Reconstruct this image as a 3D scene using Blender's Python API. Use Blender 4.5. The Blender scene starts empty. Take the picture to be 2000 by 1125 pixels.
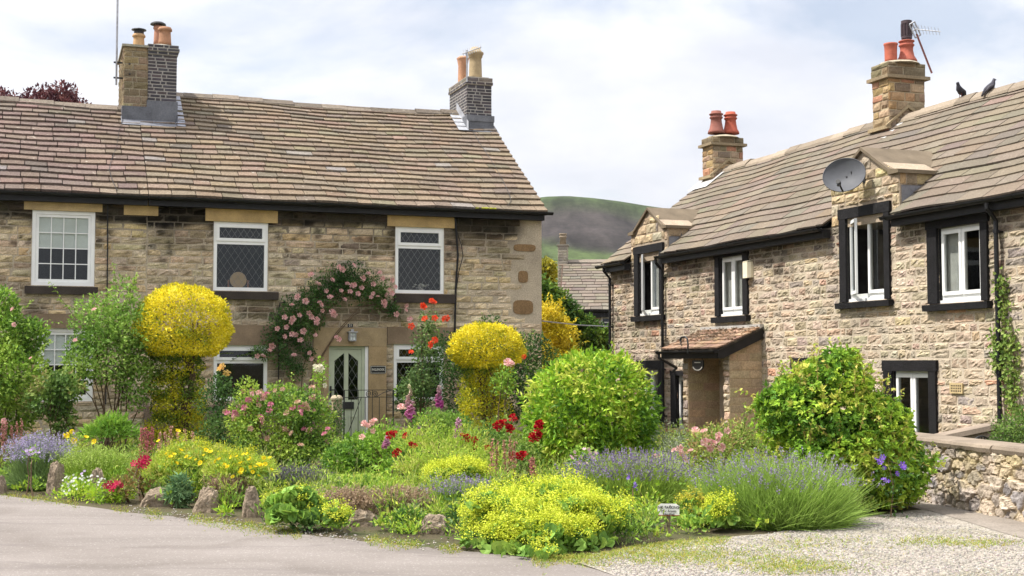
import bpy, math, random
import numpy as np
from mathutils import Vector, Matrix
PI = math.pi
rng = np.random.default_rng(11)
random.seed(5)
SC = bpy.context.scene
COL = SC.collection

# ------------------------------------------------------------------ camera model (photo is 2000 x 1125)
F, HZ, CYP, CAMH = 2600.0, 710.0, 562.5, 1.65
TH = math.atan((HZ - CYP) / F)
C = np.array([0, 0, CAMH])
FW = np.array([0, math.cos(TH), math.sin(TH)])
UP = np.array([0, -math.sin(TH), math.cos(TH)])
PHI = math.radians(19.5)
E1 = np.array([math.cos(PHI), math.sin(PHI), 0.0])
E2 = np.array([-math.sin(PHI), math.cos(PHI), 0.0])
EZ = np.array([0, 0, 1.0])

def ray(px, py):
    return FW + np.array([1.0, 0, 0]) * (px - 1000) / F + UP * (CYP - py) / F
def hit(px, py, p0, n):
    r = ray(px, py)
    return C + r * (((np.array(p0) - C) @ n) / (r @ n))
def G(px, py, z=0.0):                       # ground point under a photo pixel
    return hit(px, py, (0, 0, z), EZ)
def W(px, py, Y):                           # point at world depth Y
    return hit(px, py, (0, Y, 0), np.array([0, 1.0, 0]))
OL = np.array([0.65479, 29.4, 0.0])         # right front corner of the cottage terrace
OR = np.array([2.71248, 36.6, 0.0])         # far front corner of the house on the right
def L(px, py, y=0.0):                       # photo pixel -> local (x, z) on the terrace front
    q = hit(px, py, OL + E2 * y, E2) - OL
    return q @ E1, q[2]
def R(px, py, y=0.0):
    q = hit(px, py, OR + E1 * y, E1) - OR
    return q @ -E2, q[2]

# ------------------------------------------------------------------ noise
def _hash(ix, iy, iz, seed):
    h = np.sin(ix * 127.1 + iy * 311.7 + iz * 74.7 + seed * 53.3) * 43758.5453
    return h - np.floor(h)
def vnoise(p, seed=0):
    p = np.asarray(p, float)
    i = np.floor(p); f = p - i; f = f * f * (3 - 2 * f)
    r = 0
    for dx in (0, 1):
        for dy in (0, 1):
            for dz in (0, 1):
                w = (f[:, 0] if dx else 1 - f[:, 0]) * (f[:, 1] if dy else 1 - f[:, 1]) * (f[:, 2] if dz else 1 - f[:, 2])
                r = r + w * _hash(i[:, 0] + dx, i[:, 1] + dy, i[:, 2] + dz, seed)
    return r
def fbm(p, seed=0, o=3):
    p = np.asarray(p, float); a, t, s = .5, 0, 0
    for k in range(o):
        t = t + a * vnoise(p * 2 ** k, seed + k * 7); s += a; a *= .5
    return t / s
def sstep(a, b, x):
    t = np.clip((x - a) / (b - a), 0, 1)
    return t * t * (3 - 2 * t)
def unit(v):
    return v / np.maximum(np.linalg.norm(v, axis=-1, keepdims=True), 1e-9)

# ------------------------------------------------------------------ mesh builder
class MB:
    def __init__(s):
        s.v = []; s.f = []; s.c = []; s.m = []; s.n = 0
    def add(s, v, faces, col=(.5, .5, .5), m=0):
        v = np.asarray(v, float).reshape(-1, 3)
        col = np.asarray(col, float)
        if col.ndim == 1: col = np.tile(col, (len(v), 1))
        if isinstance(faces, np.ndarray):
            faces = [faces]
        for fa in faces:
            fa = np.asarray(fa, np.int64)
            if fa.ndim == 1: fa = fa.reshape(1, -1)
            s.f.append(fa + s.n); s.m.append(np.full(len(fa), m))
        s.v.append(v); s.c.append(col); s.n += len(v)
        return s
    def box(s, a, b, col=(.5, .5, .5), m=0, X=None):
        (x0, y0, z0), (x1, y1, z1) = a, b
        v = np.array([(x, y, z) for z in (z0, z1) for y in (y0, y1) for x in (x0, x1)], float)
        if X is not None: v = X(v)
        return s.add(v, [np.array([(0, 2, 3, 1), (4, 5, 7, 6), (0, 1, 5, 4), (2, 6, 7, 3), (0, 4, 6, 2), (1, 3, 7, 5)])], col, m)
    def bar(s, p, q, w, d, nrm, col=(.5, .5, .5), m=0):      # rectangular bar p->q, width w, depth d along nrm
        p, q, nrm = (np.array(t, float) for t in (p, q, nrm))
        a = unit(q - p); b = unit(np.cross(a, nrm)); n = unit(np.cross(b, a))
        v = [c + b * i * w / 2 + n * j * d / 2 for c in (p, q) for j in (-1, 1) for i in (-1, 1)]
        return s.add(v, [np.array([(0, 2, 3, 1), (4, 5, 7, 6), (0, 1, 5, 4), (2, 6, 7, 3), (0, 4, 6, 2), (1, 3, 7, 5)])], col, m)
    def tube(s, pts, rad, n=8, col=(.5, .5, .5), m=0, caps=True, sq=1.0):
        pts = np.array(pts, float); k = len(pts)
        rad = np.full(k, rad) if np.isscalar(rad) else np.array(rad, float)
        t = unit(np.gradient(pts, axis=0))
        ref = np.array([0, 0, 1.0]) if abs(t[0][2]) < .9 else np.array([1.0, 0, 0])
        V = []
        for i in range(k):
            a = unit(np.cross(t[i], ref)); b = np.cross(a, t[i]); ref = b
            for j in range(n):
                th = 2 * PI * j / n
                V.append(pts[i] + rad[i] * (a * math.cos(th) + b * math.sin(th) * sq))
        fs = [(i * n + j, i * n + (j + 1) % n, (i + 1) * n + (j + 1) % n, (i + 1) * n + j) for i in range(k - 1) for j in range(n)]
        F_ = [np.array(fs)]
        if caps: F_ += [np.arange(n)[::-1].reshape(1, -1), (np.arange(n) + (k - 1) * n).reshape(1, -1)]
        return s.add(V, F_, col, m)
    def lathe(s, prof, c, n=16, col=(.5, .5, .5), m=0, a0=0.0):
        V = []
        cols = []
        col = np.asarray(col, float)
        for i, (r, z) in enumerate(prof):
            for j in range(n):
                th = a0 + 2 * PI * j / n
                V.append((c[0] + r * math.cos(th), c[1] + r * math.sin(th), c[2] + z))
                cols.append(col if col.ndim == 1 else col[i])
        k = len(prof)
        fs = [(i * n + j, i * n + (j + 1) % n, (i + 1) * n + (j + 1) % n, (i + 1) * n + j) for i in range(k - 1) for j in range(n)]
        return s.add(V, [np.array(fs), np.arange(n)[::-1].reshape(1, -1), (np.arange(n) + (k - 1) * n).reshape(1, -1)], np.array(cols), m)
    def prism(s, poly, dvec, col=(.5, .5, .5), m=0):          # polygon (list of 3d) extruded by dvec
        p = np.array(poly, float); n = len(p); d = np.array(dvec, float)
        fs = [np.arange(n).reshape(1, -1), (np.arange(n)[::-1] + n).reshape(1, -1),
              np.array([(j, j + n, (j + 1) % n + n, (j + 1) % n) for j in range(n)])]
        return s.add(np.vstack([p, p + d]), fs, col, m)
    def grid(s, V, nu, nv, col=(.5, .5, .5), m=0):            # V is (nu*nv,3), u-major
        i = np.arange(nu - 1)[:, None]; j = np.arange(nv - 1)[None, :]
        a = (i * nv + j).ravel()
        return s.add(V, [np.stack([a, a + nv, a + nv + 1, a + 1], 1)], col, m)
    def build(s, name, mats, parent=None, smooth=False, world=False, label=None, stuff=False):
        me = bpy.data.meshes.new(name)
        V = np.vstack(s.v) if s.v else np.zeros((0, 3))
        if world and parent is not None:
            M = np.array(root_matrix(parent).inverted())
            V = V @ M[:3, :3].T + M[:3, 3]
        me.vertices.add(len(V)); me.vertices.foreach_set('co', V.astype(np.float32).ravel())
        tot = np.concatenate([np.full(len(f), f.shape[1]) for f in s.f]); idx = np.concatenate([f.ravel() for f in s.f])
        me.loops.add(len(idx)); me.loops.foreach_set('vertex_index', idx.astype(np.int32))
        me.polygons.add(len(tot))
        st = np.concatenate([[0], np.cumsum(tot)[:-1]])
        me.polygons.foreach_set('loop_start', st.astype(np.int32))
        me.polygons.foreach_set('material_index', np.concatenate(s.m).astype(np.int32))
        me.polygons.foreach_set('use_smooth', np.full(len(tot), bool(smooth)))
        at = me.color_attributes.new('Col', 'FLOAT_COLOR', 'POINT')
        c = np.ones((len(V), 4), np.float32); c[:, :3] = np.clip(np.vstack(s.c), 0, 1)
        at.data.foreach_set('color', c.ravel())
        me.update(calc_edges=True); me.validate()
        for mm in (mats if isinstance(mats, (list, tuple)) else [mats]): me.materials.append(mm)
        o = bpy.data.objects.new(name, me); COL.objects.link(o)
        if parent is not None: o.parent = parent
        if label: o['label'] = label
        if stuff: o['kind'] = 'stuff'
        return o

def root_matrix(o):
    M = Matrix.Identity(4)
    while o is not None:
        M = Matrix.LocRotScale(o.location, o.rotation_euler, o.scale) @ M
        o = o.parent
    return M

def thing(name, label, cat, loc=(0, 0, 0), rz=0.0, group=None):
    o = bpy.data.objects.new(name, None); COL.objects.link(o)
    o.empty_display_size = .2
    o.location = [float(t) for t in loc]; o.rotation_euler = (0, 0, rz)
    o['label'] = label; o['category'] = cat
    if group: o['group'] = group
    return o
def tag(o, label, cat, group=None, kind=None):
    if label: o['label'] = label
    if cat: o['category'] = cat
    if group: o['group'] = group
    if kind: o['kind'] = kind
    return o
def structure(o):
    o['kind'] = 'structure'; return o

# ------------------------------------------------------------------ materials
def nodes(name):
    m = bpy.data.materials.new(name); m.use_nodes = True
    t = m.node_tree; t.nodes.clear()
    out = t.nodes.new('ShaderNodeOutputMaterial')
    return m, t, out
def nd(t, kind, **kw):
    n = t.nodes.new(kind)
    for k, v in kw.items():
        if k.startswith('i_'):
            key = k[2:]
            n.inputs[int(key) if key.isdigit() else key.replace('_', ' ')].default_value = v
        else: setattr(n, k, v)
    return n
def ramp(t, fac, stops):
    r = nd(t, 'ShaderNodeValToRGB'); e = r.color_ramp.elements
    e[0].position, e[0].color = stops[0][0], (*stops[0][1], 1)
    e[1].position, e[1].color = stops[-1][0], (*stops[-1][1], 1)
    for p, c in stops[1:-1]:
        x = e.new(p); x.color = (*c, 1)
    t.links.new(fac, r.inputs[0]); return r.outputs[0]
def mixc(t, fac, a, b, mode='MIX'):
    m = nd(t, 'ShaderNodeMix', data_type='RGBA', blend_type=mode)
    for s_, x in ((0, fac), (6, a), (7, b)):
        if hasattr(x, 'links'): t.links.new(x, m.inputs[s_])
        elif isinstance(x, (int, float)): m.inputs[s_].default_value = x
        else: m.inputs[s_].default_value = (*x, 1)
    return m.outputs[2]
def noise_tex(t, vec, scale, detail=4, rough=.6):
    n = nd(t, 'ShaderNodeTexNoise', i_Scale=scale, i_Detail=detail, i_Roughness=rough)
    t.links.new(vec, n.inputs['Vector']); return n.outputs['Fac']
def obj_vec(t):
    return nd(t, 'ShaderNodeTexCoord').outputs['Object']

def mat_attr(name, rough=.85, spec=.25, n1=6, a1=.35, n2=40, a2=.4, bump=.3, bscale=60, trans=0.0, tint=None, metal=0.0, spots=None):
    """colour from the vertex attribute, broken up by two scales of noise"""
    m, t, out = nodes(name)
    a = nd(t, 'ShaderNodeAttribute', attribute_name='Col').outputs['Color']
    v = obj_vec(t)
    x = ramp(t, noise_tex(t, v, n1, 3), [(.25, (1 - a1,) * 3), (.75, (1 + a1 * .6,) * 3)])
    y = ramp(t, noise_tex(t, v, n2, 5, .7), [(.3, (1 - a2,) * 3), (.7, (1 + a2 * .6,) * 3)])
    c = mixc(t, 1.0, mixc(t, 1.0, a, x, 'MULTIPLY'), y, 'MULTIPLY')
    if spots:
        for sc, lo, hi, sc_col in spots:
            f = ramp(t, noise_tex(t, v, sc, 4, .65), [(lo, (0, 0, 0)), (hi, (1, 1, 1))])
            c = mixc(t, f, c, sc_col)
    b = nd(t, 'ShaderNodeBsdfPrincipled', i_Roughness=rough, i_Metallic=metal)
    b.inputs['Specular IOR Level'].default_value = spec
    t.links.new(c, b.inputs['Base Color'])
    if bump:
        bp = nd(t, 'ShaderNodeBump', i_Strength=bump, i_Distance=.02)
        t.links.new(noise_tex(t, v, bscale, 5, .7), bp.inputs['Height'])
        t.links.new(bp.outputs[0], b.inputs['Normal'])
    sh = b.outputs[0]
    if trans:
        tr = nd(t, 'ShaderNodeBsdfTranslucent'); t.links.new(c, tr.inputs['Color'])
        mx = nd(t, 'ShaderNodeMixShader', i_0=trans)
        t.links.new(sh, mx.inputs[1]); t.links.new(tr.outputs[0], mx.inputs[2]); sh = mx.outputs[0]
    t.links.new(sh, out.inputs[0])
    return m
def mat_plain(name, col, rough=.5, spec=.5, metal=0.0, n=8, var=.12, bump=0.0):
    m, t, out = nodes(name)
    v = obj_vec(t)
    c = ramp(t, noise_tex(t, v, n, 5, .65), [(.3, tuple(k * (1 - var) for k in col)), (.7, tuple(min(1, k * (1 + var)) for k in col))])
    b = nd(t, 'ShaderNodeBsdfPrincipled', i_Roughness=rough, i_Metallic=metal)
    b.inputs['Specular IOR Level'].default_value = spec
    t.links.new(c, b.inputs['Base Color'])
    if bump:
        bp = nd(t, 'ShaderNodeBump', i_Strength=bump, i_Distance=.01)
        t.links.new(noise_tex(t, v, n * 6, 5, .7), bp.inputs['Height']); t.links.new(bp.outputs[0], b.inputs['Normal'])
    t.links.new(b.outputs[0], out.inputs[0])
    return m
def mat_glass():
    m, t, out = nodes('window_glass')
    fr = nd(t, 'ShaderNodeFresnel', i_IOR=1.55)
    gl = nd(t, 'ShaderNodeBsdfGlossy', i_Roughness=.02); gl.inputs['Color'].default_value = (.9, .95, 1, 1)
    tr = nd(t, 'ShaderNodeBsdfTransparent'); tr.inputs['Color'].default_value = (.86, .87, .86, 1)
    v = obj_vec(t)
    bp = nd(t, 'ShaderNodeBump', i_Strength=.02, i_Distance=.01)
    t.links.new(noise_tex(t, v, 4, 2), bp.inputs['Height']); t.links.new(bp.outputs[0], gl.inputs['Normal'])
    mx = nd(t, 'ShaderNodeMixShader')
    ge = nd(t, 'ShaderNodeNewGeometry'); su = nd(t, 'ShaderNodeMath', operation='SUBTRACT', i_0=1.0); t.links.new(ge.outputs['Backfacing'], su.inputs[1])
    mu = nd(t, 'ShaderNodeMath', operation='MULTIPLY'); t.links.new(fr.outputs[0], mu.inputs[0]); t.links.new(su.outputs[0], mu.inputs[1])
    t.links.new(mu.outputs[0], mx.inputs[0]); t.links.new(tr.outputs[0], mx.inputs[1]); t.links.new(gl.outputs[0], mx.inputs[2])
    t.links.new(mx.outputs[0], out.inputs[0])
    return m

M_ = {}
M_['stone'] = mat_attr('rough_stone', .92, .12, 3, .2, 38, .42, .6, 60)
M_['dressed'] = mat_attr('dressed_stone', .9, .15, 2.5, .3, 60, .22, .25, 90)
M_['soot'] = mat_attr('sooty_dressed_stone', .9, .2, 3, .4, 50, .35, .4, 60)
M_['slate'] = mat_attr('stone_slates', .9, .15, .8, .2, 26, .5, .6, 60, spots=[(3.5, .6, .8, (.2, .165, .12)), (9, .62, .72, (.36, .32, .26)), (14, .62, .7, (.1, .085, .05))])
M_['slate_right'] = mat_attr('weathered_stone_slates', .9, .15, .7, .14, 34, .36, .5, 60, spots=[(3, .6, .8, (.17, .145, .105)), (7, .64, .74, (.3, .27, .21)), (18, .64, .72, (.1, .085, .05))])
M_['brick'] = mat_attr('engineering_brick', .6, .4, 6, .25, 60, .3, .3, 80)
M_['leaf'] = mat_attr('leaf', .55, .2, 2, .2, 30, .18, 0, trans=.3)
M_['petal'] = mat_attr('petal', .6, .2, 6, .12, 60, .12, 0, trans=.28)
M_['bark'] = mat_attr('bark', .9, .1, 8, .35, 50, .4, .5, 50)
M_['white'] = mat_plain('white_window_plastic', (.78, .78, .76), .35, .4, n=3, var=.06)
M_['cream'] = mat_plain('cream_plastic', (.75, .68, .5), .4, .4, n=3, var=.08)
M_['black_stone'] = mat_attr('black_painted_stone', .75, .2, 5, .5, 40, .6, .6, 40, spots=[(26, .73, .77, (.25, .24, .23))])
M_['black_plastic'] = mat_plain('black_gutter_plastic', (.010, .010, .011), .5, .3, n=6, var=.5)
M_['iron'] = mat_plain('black_iron', (.012, .012, .012), .5, .5, n=30, var=.5)
M_['lead'] = mat_attr('lead_sheet', .55, .4, 4, .3, 30, .25, .2, 30, metal=.25)
M_['clay'] = mat_attr('clay', .8, .25, 8, .22, 50, .22, .2, 60)
M_['metal'] = mat_plain('grey_metal', (.35, .35, .36), .4, .5, metal=.7, n=20, var=.3)
M_['dish'] = mat_plain('dish_grey', (.085, .088, .097), .6, .25, n=5, var=.15)
M_['glass'] = mat_glass()
M_['room'] = mat_plain('dim_room', (.055, .05, .05), .9, .1, n=2, var=.5)
M_['blind'] = mat_plain('window_blind', (.72, .76, .72), .8, .1, n=3, var=.1)
M_['net'] = mat_plain('net_curtain', (.42, .42, .40), .9, .1, n=3, var=.2)
M_['curtain'] = mat_plain('curtain', (.5, .40, .28), .9, .1, n=5, var=.3)
M_['leadcame'] = mat_plain('lead_came', (.17, .17, .165), .5, .4, n=20, var=.2)
M_['sage'] = mat_plain('sage_painted_door', (.42, .46, .33), .4, .4, n=4, var=.1)
M_['wood'] = mat_plain('weathered_wood', (.2, .16, .1), .85, .2, n=20, var=.35, bump=.4)
M_['sign'] = mat_plain('white_sign_board', (.75, .74, .7), .5, .4, n=10, var=.1)
M_['ink'] = mat_plain('black_lettering', (.015, .012, .012), .6, .2, n=30, var=.3)
M_['gilt'] = mat_plain('white_lettering', (.75, .72, .62), .5, .3, n=30, var=.1)
M_['pigeon'] = mat_attr('feathers', .7, .3, 10, .3, 60, .3, .2, 60)
M_['rock'] = mat_attr('boulder_stone', .95, .1, 5, .4, 40, .55, .9, 25, spots=[(9, .62, .72, (.4, .36, .3)), (5, .66, .75, (.1, .085, .06))])
# ------------------------------------------------------------------ masonry generators
def coursed(x0, x1, z0, z1, holes, hr, lr, gap=.012, skip=None):
    """courses of stones, cut round the openings -> (n,4) rects"""
    out = []; z = z0; first = True
    while z < z1 - .02:
        h = rng.uniform(*hr)
        if z + h > z1 - .05: h = z1 - z
        iv = [(x0, x1, z, z + h)]
        for (a, b, c, d) in holes:
            nx_ = []
            for (p, q, u, w) in iv:
                if b <= p or a >= q or d <= u or c >= w: nx_.append((p, q, u, w)); continue
                if a > p: nx_.append((p, a, u, w))
                if b < q: nx_.append((b, q, u, w))
                if c > u + .03: nx_.append((max(a, p), min(b, q), u, c))
                if d < w - .03: nx_.append((max(a, p), min(b, q), d, w))
            iv = nx_
        for (p, q, u, w) in iv:
            x = p - (rng.uniform(0, lr[0]) if q - p > 2 * lr[1] else 0)
            while x < q - .02:
                l = rng.uniform(*lr)
                if rng.random() < .15: l *= .5
                if x + l > q - lr[0] * .6: l = q - x
                a_, b_ = max(x, p), x + l
                if b_ - a_ > .03: out.append((a_ + gap / 2, b_ - gap / 2, u + gap / 2, w - gap / 2))
                x += l
        z += h
    r = np.array(out)
    if skip is not None and len(r): r = r[~skip((r[:, 0] + r[:, 1]) / 2, (r[:, 2] + r[:, 3]) / 2)]
    return r

def stones(mb, rects, cols, T, depth=.02, relief=.012, jit=.006, stain=None, m=0, nx=7, nz=5, mott=.1):
    """bevelled, bulging stone faces; T maps (x, out, z) -> object space"""
    if len(rects) == 0: return
    n = len(rects)
    tx = np.concatenate([[0, .05], np.linspace(.05, .95, nx - 2)[1:-1], [.95, 1]])
    tz = np.concatenate([[0, .1], np.linspace(.1, .9, nz - 2)[1:-1], [.9, 1]])
    U, V = np.meshgrid(tx, tz, indexing='ij')
    x0, x1, z0, z1 = [rects[:, k][:, None, None] for k in range(4)]
    J = rng.uniform(-jit, jit, (n, 4, 2))
    bl = lambda k: (J[:, 0, k][:, None, None] * (1 - U) * (1 - V) + J[:, 1, k][:, None, None] * U * (1 - V)
                    + J[:, 2, k][:, None, None] * (1 - U) * V + J[:, 3, k][:, None, None] * U * V)
    X = x0 + (x1 - x0) * U + bl(0); Z = z0 + (z1 - z0) * V + bl(1)
    edge = (U < .001) | (U > .999) | (V < .001) | (V > .999)
    rim = (~edge) & ((U < .06) | (U > .94) | (V < .11) | (V > .89))
    rnd = rng.uniform(-.5, 1, (n, nx, nz)) * relief + rng.uniform(0, 1, (n, 1, 1)) * relief * .7
    tilt = (U - .5) * rng.normal(0, relief * .6, (n, 1, 1)) + (V - .5) * rng.normal(0, relief * .6, (n, 1, 1))
    D = np.where(edge, -.006, np.where(rim, depth * .6 + rnd * .45, depth + rnd) + tilt)
    Z = Z + np.where(edge | rim, 0, rng.uniform(-.1, .1, (n, nx, nz)) * (z1 - z0))
    X = X + np.where(edge | rim, 0, rng.uniform(-.06, .06, (n, nx, nz)) * (z1 - z0))
    c = np.repeat(cols[:, None, :], nx * nz, 1) * (1 + rng.uniform(-mott, mott, (n, nx * nz, 1)))
    P = np.stack([X.ravel(), D.ravel(), Z.ravel()], 1)
    c = c.reshape(-1, 3)
    if stain is not None: c = c * stain(P[:, 0], P[:, 2])[:, None]
    i = np.arange(nx - 1)[:, None]; j = np.arange(nz - 1)[None, :]
    q = (i * nz + j).ravel()
    quad = np.stack([q, q + nz, q + nz + 1, q + 1], 1)
    fa = (quad[None] + (np.arange(n) * nx * nz)[:, None, None]).reshape(-1, 4)
    mb.add(T(P), [fa], c, m)

def pick(pal, n, var=.12):
    pal = np.array(pal); w = pal[:, 3] / pal[:, 3].sum()
    k = rng.choice(len(pal), n, p=w)
    return pal[k, :3] * (1 + rng.normal(0, var, (n, 1))) * (1 + rng.normal(0, .03, (n, 3)))

def front(P):                                # (x, out, z) on the plane y = 0, facing -y
    return np.stack([P[:, 0], -P[:, 1], P[:, 2]], 1)
def plane(o, u, nrm, zv=(0, 0, 1)):
    o, u, nrm, zv = (np.array(k, float) for k in (o, u, nrm, zv))
    return lambda P: o + P[:, :1] * u + P[:, 1:2] * nrm + P[:, 2:3] * zv

def panel(mb, x0, x1, z0, z1, holes, y=0.0, col=(.35, .3, .22), m=0, reveal=.16, rm=None, room=None, stain=None):
    """mortar plane with real openings, their reveals and a dim room behind each"""
    xs = sorted(set([x0, x1] + [min(max(h[k], x0), x1) for h in holes for k in (0, 1)] + list(np.arange(math.ceil(x0), x1, .35))))
    zs = sorted(set([z0, z1] + [min(max(h[k], z0), z1) for h in holes for k in (2, 3)] + list(np.arange(math.ceil(z0), z1, .3))))
    for a, b in zip(xs[:-1], xs[1:]):
        for c, d in zip(zs[:-1], zs[1:]):
            cx, cz = (a + b) / 2, (c + d) / 2
            if any(h[0] < cx < h[1] and h[2] < cz < h[3] for h in holes): continue
            k = np.tile(np.array(col), (4, 1))
            if stain is not None: k = k * stain(np.array([a, b, b, a]), np.array([c, c, d, d]))[:, None]
            mb.add([(a, y, c), (b, y, c), (b, y, d), (a, y, d)], np.array([(0, 1, 2, 3)]), k, m)
    for (a, b, c, d) in holes:
        for q in (((a, c), (a, d)), ((b, d), (b, c)), ((a, d), (b, d)), ((b, c), (a, c))):
            (p, r), (s, w) = q
            mb.add([(p, y, r), (s, y, w), (s, y + reveal, w), (p, y + reveal, r)], np.array([(0, 1, 2, 3)]), (.013, .012, .013) if rm == 2 else col, m if rm is None else rm)
        if room is not None:
            e, yy, Y2 = .25, y + reveal, y + 1.3
            a2, b2, c2, d2 = a - e, b + e, c - e, d + e
            for q in ([(a2, yy, c2), (a2, yy, d2), (a2, Y2, d2), (a2, Y2, c2)], [(b2, yy, c2), (b2, Y2, c2), (b2, Y2, d2), (b2, yy, d2)],
                      [(a2, yy, d2), (b2, yy, d2), (b2, Y2, d2), (a2, Y2, d2)], [(a2, yy, c2), (a2, Y2, c2), (b2, Y2, c2), (b2, yy, c2)],
                      [(a2, Y2, c2), (a2, Y2, d2), (b2, Y2, d2), (b2, Y2, c2)]):
                mb.add(q, np.array([(0, 1, 2, 3)]), (.05, .05, .05), room)

def slates(mb, O, U, T, N, s0, s1, t1, g, lr, cols, sag=None, skip=None, th=.058, m=0, t_start=0.0, seedc=None):
    O, U, T, N = (np.array(k, float) for k in (O, U, T, N))
    S = []
    t = t_start; k = 0
    while t < t1 - .03:
        gg = g * (1.1 - .25 * (t / t1)) if g < .5 else g
        s = s0 - rng.uniform(0, lr[0])
        while s < s1:
            l = rng.uniform(*lr)
            a, b = max(s, s0), min(s + l, s1)
            if s1 - b < .12: b = s1
            if b - a > .05 and not (skip and skip((a + b) / 2, t + gg / 2, a, b)):
                S.append((a + .008, b - .008, t, min(t + gg + .05, t1 + .02)))
            s = s + l if b < s1 else s1 + 1
        t += gg; k += 1
    S = np.array(S); n = len(S)
    c = cols(S, n)
    a, b, t0, t2 = S.T
    jt = rng.normal(0, .008, (n, 2)); jn = rng.uniform(0, .012, (n, 2))
    V = np.zeros((n, 12, 3))
    mid = (a + b) / 2
    # 0..2 bottom of lower edge, 3..5 top of lower edge, 6..8 top of upper edge, 9..11 bottom of upper edge
    for i, (sx, jj, kk) in enumerate(((a, jt[:, 0], jn[:, 0]), (mid, jt.mean(1) + rng.normal(0, .004, n), jn.mean(1)), (b, jt[:, 1], jn[:, 1]))):
        for r0, (tt, hh) in enumerate(((t0 + jj, .004 + kk), (t0 + jj + .004, th + kk), (t2, .012 + kk * .3), (t2, -.012 + kk * .3))):
            P = O + sx[:, None] * U + tt[:, None] * T + hh[:, None] * N
            if sag is not None: P = P + sag(sx, tt)
            V[:, r0 * 3 + i] = P
    base = np.array([(0, 1, 4, 3), (1, 2, 5, 4), (3, 4, 7, 6), (4, 5, 8, 7), (6, 7, 10, 9), (7, 8, 11, 10), (0, 3, 6, 9), (2, 11, 8, 5)])
    fa = (base[None] + (np.arange(n) * 12)[:, None, None]).reshape(-1, 4)
    cc = np.repeat(c[:, None, :], 12, 1)
    mb.add(V.reshape(-1, 3), [fa], cc.reshape(-1, 3), m)

def gutter(mb, p, q, r=.06, m=0):
    p, q = np.array(p, float), np.array(q, float)
    a = unit(q - p); h = np.cross([0, 0, 1.0], a)
    prof = [(math.cos(t) * r, math.sin(t) * r) for t in np.linspace(PI, 2 * PI, 9)] + [(r * .85, 0), (r * .8, -.012), (-r * .8, -.012), (-r * .85, 0)]
    mb.prism([p + h * u + EZ * v for u, v in prof], q - p, m=m)
    ln = np.linalg.norm(q - p); k = max(1, int(ln / 1.6))
    for i in range(k + 1):
        c = p + a * (ln * min(max(i / k, .02), .98))
        pr = [(math.cos(t) * (r + .012), math.sin(t) * (r + .012)) for t in np.linspace(PI, 2 * PI, 9)]
        mb.prism([c - a * .025 + h * u + EZ * (v + .004) for u, v in pr], a * .05, m=m)

def lattice(mb, x0, x1, z0, z1, y, sx=.17, k=1.35, w=.007):
    """diamond leading clipped to a pane"""
    ys = y
    for sg in (1, -1):
        for c in np.arange(-40, 40):
            # z = sg*k*x + c*sx*k
            b = c * sx * k - (sg * k * x0 if True else 0) + (z0 if True else 0)
            pts = []
            for X in (x0, x1):
                Z = sg * k * X + b
                if z0 <= Z <= z1: pts.append((X, Z))
            for Z in (z0, z1):
                X = (Z - b) / (sg * k)
                if x0 < X < x1: pts.append((X, Z))
            if len(pts) >= 2:
                (xa, za), (xb, zb) = pts[0], pts[1]
                if math.hypot(xa - xb, za - zb) > .03:
                    mb.bar((xa, ys, za), (xb, ys, zb), w, .006, (0, 1, 0))

def rect_frame(mb, x0, x1, z0, z1, y0, y1, w, m=0, X=None, wb=None):
    wb = wb or w
    mb.box((x0, y0, z0), (x0 + w, y1, z1), m=m, X=X); mb.box((x1 - w, y0, z0), (x1, y1, z1), m=m, X=X)
    mb.box((x0 + w, y0 + .002, z1 - w), (x1 - w, y1, z1), m=m, X=X); mb.box((x0 + w, y0 + .002, z0), (x1 - w, y1, z0 + wb), m=m, X=X)
def pane(mb, x0, x1, z0, z1, y, m=0, X=None):
    mb.box((x0, y, z0), (x1, y + .008, z1), m=m, X=X)

# ------------------------------------------------------------------ chimneys
def masonry_block(mb, x0, x1, y0, y1, z0, z1, hr, lr, pal, mortar, depth=.018, relief=.01, m=0, stain=None, gap=.012, jit=.006):
    mb.box((x0, y0, z0), (x1, y1, z1), mortar, m)
    for T, ln in ((plane((x0, y0, 0), (1, 0, 0), (0, -1, 0)), x1 - x0), (plane((x1, y1, 0), (-1, 0, 0), (0, 1, 0)), x1 - x0),
                  (plane((x0, y1, 0), (0, -1, 0), (-1, 0, 0)), y1 - y0), (plane((x1, y0, 0), (0, 1, 0), (1, 0, 0)), y1 - y0)):
        r = coursed(-.01, ln + .01, z0, z1, [], hr, lr, gap)
        stones(mb, r, pick(pal, len(r)), T, depth, relief, jit if gap != .014 else .0015, stain=stain, m=m, mott=.08)
def pot(name, parent, c, prof, col, n=14, a0=0):
    b = MB(); b.lathe(prof, c, n, col, a0=a0)
    return b.build(name, M_['clay'], parent, smooth=True)

BRICKPAL = [(.055, .045, .05, 3), (.04, .036, .042, 3), (.08, .06, .058, 1), (.065, .06, .068, 2)]
TANPAL = [(.58, .465, .30, 4), (.55, .44, .285, 3), (.62, .505, .345, 2), (.51, .415, .28, 2), (.46, .38, .275, .8), (.59, .445, .255, 1.2)]
PINKPAL = [(.515, .415, .30, 5), (.485, .39, .285, 4), (.54, .445, .335, 2), (.43, .35, .26, 2), (.54, .385, .28, .8), (.41, .345, .285, 1), (.53, .405, .265, .8), (.33, .27, .23, .5), (.56, .33, .22, .25)]
CHIMPAL = [(.40, .27, .14, 3), (.42, .22, .14, 2), (.34, .25, .16, 3), (.45, .33, .2, 2), (.28, .22, .15, 1)]
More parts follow.
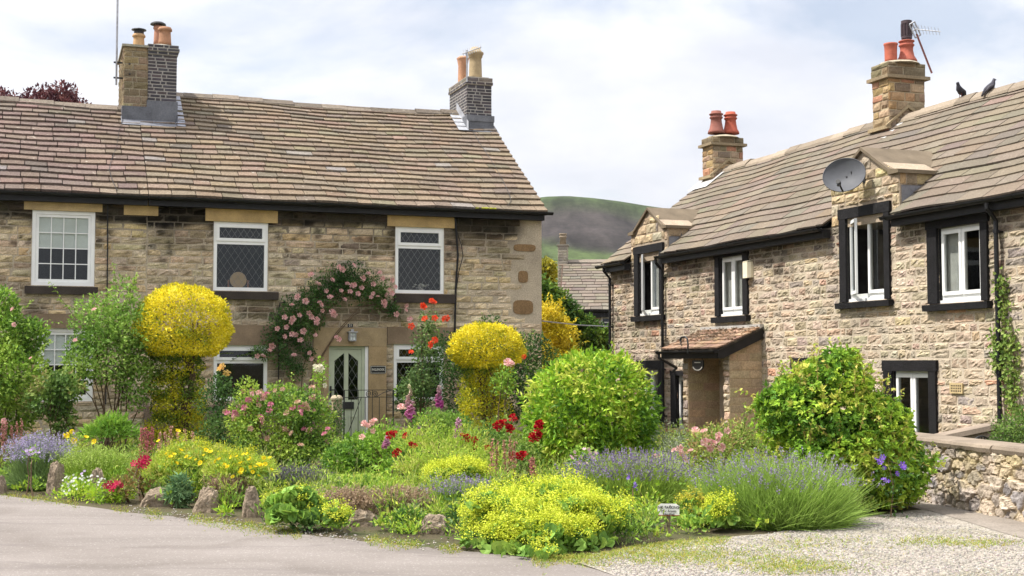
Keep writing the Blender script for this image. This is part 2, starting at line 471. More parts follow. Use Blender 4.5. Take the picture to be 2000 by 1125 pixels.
# ================================================================== THE COTTAGE TERRACE ON THE LEFT
XB = -8.45                                    # party line between the two cottages
def lrect(x0, y0, x1, y1, y=0.0):
    xm, ym = (x0 + x1) / 2, (y0 + y1) / 2
    return (L(x0, ym, y)[0], L(x1, ym, y)[0], L(xm, y1, y)[1], L(xm, y0, y)[1])
WIN_L = dict(a_up=lrect(62, 412, 185, 558), a_lo=lrect(72, 641, 182, 784), b_up=lrect(417, 434, 523, 568), b_up2=lrect(772, 444, 867, 573),
             b_lo=lrect(417, 674, 522, 782), b_lo2=lrect(769, 672, 866, 782), door=lrect(641, 676, 719, 866))
WIN_L['door'] = (WIN_L['door'][0], WIN_L['door'][1], 0.0, WIN_L['door'][3])
holesL = list(WIN_L.values())
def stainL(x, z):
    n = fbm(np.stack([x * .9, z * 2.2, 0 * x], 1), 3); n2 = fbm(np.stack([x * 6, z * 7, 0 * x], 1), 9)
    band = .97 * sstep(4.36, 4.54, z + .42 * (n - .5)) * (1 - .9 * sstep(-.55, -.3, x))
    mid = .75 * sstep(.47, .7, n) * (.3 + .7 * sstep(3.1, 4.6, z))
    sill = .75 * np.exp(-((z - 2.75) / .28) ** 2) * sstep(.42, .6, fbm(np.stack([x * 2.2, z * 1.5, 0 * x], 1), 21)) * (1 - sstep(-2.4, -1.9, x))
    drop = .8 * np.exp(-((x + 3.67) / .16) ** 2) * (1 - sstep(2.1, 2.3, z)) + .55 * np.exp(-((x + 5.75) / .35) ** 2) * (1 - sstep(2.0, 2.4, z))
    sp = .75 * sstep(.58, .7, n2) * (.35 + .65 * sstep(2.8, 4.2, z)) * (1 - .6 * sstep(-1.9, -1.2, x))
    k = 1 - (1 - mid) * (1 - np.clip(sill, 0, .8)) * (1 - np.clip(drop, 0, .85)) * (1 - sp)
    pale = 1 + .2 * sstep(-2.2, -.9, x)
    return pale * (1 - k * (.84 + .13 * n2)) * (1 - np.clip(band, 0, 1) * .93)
def slate_cols_left(x_off):
    def f(S, n):
        x = (S[:, 0] + S[:, 1]) / 2 + x_off; t = S[:, 2]
        tan = pick([(.225, .172, .122, 4), (.21, .163, .117, 3), (.195, .154, .113, 2), (.24, .183, .127, 1.2), (.18, .146, .11, .6), (.15, .125, .1, .15)], n, .06)
        pur = pick([(.18, .132, .11, 4), (.168, .125, .105, 3), (.195, .143, .12, 2), (.142, .112, .094, .7)], n, .06)
        a = sstep(-9.2, -7.7, x + rng.normal(0, .45, n) + .12 * (5 - t))[:, None]
        lich = (rng.random(n) < .012)[:, None]
        c = pur * (1 - a) + tan * a
        return np.where(lich, c * .6 + .12, c)
    return f

cotA = thing('terraced_cottage', 'left-hand stone cottage with a purplish slate roof and white small-paned windows', 'cottage', OL, PHI, 'cottages of the left terrace')
cotB = thing('terraced_cottage', 'stone cottage with a tan slate roof, sage green front door and diamond-leaded windows', 'cottage', OL, PHI, 'cottages of the left terrace')

ROOM = None
def house_shell(parent, x0, x1, holes, ridge_z, skip=None, yr=4.2):
    mb = MB()
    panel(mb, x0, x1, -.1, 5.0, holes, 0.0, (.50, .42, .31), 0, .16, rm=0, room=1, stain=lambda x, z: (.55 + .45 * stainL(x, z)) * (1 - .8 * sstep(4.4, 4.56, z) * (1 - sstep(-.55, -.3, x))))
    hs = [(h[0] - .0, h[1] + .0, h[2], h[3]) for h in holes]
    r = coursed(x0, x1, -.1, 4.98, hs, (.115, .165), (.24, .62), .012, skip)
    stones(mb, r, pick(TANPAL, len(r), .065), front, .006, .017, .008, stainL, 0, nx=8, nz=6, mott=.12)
    # side and back walls
    for x in (x0, x1):
        mb.add([(x, .0, -.1), (x, 8.4, -.1), (x, 8.4, 4.98), (x, yr, ridge_z - .1), (x, .0, 4.98)], np.array([[0, 1, 2, 3, 4]]), (.3, .24, .16), 0)
    mb.add([(x0, 8.4, -.1), (x1, 8.4, -.1), (x1, 8.4, 4.98), (x0, 8.4, 4.98)], np.array([[0, 1, 2, 3]]), (.3, .24, .16), 0)
    return mb
holA = [h for k, h in WIN_L.items() if k[0] == 'a']; holB = [h for k, h in WIN_L.items() if k[0] != 'a']
XA = -15.5
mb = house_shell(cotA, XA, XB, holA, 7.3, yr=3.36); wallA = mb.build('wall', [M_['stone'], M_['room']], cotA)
def skipB(x, z):                               # repointed corner, bare mortar
    n = fbm(np.stack([x * 2, z * 1.6, 0 * x], 1), 31)
    return (x > -.62 + .5 * (n - .5)) & (z > 2.6)
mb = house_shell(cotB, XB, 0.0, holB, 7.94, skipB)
for (a, b, c, d) in (lrect(1003, 477, 1046, 491), lrect(1012, 529, 1031, 552), lrect(1002, 586, 1041, 614), lrect(1028, 424, 1040, 430)):
    u = np.linspace(0, 2 * PI, 17)[:-1]; cx, cz, w, h = (a + b) / 2, (c + d) / 2, (b - a) / 2, (d - c) / 2
    se = lambda t: np.sign(t) * np.abs(t) ** .55
    pts = [(cx + w * se(np.cos(t)), 0, cz + h * se(np.sin(t))) for t in u]
    mb.prism([(p[0], -.014, p[2]) for p in pts], (0, .02, 0), (.27, .17, .085))
mb.prism([(XB, -.09, -.1), (XB, 0, -.1), (XB, 0, .82), (XB, -.06, .80)], (WIN_L['door'][0] - .3 - XB, 0, 0), (.2, .15, .11))
wallB = mb.build('wall', [M_['stone'], M_['room']], cotB)

def left_sag(s, t):
    k = np.clip(t / 5.2, 0, 1)
    z = k * (-.055 * np.sin((s + 8.45) / 8.45 * PI)) + .012 * np.sin(s * 2.3 + t * 1.7) + .02 * np.sin(s * .9 + 1) * k
    return np.stack([0 * s, 0 * s, z], 1)
def left_roof(parent, x0, x1, ridge_z, lip=0.0):
    yr = -.2 + (ridge_z - 4.97) / ((7.93 - 4.97) / 4.4)
    e = np.array([0, -.2, 4.97]); rd = np.array([0, yr, ridge_z])
    T = rd - e; ln = np.linalg.norm(T); T = T / ln; N = np.cross([1.0, 0, 0], T)
    mb = MB()
    slates(mb, e, (1, 0, 0), T, N, x0, x1, ln, .245, (.30, .58), slate_cols_left(0), left_sag)
    # sheet under the slates and the back slope
    S, Tt = np.meshgrid(np.linspace(x0, x1, 24), np.linspace(.02, ln, 8), indexing='ij')
    P = e + S.ravel()[:, None] * np.array([1.0, 0, 0]) + Tt.ravel()[:, None] * T - N * .03 + left_sag(S.ravel(), Tt.ravel())
    mb.grid(P, 24, 8, (.05, .045, .04))
    T2 = np.array([0, 8.6, 4.97]) - rd; ln2 = np.linalg.norm(T2)
    Tb = -T2 / ln2; Nb = np.cross(Tb, [1.0, 0, 0])
    slates(mb, np.array([0, 8.6, 4.97]), (1, 0, 0), Tb, Nb, x0, x1, ln2, .3, (.5, .9), slate_cols_left(0), left_sag)
    mb.add([(x0, 8.6, 4.94), (x1, 8.6, 4.94), (x1, yr, ridge_z - .04), (x0, yr, ridge_z - .04)], np.array([[0, 1, 2, 3]]), (.05, .045, .04))
    # ridge stones
    x = x0
    while x < x1 - .05:
        l = min(rng.uniform(.5, .75), x1 - x); j = rng.normal(0, .01)
        zz = ridge_z + float(left_sag(np.array([x + l / 2]), np.array([5.2]))[0, 2]) + j
        c = np.array((.2, .165, .13)) * rng.uniform(.7, 1.35)
        mb.prism([(x + .004, yr - .2, zz - .10), (x + .004, yr - .19, zz - .05), (x + .004, yr, zz + .075), (x + .004, yr + .19, zz - .05), (x + .004, yr + .2, zz - .1), (x + .004, yr, zz)], (l - .008, 0, 0), c)
        x += l
    return mb
roofA = left_roof(cotA, XA, XB, 7.37).build('roof', M_['slate'], cotA)
mbr = left_roof(cotB, XB, .07, 7.93)
mbr.prism([(XB, 4.0, 7.42), (XB, 4.2, 7.95), (XB, 4.4, 7.42)], (.02, 0, 0), (.3, .26, .2))
for q in range(14):                            # moss cushion above the gutter
    x = L(945, 405)[0] + rng.normal(0, .12)
    mbr.lathe([(.001, .0), (.05, .0), (.045, .02), (.02, .035)], (x, -.2, 5.0), 7, (.32, .33, .02))
roofB = mbr.build('roof', M_['slate'], cotB)
for par, x0, x1 in ((cotA, XA, XB - .01), (cotB, XB + .01, .16)):
    mb = MB(); gutter(mb, (x0, -.27, 4.97), (x1, -.27, 4.97), .062)
    mb.box((x0, -.19, 4.80), (min(x1, 0), -.03, 4.94))
    mb.build('gutter', M_['black_plastic'], par)

def window_left(parent, r, style, lint=None, sill=None):
    x0, x1, z0, z1 = r
    f = MB(); p = MB(); g = MB()
    yf0, yf1 = .015, .09
    rect_frame(f, x0, x1, z0, z1, yf0, yf1, .07)
    if style == 'grid':
        a0, a1, b0, b1 = x0 + .07, x1 - .07, z0 + .07, z1 - .07
        rect_frame(f, a0 + .002, a1 - .002, b0 + .002, b1 - .002, yf0 + .02, yf1 - .01, .055)
        a0, a1, b0, b1 = a0 + .055, a1 - .055, b0 + .055, b1 - .055
        pane(p, a0, a1, b0, b1, .055)
        for i in range(1, 4):
            x = a0 + (a1 - a0) * i / 4; g.box((x - .009, .04, b0), (x + .009, .066, b1))
            z = b0 + (b1 - b0) * i / 4; g.box((a0, .042, z - .009), (a1, .064, z + .009))
        w = f.build('window', M_['white'], parent)
        p.build('pane', M_['glass'], w); g.build('glazing_bars', M_['white'], w)
        k = MB(); k.box((a0 - .02, .078, b0 + (b1 - b0) * .5), (a1 + .02, .084, b1 + .03)); k.build('blind', M_['blind'], w)
    else:
        zt = z1 - (z1 - z0) * .30
        f.box((x0 + .07, yf0 + .004, zt - .035), (x1 - .07, yf1, zt + .035))
        if style == 'lower':
            pass
        rect_frame(f, x0 + .055, x1 - .055, zt + .03, z1 - .055, yf0 - .018, yf1 - .02, .06)
        tp = (x0 + .115, x1 - .115, zt + .09, z1 - .115); lo = (x0 + .07, x1 - .07, z0 + .07, zt - .035)
        pane(p, *tp, .055); pane(p, *lo, .055)
        
        if style != 'plain':
            lattice(g, *tp, .05, .125, 1.5); lattice(g, *lo, .05, .145, 1.5, .0045 if style == 'faint' else .007)

        w = f.build('window', M_['white'], parent)
        p.build('pane', M_['glass'], w)
        if g.n: g.build('glazing_bars', M_['leadcame'], w)
    if lint:
        k = MB(); a, b, c, d, mk, cc = lint
        k.box((a, -.04, c), (b, .14, d), cc); k.build('lintel', M_[mk], w)
    if sill:
        k = MB(); a, b, c, d = sill
        k.prism([(a, .14, c), (a, -.075, c), (a, -.08, d - .02), (a, .14, d - .003)], (b - a, 0, 0), (.06, .048, .04)); k.build('sill', M_['soot'], w)
    return w
TAN = (.50, .35, .16); DARK = (.24, .175, .115)
wA1 = window_left(cotA, WIN_L['a_up'], 'grid', (*lrect(47, 389, 200, 412), 'dressed', (.45, .33, .17)), lrect(48, 558, 191, 575))
wA2 = window_left(cotA, WIN_L['a_lo'], 'grid', (*lrect(60, 613, 190, 641), 'dressed', DARK))
wB1 = window_left(cotB, WIN_L['b_up'], 'faint', (*lrect(401, 400, 542, 434), 'dressed', TAN), lrect(404, 568, 543, 585))
wB2 = window_left(cotB, WIN_L['b_up2'], 'lead', (*lrect(756, 411, 887, 444), 'dressed', TAN), lrect(769, 573, 887, 592))
wB3 = window_left(cotB, WIN_L['b_lo'], 'plain', (*lrect(404, 635, 542, 674), 'dressed', DARK))
wB4 = window_left(cotB, WIN_L['b_lo2'], 'lead', (*lrect(756, 639, 886, 672), 'dressed', DARK))
a, b, c, d = lrect(242, 391, 309, 421)
k = MB(); k.box((a, -.038, c), (b, .05, d), (.45, .32, .15)); k.build('stone_block', M_['dressed'], cotA)
k = MB()                                        # dark curtains inside the lower window
x0, x1, z0, z1 = WIN_L['b_lo']
for i in range(16):
    x = x0 + .08 + (x1 - x0 - .16) * i / 16
    k.box((x, .15 + .02 * (i % 2), z1 - .42), (x + .05, .17 + .02 * (i % 2), z1 - .08))
k.build('curtain', M_['room'], wB3)

# front door with stone surround
x0, x1, z0, z1 = WIN_L['door']
s = MB()
sx0, sx1 = L(611, 750)[0], L(754, 750)[0]; sz = L(683, 640)[1]
s.box((sx0, -.042, z1 + .0), (sx1, .14, sz), (.36, .27, .155))
s.box((sx0, -.04, 0), (x0, .14, z1 - .004), (.38, .28, .16)); s.box((x1, -.04, 0), (sx1, .14, z1 - .004), (.38, .275, .15))
s.build('door_surround', M_['dressed'], cotB)
d = MB(); y0, y1 = .05, .1
rect_frame(d, x0, x1 - .07, -.02, z1, y0 - .02, y1, .06)
a, b = x0 + .062, x1 - .132
mid = (a + b) / 2; zt = z1 - .14; zg = L(683, 781)[1]
def gx(px): return L(px, 730)[0]
gl, gl2, gr2, gr = a + .075, mid - .045, mid + .045, b - .075
d.box((a, y0, 0.02), (gl, y1, z1 - .065)); d.box((gr, y0, 0.02), (b, y1, z1 - .065)); d.box((gl2, y0 + .001, zg), (gr2, y1, z1 - .066))
d.box((gl, y0 + .002, .02), (gr, y1, zg))
d.prism([(gl, y0 + .002, zt - .17), (gl2, y0 + .002, zt), (gl2, y0 + .002, z1 - .067), (gl, y0 + .002, z1 - .067)], (0, .045, 0))
d.prism([(gr2, y0 + .002, zt), (gr, y0 + .002, zt - .17), (gr, y0 + .002, z1 - .067), (gr2, y0 + .002, z1 - .067)], (0, .045, 0))
for (u, v) in ((gl, gl2), (gr2, gr)):
    rect_frame(d, u + .01, v - .01, .14, zg - .34, y0 - .012, y0 + .01, .03)
door = d.build('front_door', M_['sage'], cotB)
p = MB(); pane(p, gl - .01, gl2 + .01, zg, zt + .01, y0 + .025); pane(p, gr2 - .01, gr + .01, zg, zt + .01, y0 + .025)
p.build('pane', M_['glass'], door)
g = MB(); lattice(g, gl, gl2, zg, zt, y0 + .015, .16, 1.6); lattice(g, gr2, gr, zg, zt, y0 + .015, .16, 1.6); g.build('glazing_bars', M_['leadcame'], door)
k = MB(); a_, b_, c_, d_ = lrect(670, 785, 692, 799); k.box((a_, y0 - .02, c_), (b_, y0 + .001, d_)); k.build('letterbox', M_['iron'], door)
k = MB(); k.box((x0 + .035, y0 - .035, .93), (x0 + .075, y0 - .01, 1.18)); k.bar((x0 + .055, y0 - .06, 1.1), (x0 + .17, y0 - .06, 1.1), .025, .02, (0, 1, 0)); k.build('handle', M_['iron'], door)
k = MB(); k.box((x1 - .068, .0, 0), (x1 - .003, .1, z1 - .003)); k.build('door_frame', M_['white'], cotB)

# the cables on the wall
def wall_cable(parent, pts, r=.012, off=-.05):
    b = MB(); P = [(L(x, y)[0], off, L(x, y)[1]) for x, y in pts]; b.tube(P, r, 6); return b.build('cable', M_['black_plastic'], parent)
wall_cable(cotA, [(210, 396), (210, 480), (209, 560), (208, 700), (206, 790)], .014)
wall_cable(cotB, [(886, 400), (889, 440), (893, 500), (889, 560), (887, 640), (887, 700)], .022)
wall_cable(cotB, [(889, 445), (900, 480), (903, 500), (895, 530), (888, 580), (886, 640)], .009)
wall_cable(cotB, [(556, 590), (546, 592), (543, 610), (544, 680), (543, 740)], .012)
def roof_wire(parent, pts, ridge_z):
    e = np.array([0, -.2, 4.97]); T = np.array([0, 4.4, ridge_z - 4.97]); N = unit(np.cross([1.0, 0, 0], T))
    q0 = OL + E2 * e[1] + EZ * e[2]; n3 = E2 * N[1] + EZ * N[2]
    P = []
    for x, y in pts:
        q = hit(x, y, q0, n3) - OL; P.append(np.array([q @ E1, q @ E2, q[2]]) + N * .06)
    b = MB(); b.tube(P, .006, 5); b.build('cable', M_['iron'], parent)
roof_wire(cotA, [(240, 236), (232, 262), (228, 290), (218, 315), (213, 335), (218, 355), (228, 376)], 7.93)
roof_wire(cotB, [(921, 258), (937, 285), (960, 320), (978, 350), (994, 385), (997, 398), (990, 407)], 7.93)

# chimney between the two cottages
def lx(px, py, y): return L(px, py, y)[0]
def lz(px, py, y): return L(px, py, y)[1]
YC = 2.81
ch = MB()
xa, xb, xc = lx(242, 150, YC), lx(289, 150, YC), lx(345, 150, YC)
zt_s, zt_b = lz(264, 92, YC), lz(316, 88, YC)
masonry_block(ch, xa, xb - .012, YC, 4.7, 6.2, zt_s, (.1, .17), (.18, .4), [(.3, .235, .14, 3), (.25, .2, .12, 2), (.22, .17, .11, 2)], (.34, .29, .2), .012, .01)
ch.box((xa - .05, YC - .06, zt_s), (xb - .002, 4.78, zt_s + .05), (.36, .34, .26))
chA = ch.build('chimney', M_['stone'], cotB)
cb = MB()
masonry_block(cb, xb, xc, YC + .002, 4.68, 6.2, zt_b - .22, (.075, .076), (.215, .23), BRICKPAL, (.30, .28, .25), .004, .002, gap=.014)
for i in range(3):
    z = zt_b - .22 + i * .075; o = .025 * (i + 1) if i < 2 else .03
    masonry_block(cb, xb - (.01 if i else 0), xc + o, YC - o, 4.68 + o, z + .001, z + .074, (.07, .071), (.215, .23), BRICKPAL, (.35, .33, .28), .004, .002, gap=.014)
cb.lathe([(.42, 0), (.36, .05), (.2, .09)], ((xb + xc) / 2, YC + .5, zt_b + .005), 12, (.4, .37, .3))
cb.build('brick_stack', M_['brick'], chA)
fl = MB()
zl = lz(300, 197, YC); zb = lz(300, 246, YC)
fl.box((xb - .02, YC - .03, zb - .5), (xc + .03, YC + .5, zl), (.14, .145, .16)); fl.box((xa - .03, YC - .034, zb - .5), (xb + .1, YC + .5, lz(265, 208, YC)), (.12, .125, .14))
sl = (7.93 - 4.97) / 4.4
yf = YC - .25; 
def onroof(x, y, o=.055): return (x, y, 4.97 + (y + .2) * sl + o)
fl.add([onroof(xa - .05, yf), onroof(xc + .2, yf), onroof(xc + .2, YC + .1, .06), onroof(xa - .05, YC + .1, .06)], np.array([[0, 1, 2, 3]]), (.2, .205, .23))
for i in range(6):
    ya, yb_ = yf + .02 + i * .245, yf + .02 + (i + 1) * .245
    if ya > 4.15: break
    yb_ = min(yb_, 4.22)
    fl.add([onroof(xc, ya, .075), onroof(xc + .19, ya, .07), onroof(xc + .19, yb_, .055), onroof(xc, yb_, .06)], np.array([[0, 1, 2, 3]]), (.3, .31, .35))
    fl.add([onroof(xc + .022, ya, .03), onroof(xc + .022, yb_, .03), (xc + .022, yb_, onroof(0, yb_)[2] + .2), (xc + .022, ya, onroof(0, ya)[2] + .2)], np.array([[0, 1, 2, 3]]), (.26, .27, .3))
fl.build('flashing', M_['lead'], chA)
YP = 3.3
def pot_at(parent, px0, px1, pyt, pyb, y, prof, col, fr=L, n=14, name='chimney_pot', a0=0.0):
    xa_, za = fr((px0 + px1) / 2, pyb, y); _, zt_ = fr((px0 + px1) / 2, pyt, y)
    w = (fr(px1, pyb, y)[0] - fr(px0, pyb, y)[0]) / 2
    h = zt_ - za
    if fr is R: w = w * .5
    return pot(name, parent, (xa_, y, za), [(r * w, z * h) for r, z in prof], col, n, a0), (xa_, za, zt_, w)
STD = [(.95, -.25), (.9, 0), (.82, .55), (.8, .72), (1, .76), (1, .9), (.9, .92), (.88, 1), (.7, 1), (.7, .8)]
p1, (px_, za, zt_, w) = pot_at(chA, 258, 284, 67, 90, YP, STD, (.48, .3, .15))
k = MB(); k.lathe([(w * .75, 0), (w * .75, .1)], (px_, YP, zt_), 12); k.lathe([(.01, .15), (w * 1.1, .11), (w * 1.15, .09), (w * .3, .085)], (px_, YP, zt_), 14)
k.build('cowl', M_['iron'], p1)
p2, (px_, za, zt_, w) = pot_at(chA, 308, 336, 54, 82, YP, STD, (.36, .19, .11))
p3, (px_, za, zt_, w) = pot_at(chA, 299, 318, 50, 80, YP + .55, STD, (.4, .2, .13))
k = MB(); k.lathe([(w * .6, 0), (w * .6, .05)], (px_, YP + .55, zt_), 12); k.lathe([(.01, .09), (w * 1.1, .075), (w * 1.6, .04), (w * 1.65, .015), (w * .5, .02)], (px_, YP + .55, zt_), 16)
k.build('cowl', M_['iron'], p3)

# gable chimney of the sage-doored cottage
Y2 = 3.40
xa, xb = -.667, -.03; zt2 = 8.66
c2 = MB()
masonry_block(c2, xa, xb, Y2, 4.85, 6.6, zt2 - .15, (.075, .076), (.215, .23), BRICKPAL, (.32, .3, .27), .004, .002, gap=.014)
masonry_block(c2, xa - .03, xb + .03, Y2 - .03, 4.88, zt2 - .149, zt2 - .075, (.07, .071), (.215, .23), BRICKPAL, (.4, .36, .3), .004, .002, gap=.014)
masonry_block(c2, xa - .02, xb + .02, Y2 - .02, 4.87, zt2 - .074, zt2 + .03, (.09, .1), (.3, .4), [(.14, .12, .11, 1), (.2, .17, .13, 1)], (.4, .36, .3), .006, .004)
c2.box((xa + .05, Y2 + .05, zt2 + .03), (xb - .05, 4.8, zt2 + .06), (.4, .37, .3))
chB = c2.build('chimney', M_['brick'], cotB)
fl = MB()
fl.box((xa - .022, Y2 - .045, 7.1), (xb + .045, Y2 + .3, lz(938, 228, Y2)), (.13, .135, .15)); fl.box((xa - .02, Y2 - .06, lz(938, 238, Y2)), (xb + .06, Y2 + .3, lz(938, 226, Y2)), (.17, .175, .19))
yf = Y2 - .2
fl.add([onroof(xa - .15, yf), onroof(.09, yf), onroof(.09, Y2 + .1, .06), onroof(xa - .15, Y2 + .1, .06)], np.array([[0, 1, 2, 3]]), (.15, .155, .17))
for i in range(6):
    ya, yb_ = yf + i * .2, min(yf + (i + 1) * .2, 4.22)
    if ya > 4.1: break
    fl.add([onroof(xa - .26, ya, .07), onroof(xa, ya, .075), onroof(xa, yb_, .06), onroof(xa - .26, yb_, .055)], np.array([[0, 1, 2, 3]]), (.42, .43, .46))
    fl.add([onroof(xa - .02, ya, .03), (xa - .02, ya, onroof(0, ya)[2] + .24), (xa - .02, yb_, onroof(0, yb_)[2] + .22), onroof(xa - .02, yb_, .03)], np.array([[0, 1, 2, 3]]), (.4, .41, .44))
fl.build('flashing', M_['lead'], chB)
TALL = [(.9, -.15), (.86, 0), (.8, .45), (.78, .62), (.92, .66), (.92, .72), (1.06, .76), (1.06, .82), (.8, .86), (.55, 1), (.3, 1)]
pot_at(chB, 914, 943, 93, 149, Y2 + .4, TALL, (.38, .29, .17))
pot_at(chB, 893, 915, 110, 158, Y2 + 1.0, [(.9, -.3), (.85, 0), (.8, .6), (.95, .8), (.98, .85), (1.1, .9), (.6, 1), (.3, 1)], (.46, .25, .15))

# ------------------------------------------------------------------ things fixed to or standing by the terrace
def on_left(x, y, z): return OL + E1 * x + E2 * y + EZ * z
def yagi(mb, p, axis, ln, rods, rod_len, rod_dir, r=.008):
    p = np.array(p, float); axis = unit(np.array(axis, float)); rod_dir = unit(np.array(rod_dir, float))
    mb.tube([p, p + axis * ln], r * 1.3, 5)
    for i in range(rods):
        c = p + axis * ln * (i + .5) / rods; l = rod_len * (1 - .25 * i / rods)
        mb.tube([c - rod_dir * l / 2, c + rod_dir * l / 2], r * .7, 4)
t = thing('tv_aerial', 'tall thin mast aerial strapped to the left side of the double chimney', 'aerial', on_left(lx(242, 150, YC) - .12, YC + .25, 7.6), PHI)
k = MB(); y = YC + .25; xm = lx(228, 100, y)
k.tube([(xm, y, lz(228, 166, y)), (xm, y, lz(228, 2, y) + .9)], .022, 8); k.build('mast', M_['metal'], t, world=False)
k.v[0] = k.v[0]
for py in (122, 152):
    b = MB(); z = lz(228, py, y); b.bar((xm - .06, y, z), (lx(242, py, y) - .0, y, z), .035, .03, (0, 1, 0)); b.bar((lx(242, py, y), y, z), (lx(254, py, YC - .04), YC - .05, z - (.08 if py < 130 else -.05)), .03, .02, (0, 1, 0)); b.build('bracket', M_['iron'], t)
b = MB(); yagi(b, (xm - .18, y, lz(228, 2, y) + .55), (1, .2, 0), 1.0, 8, .34, (0, .2, 1)); b.build('antenna', M_['metal'], t)
# aerial parts were laid out in terrace coordinates: move them under their own Empty
def rebase(t, origin, rz):
    M = (Matrix.Translation(Vector(t.location)) @ Matrix.Rotation(t.rotation_euler.z, 4, 'Z')).inverted() @ (Matrix.Translation(Vector(origin)) @ Matrix.Rotation(rz, 4, 'Z'))
    for c in t.children_recursive:
        if c.type == 'MESH': c.data.transform(M)
rebase(t, OL, PHI)
t = thing('tv_aerial', 'small rod aerial on a short pole in front of the gable chimney pots', 'aerial', on_left(-.62, Y2 - .05, 8.4), PHI)
k = MB(); y = Y2 - .06; xm = lx(912, 130, y); k.tube([(xm, y, lz(912, 160, y)), (xm, y, lz(912, 98, y))], .022, 8); k.build('mast', M_['metal'], t)
b = MB(); yagi(b, (xm - .12, y, lz(912, 106, y)), (.9, -.1, .38), .52, 9, .2, (0, .3, 1), .011); b.build('antenna', M_['metal'], t)
rebase(t, OL, PHI)

a, b_, c_, d_ = lrect(679, 646, 692, 665)
t = thing('wall_lantern', 'small square grey lantern fixed to the lintel over the sage door', 'lantern', on_left((a + b_) / 2, -.03, c_), PHI)
k = MB(); xm = (b_ - a) / 2
for sx in (-1, 1):
    for sy in (0, 1): k.bar((sx * xm * .9, -.03 - sy * .12, 0), (sx * xm * .9, -.03 - sy * .12, d_ - c_ - .04), .02, .02, (0, 1, 0))
k.box((-xm, -.16, -.015), (xm, -.02, .005)); k.bar((-xm, -.15, .09), (xm, -.15, .09), .014, .014, (0, 1, 0)); k.bar((0, -.152, 0), (0, -.152, .18), .014, .014, (0, 1, 0))
k.prism([(-xm * 1.4, -.19, d_ - c_ - .04), (xm * 1.4, -.19, d_ - c_ - .04), (xm * 1.4, .0, d_ - c_ - .04), (-xm * 1.4, 0, d_ - c_ - .04)], (0, 0, .022))
k.box((-.03, -.1, d_ - c_ - .02), (.03, 0, d_ - c_ + .03)); k.build('lamp_case', M_['metal'], t)
k = MB(); k.box((-xm * .8, -.135, .01), (xm * .8, -.045, d_ - c_ - .05)); k.build('lamp_glass', M_['blind'], t)

def text_mesh(name, s, size, mat, parent, loc, rot=(PI / 2, 0, 0), bold=0.0, sx=1.0):
    cu = bpy.data.curves.new('txt', 'FONT'); cu.body = s; cu.size = size; cu.align_x = 'CENTER'; cu.align_y = 'CENTER'; cu.extrude = .002; cu.offset = bold; cu.resolution_u = 3
    o = bpy.data.objects.new('txt', cu); COL.objects.link(o)
    bpy.context.view_layer.update()
    me = bpy.data.meshes.new_from_object(o.evaluated_get(bpy.context.evaluated_depsgraph_get()))
    bpy.data.objects.remove(o); bpy.data.curves.remove(cu)
    me.name = name; me.materials.clear(); me.materials.append(mat)
    me.transform(Matrix.LocRotScale(Vector(loc), Matrix.Rotation(rot[0], 3, 'X').to_euler(), Vector((sx, 1, 1))))
    o = bpy.data.objects.new(name, me); COL.objects.link(o); o.parent = parent
    return o
a, b_, c_, d_ = lrect(722, 714, 753, 730)
t = thing('name_plaque', 'black plaque with white house name lettering right of the sage door', 'plaque', on_left((a + b_) / 2, -.03, c_), PHI)
w, h = (b_ - a) / 2, d_ - c_
k = MB(); k.prism([(-w, -.02, .02), (-w + .02, -.02, 0), (w - .02, -.02, 0), (w, -.02, .02), (w, -.02, h - .02), (w - .02, -.02, h), (-w + .02, -.02, h), (-w, -.02, h - .02)], (0, .02, 0)); k.build('board', M_['iron'], t)
k = MB(); rect_frame(k, -w + .012, w - .012, .012, h - .012, -.023, -.019, .006); k.build('border', M_['gilt'], t)
text_mesh('lettering', 'INGLENOOK', .068, M_['gilt'], t, (0, -.022, h / 2), sx=.68)
x_, z_ = L(684, 636)
t = thing('number_plate', 'little house number plate above the lantern', 'house number', on_left(x_, -.02, z_ - .035), PHI)
k = MB(); k.box((-.055, -.012, 0), (.055, 0, .07)); k.build('plate', M_['iron'], t); text_mesh('lettering', '21', .07, M_['gilt'], t, (0, -.014, .036))
x_, z_ = L(633, 739)
t = thing('doorbell', 'small cream bell push on the stone jamb left of the sage door', 'doorbell', on_left(x_, -.028, z_ - .04), PHI)
k = MB(); k.box((-.025, -.02, 0), (.025, 0, .085)); k.build('case', M_['cream'], t); k = MB(); k.lathe([(.012, 0), (.012, .02)], (0, 0, 0), 8); 
k.v[0] = k.v[0][:, [0, 2, 1]] * np.array([1, -1, 1]) + np.array([0, -.01, .042]); k.build('button', M_['ink'], t)

# round mirror and flowers seen behind the upper panes
x_, z_ = L(466, 545, .3)
t = thing('dressing_mirror', 'round tan mirror back standing inside the upper leaded window', 'mirror', on_left(x_, .34, WIN_L['b_up'][2] + .04), PHI)
k = MB(); u = np.linspace(0, 2 * PI, 25)[:-1]; k.prism([(.17 * math.cos(q), 0, .2 + .17 * math.sin(q)) for q in u], (0, .02, 0)); k.build('disc', mat_plain('mirror_back_wood', (.55, .38, .2), .6, n=6), t)
k = MB()
for s_ in (-1, 1): k.box((s_ * .2 - .015, 0, -.05), (s_ * .2 + .015, .03, .2))
k.box((-.2, .002, -.05), (.2, .028, -.02)); k.build('stand', mat_plain('red_brown_wood', (.35, .14, .08), .5, n=10), t)
x_, z_ = L(823, 552, .25)
t = thing('flower_arrangement', 'white flowers on the inner sill of the leaded window at the right', 'flowers', on_left(x_, .25, WIN_L['b_up2'][2] + .05), PHI)
k = MB()
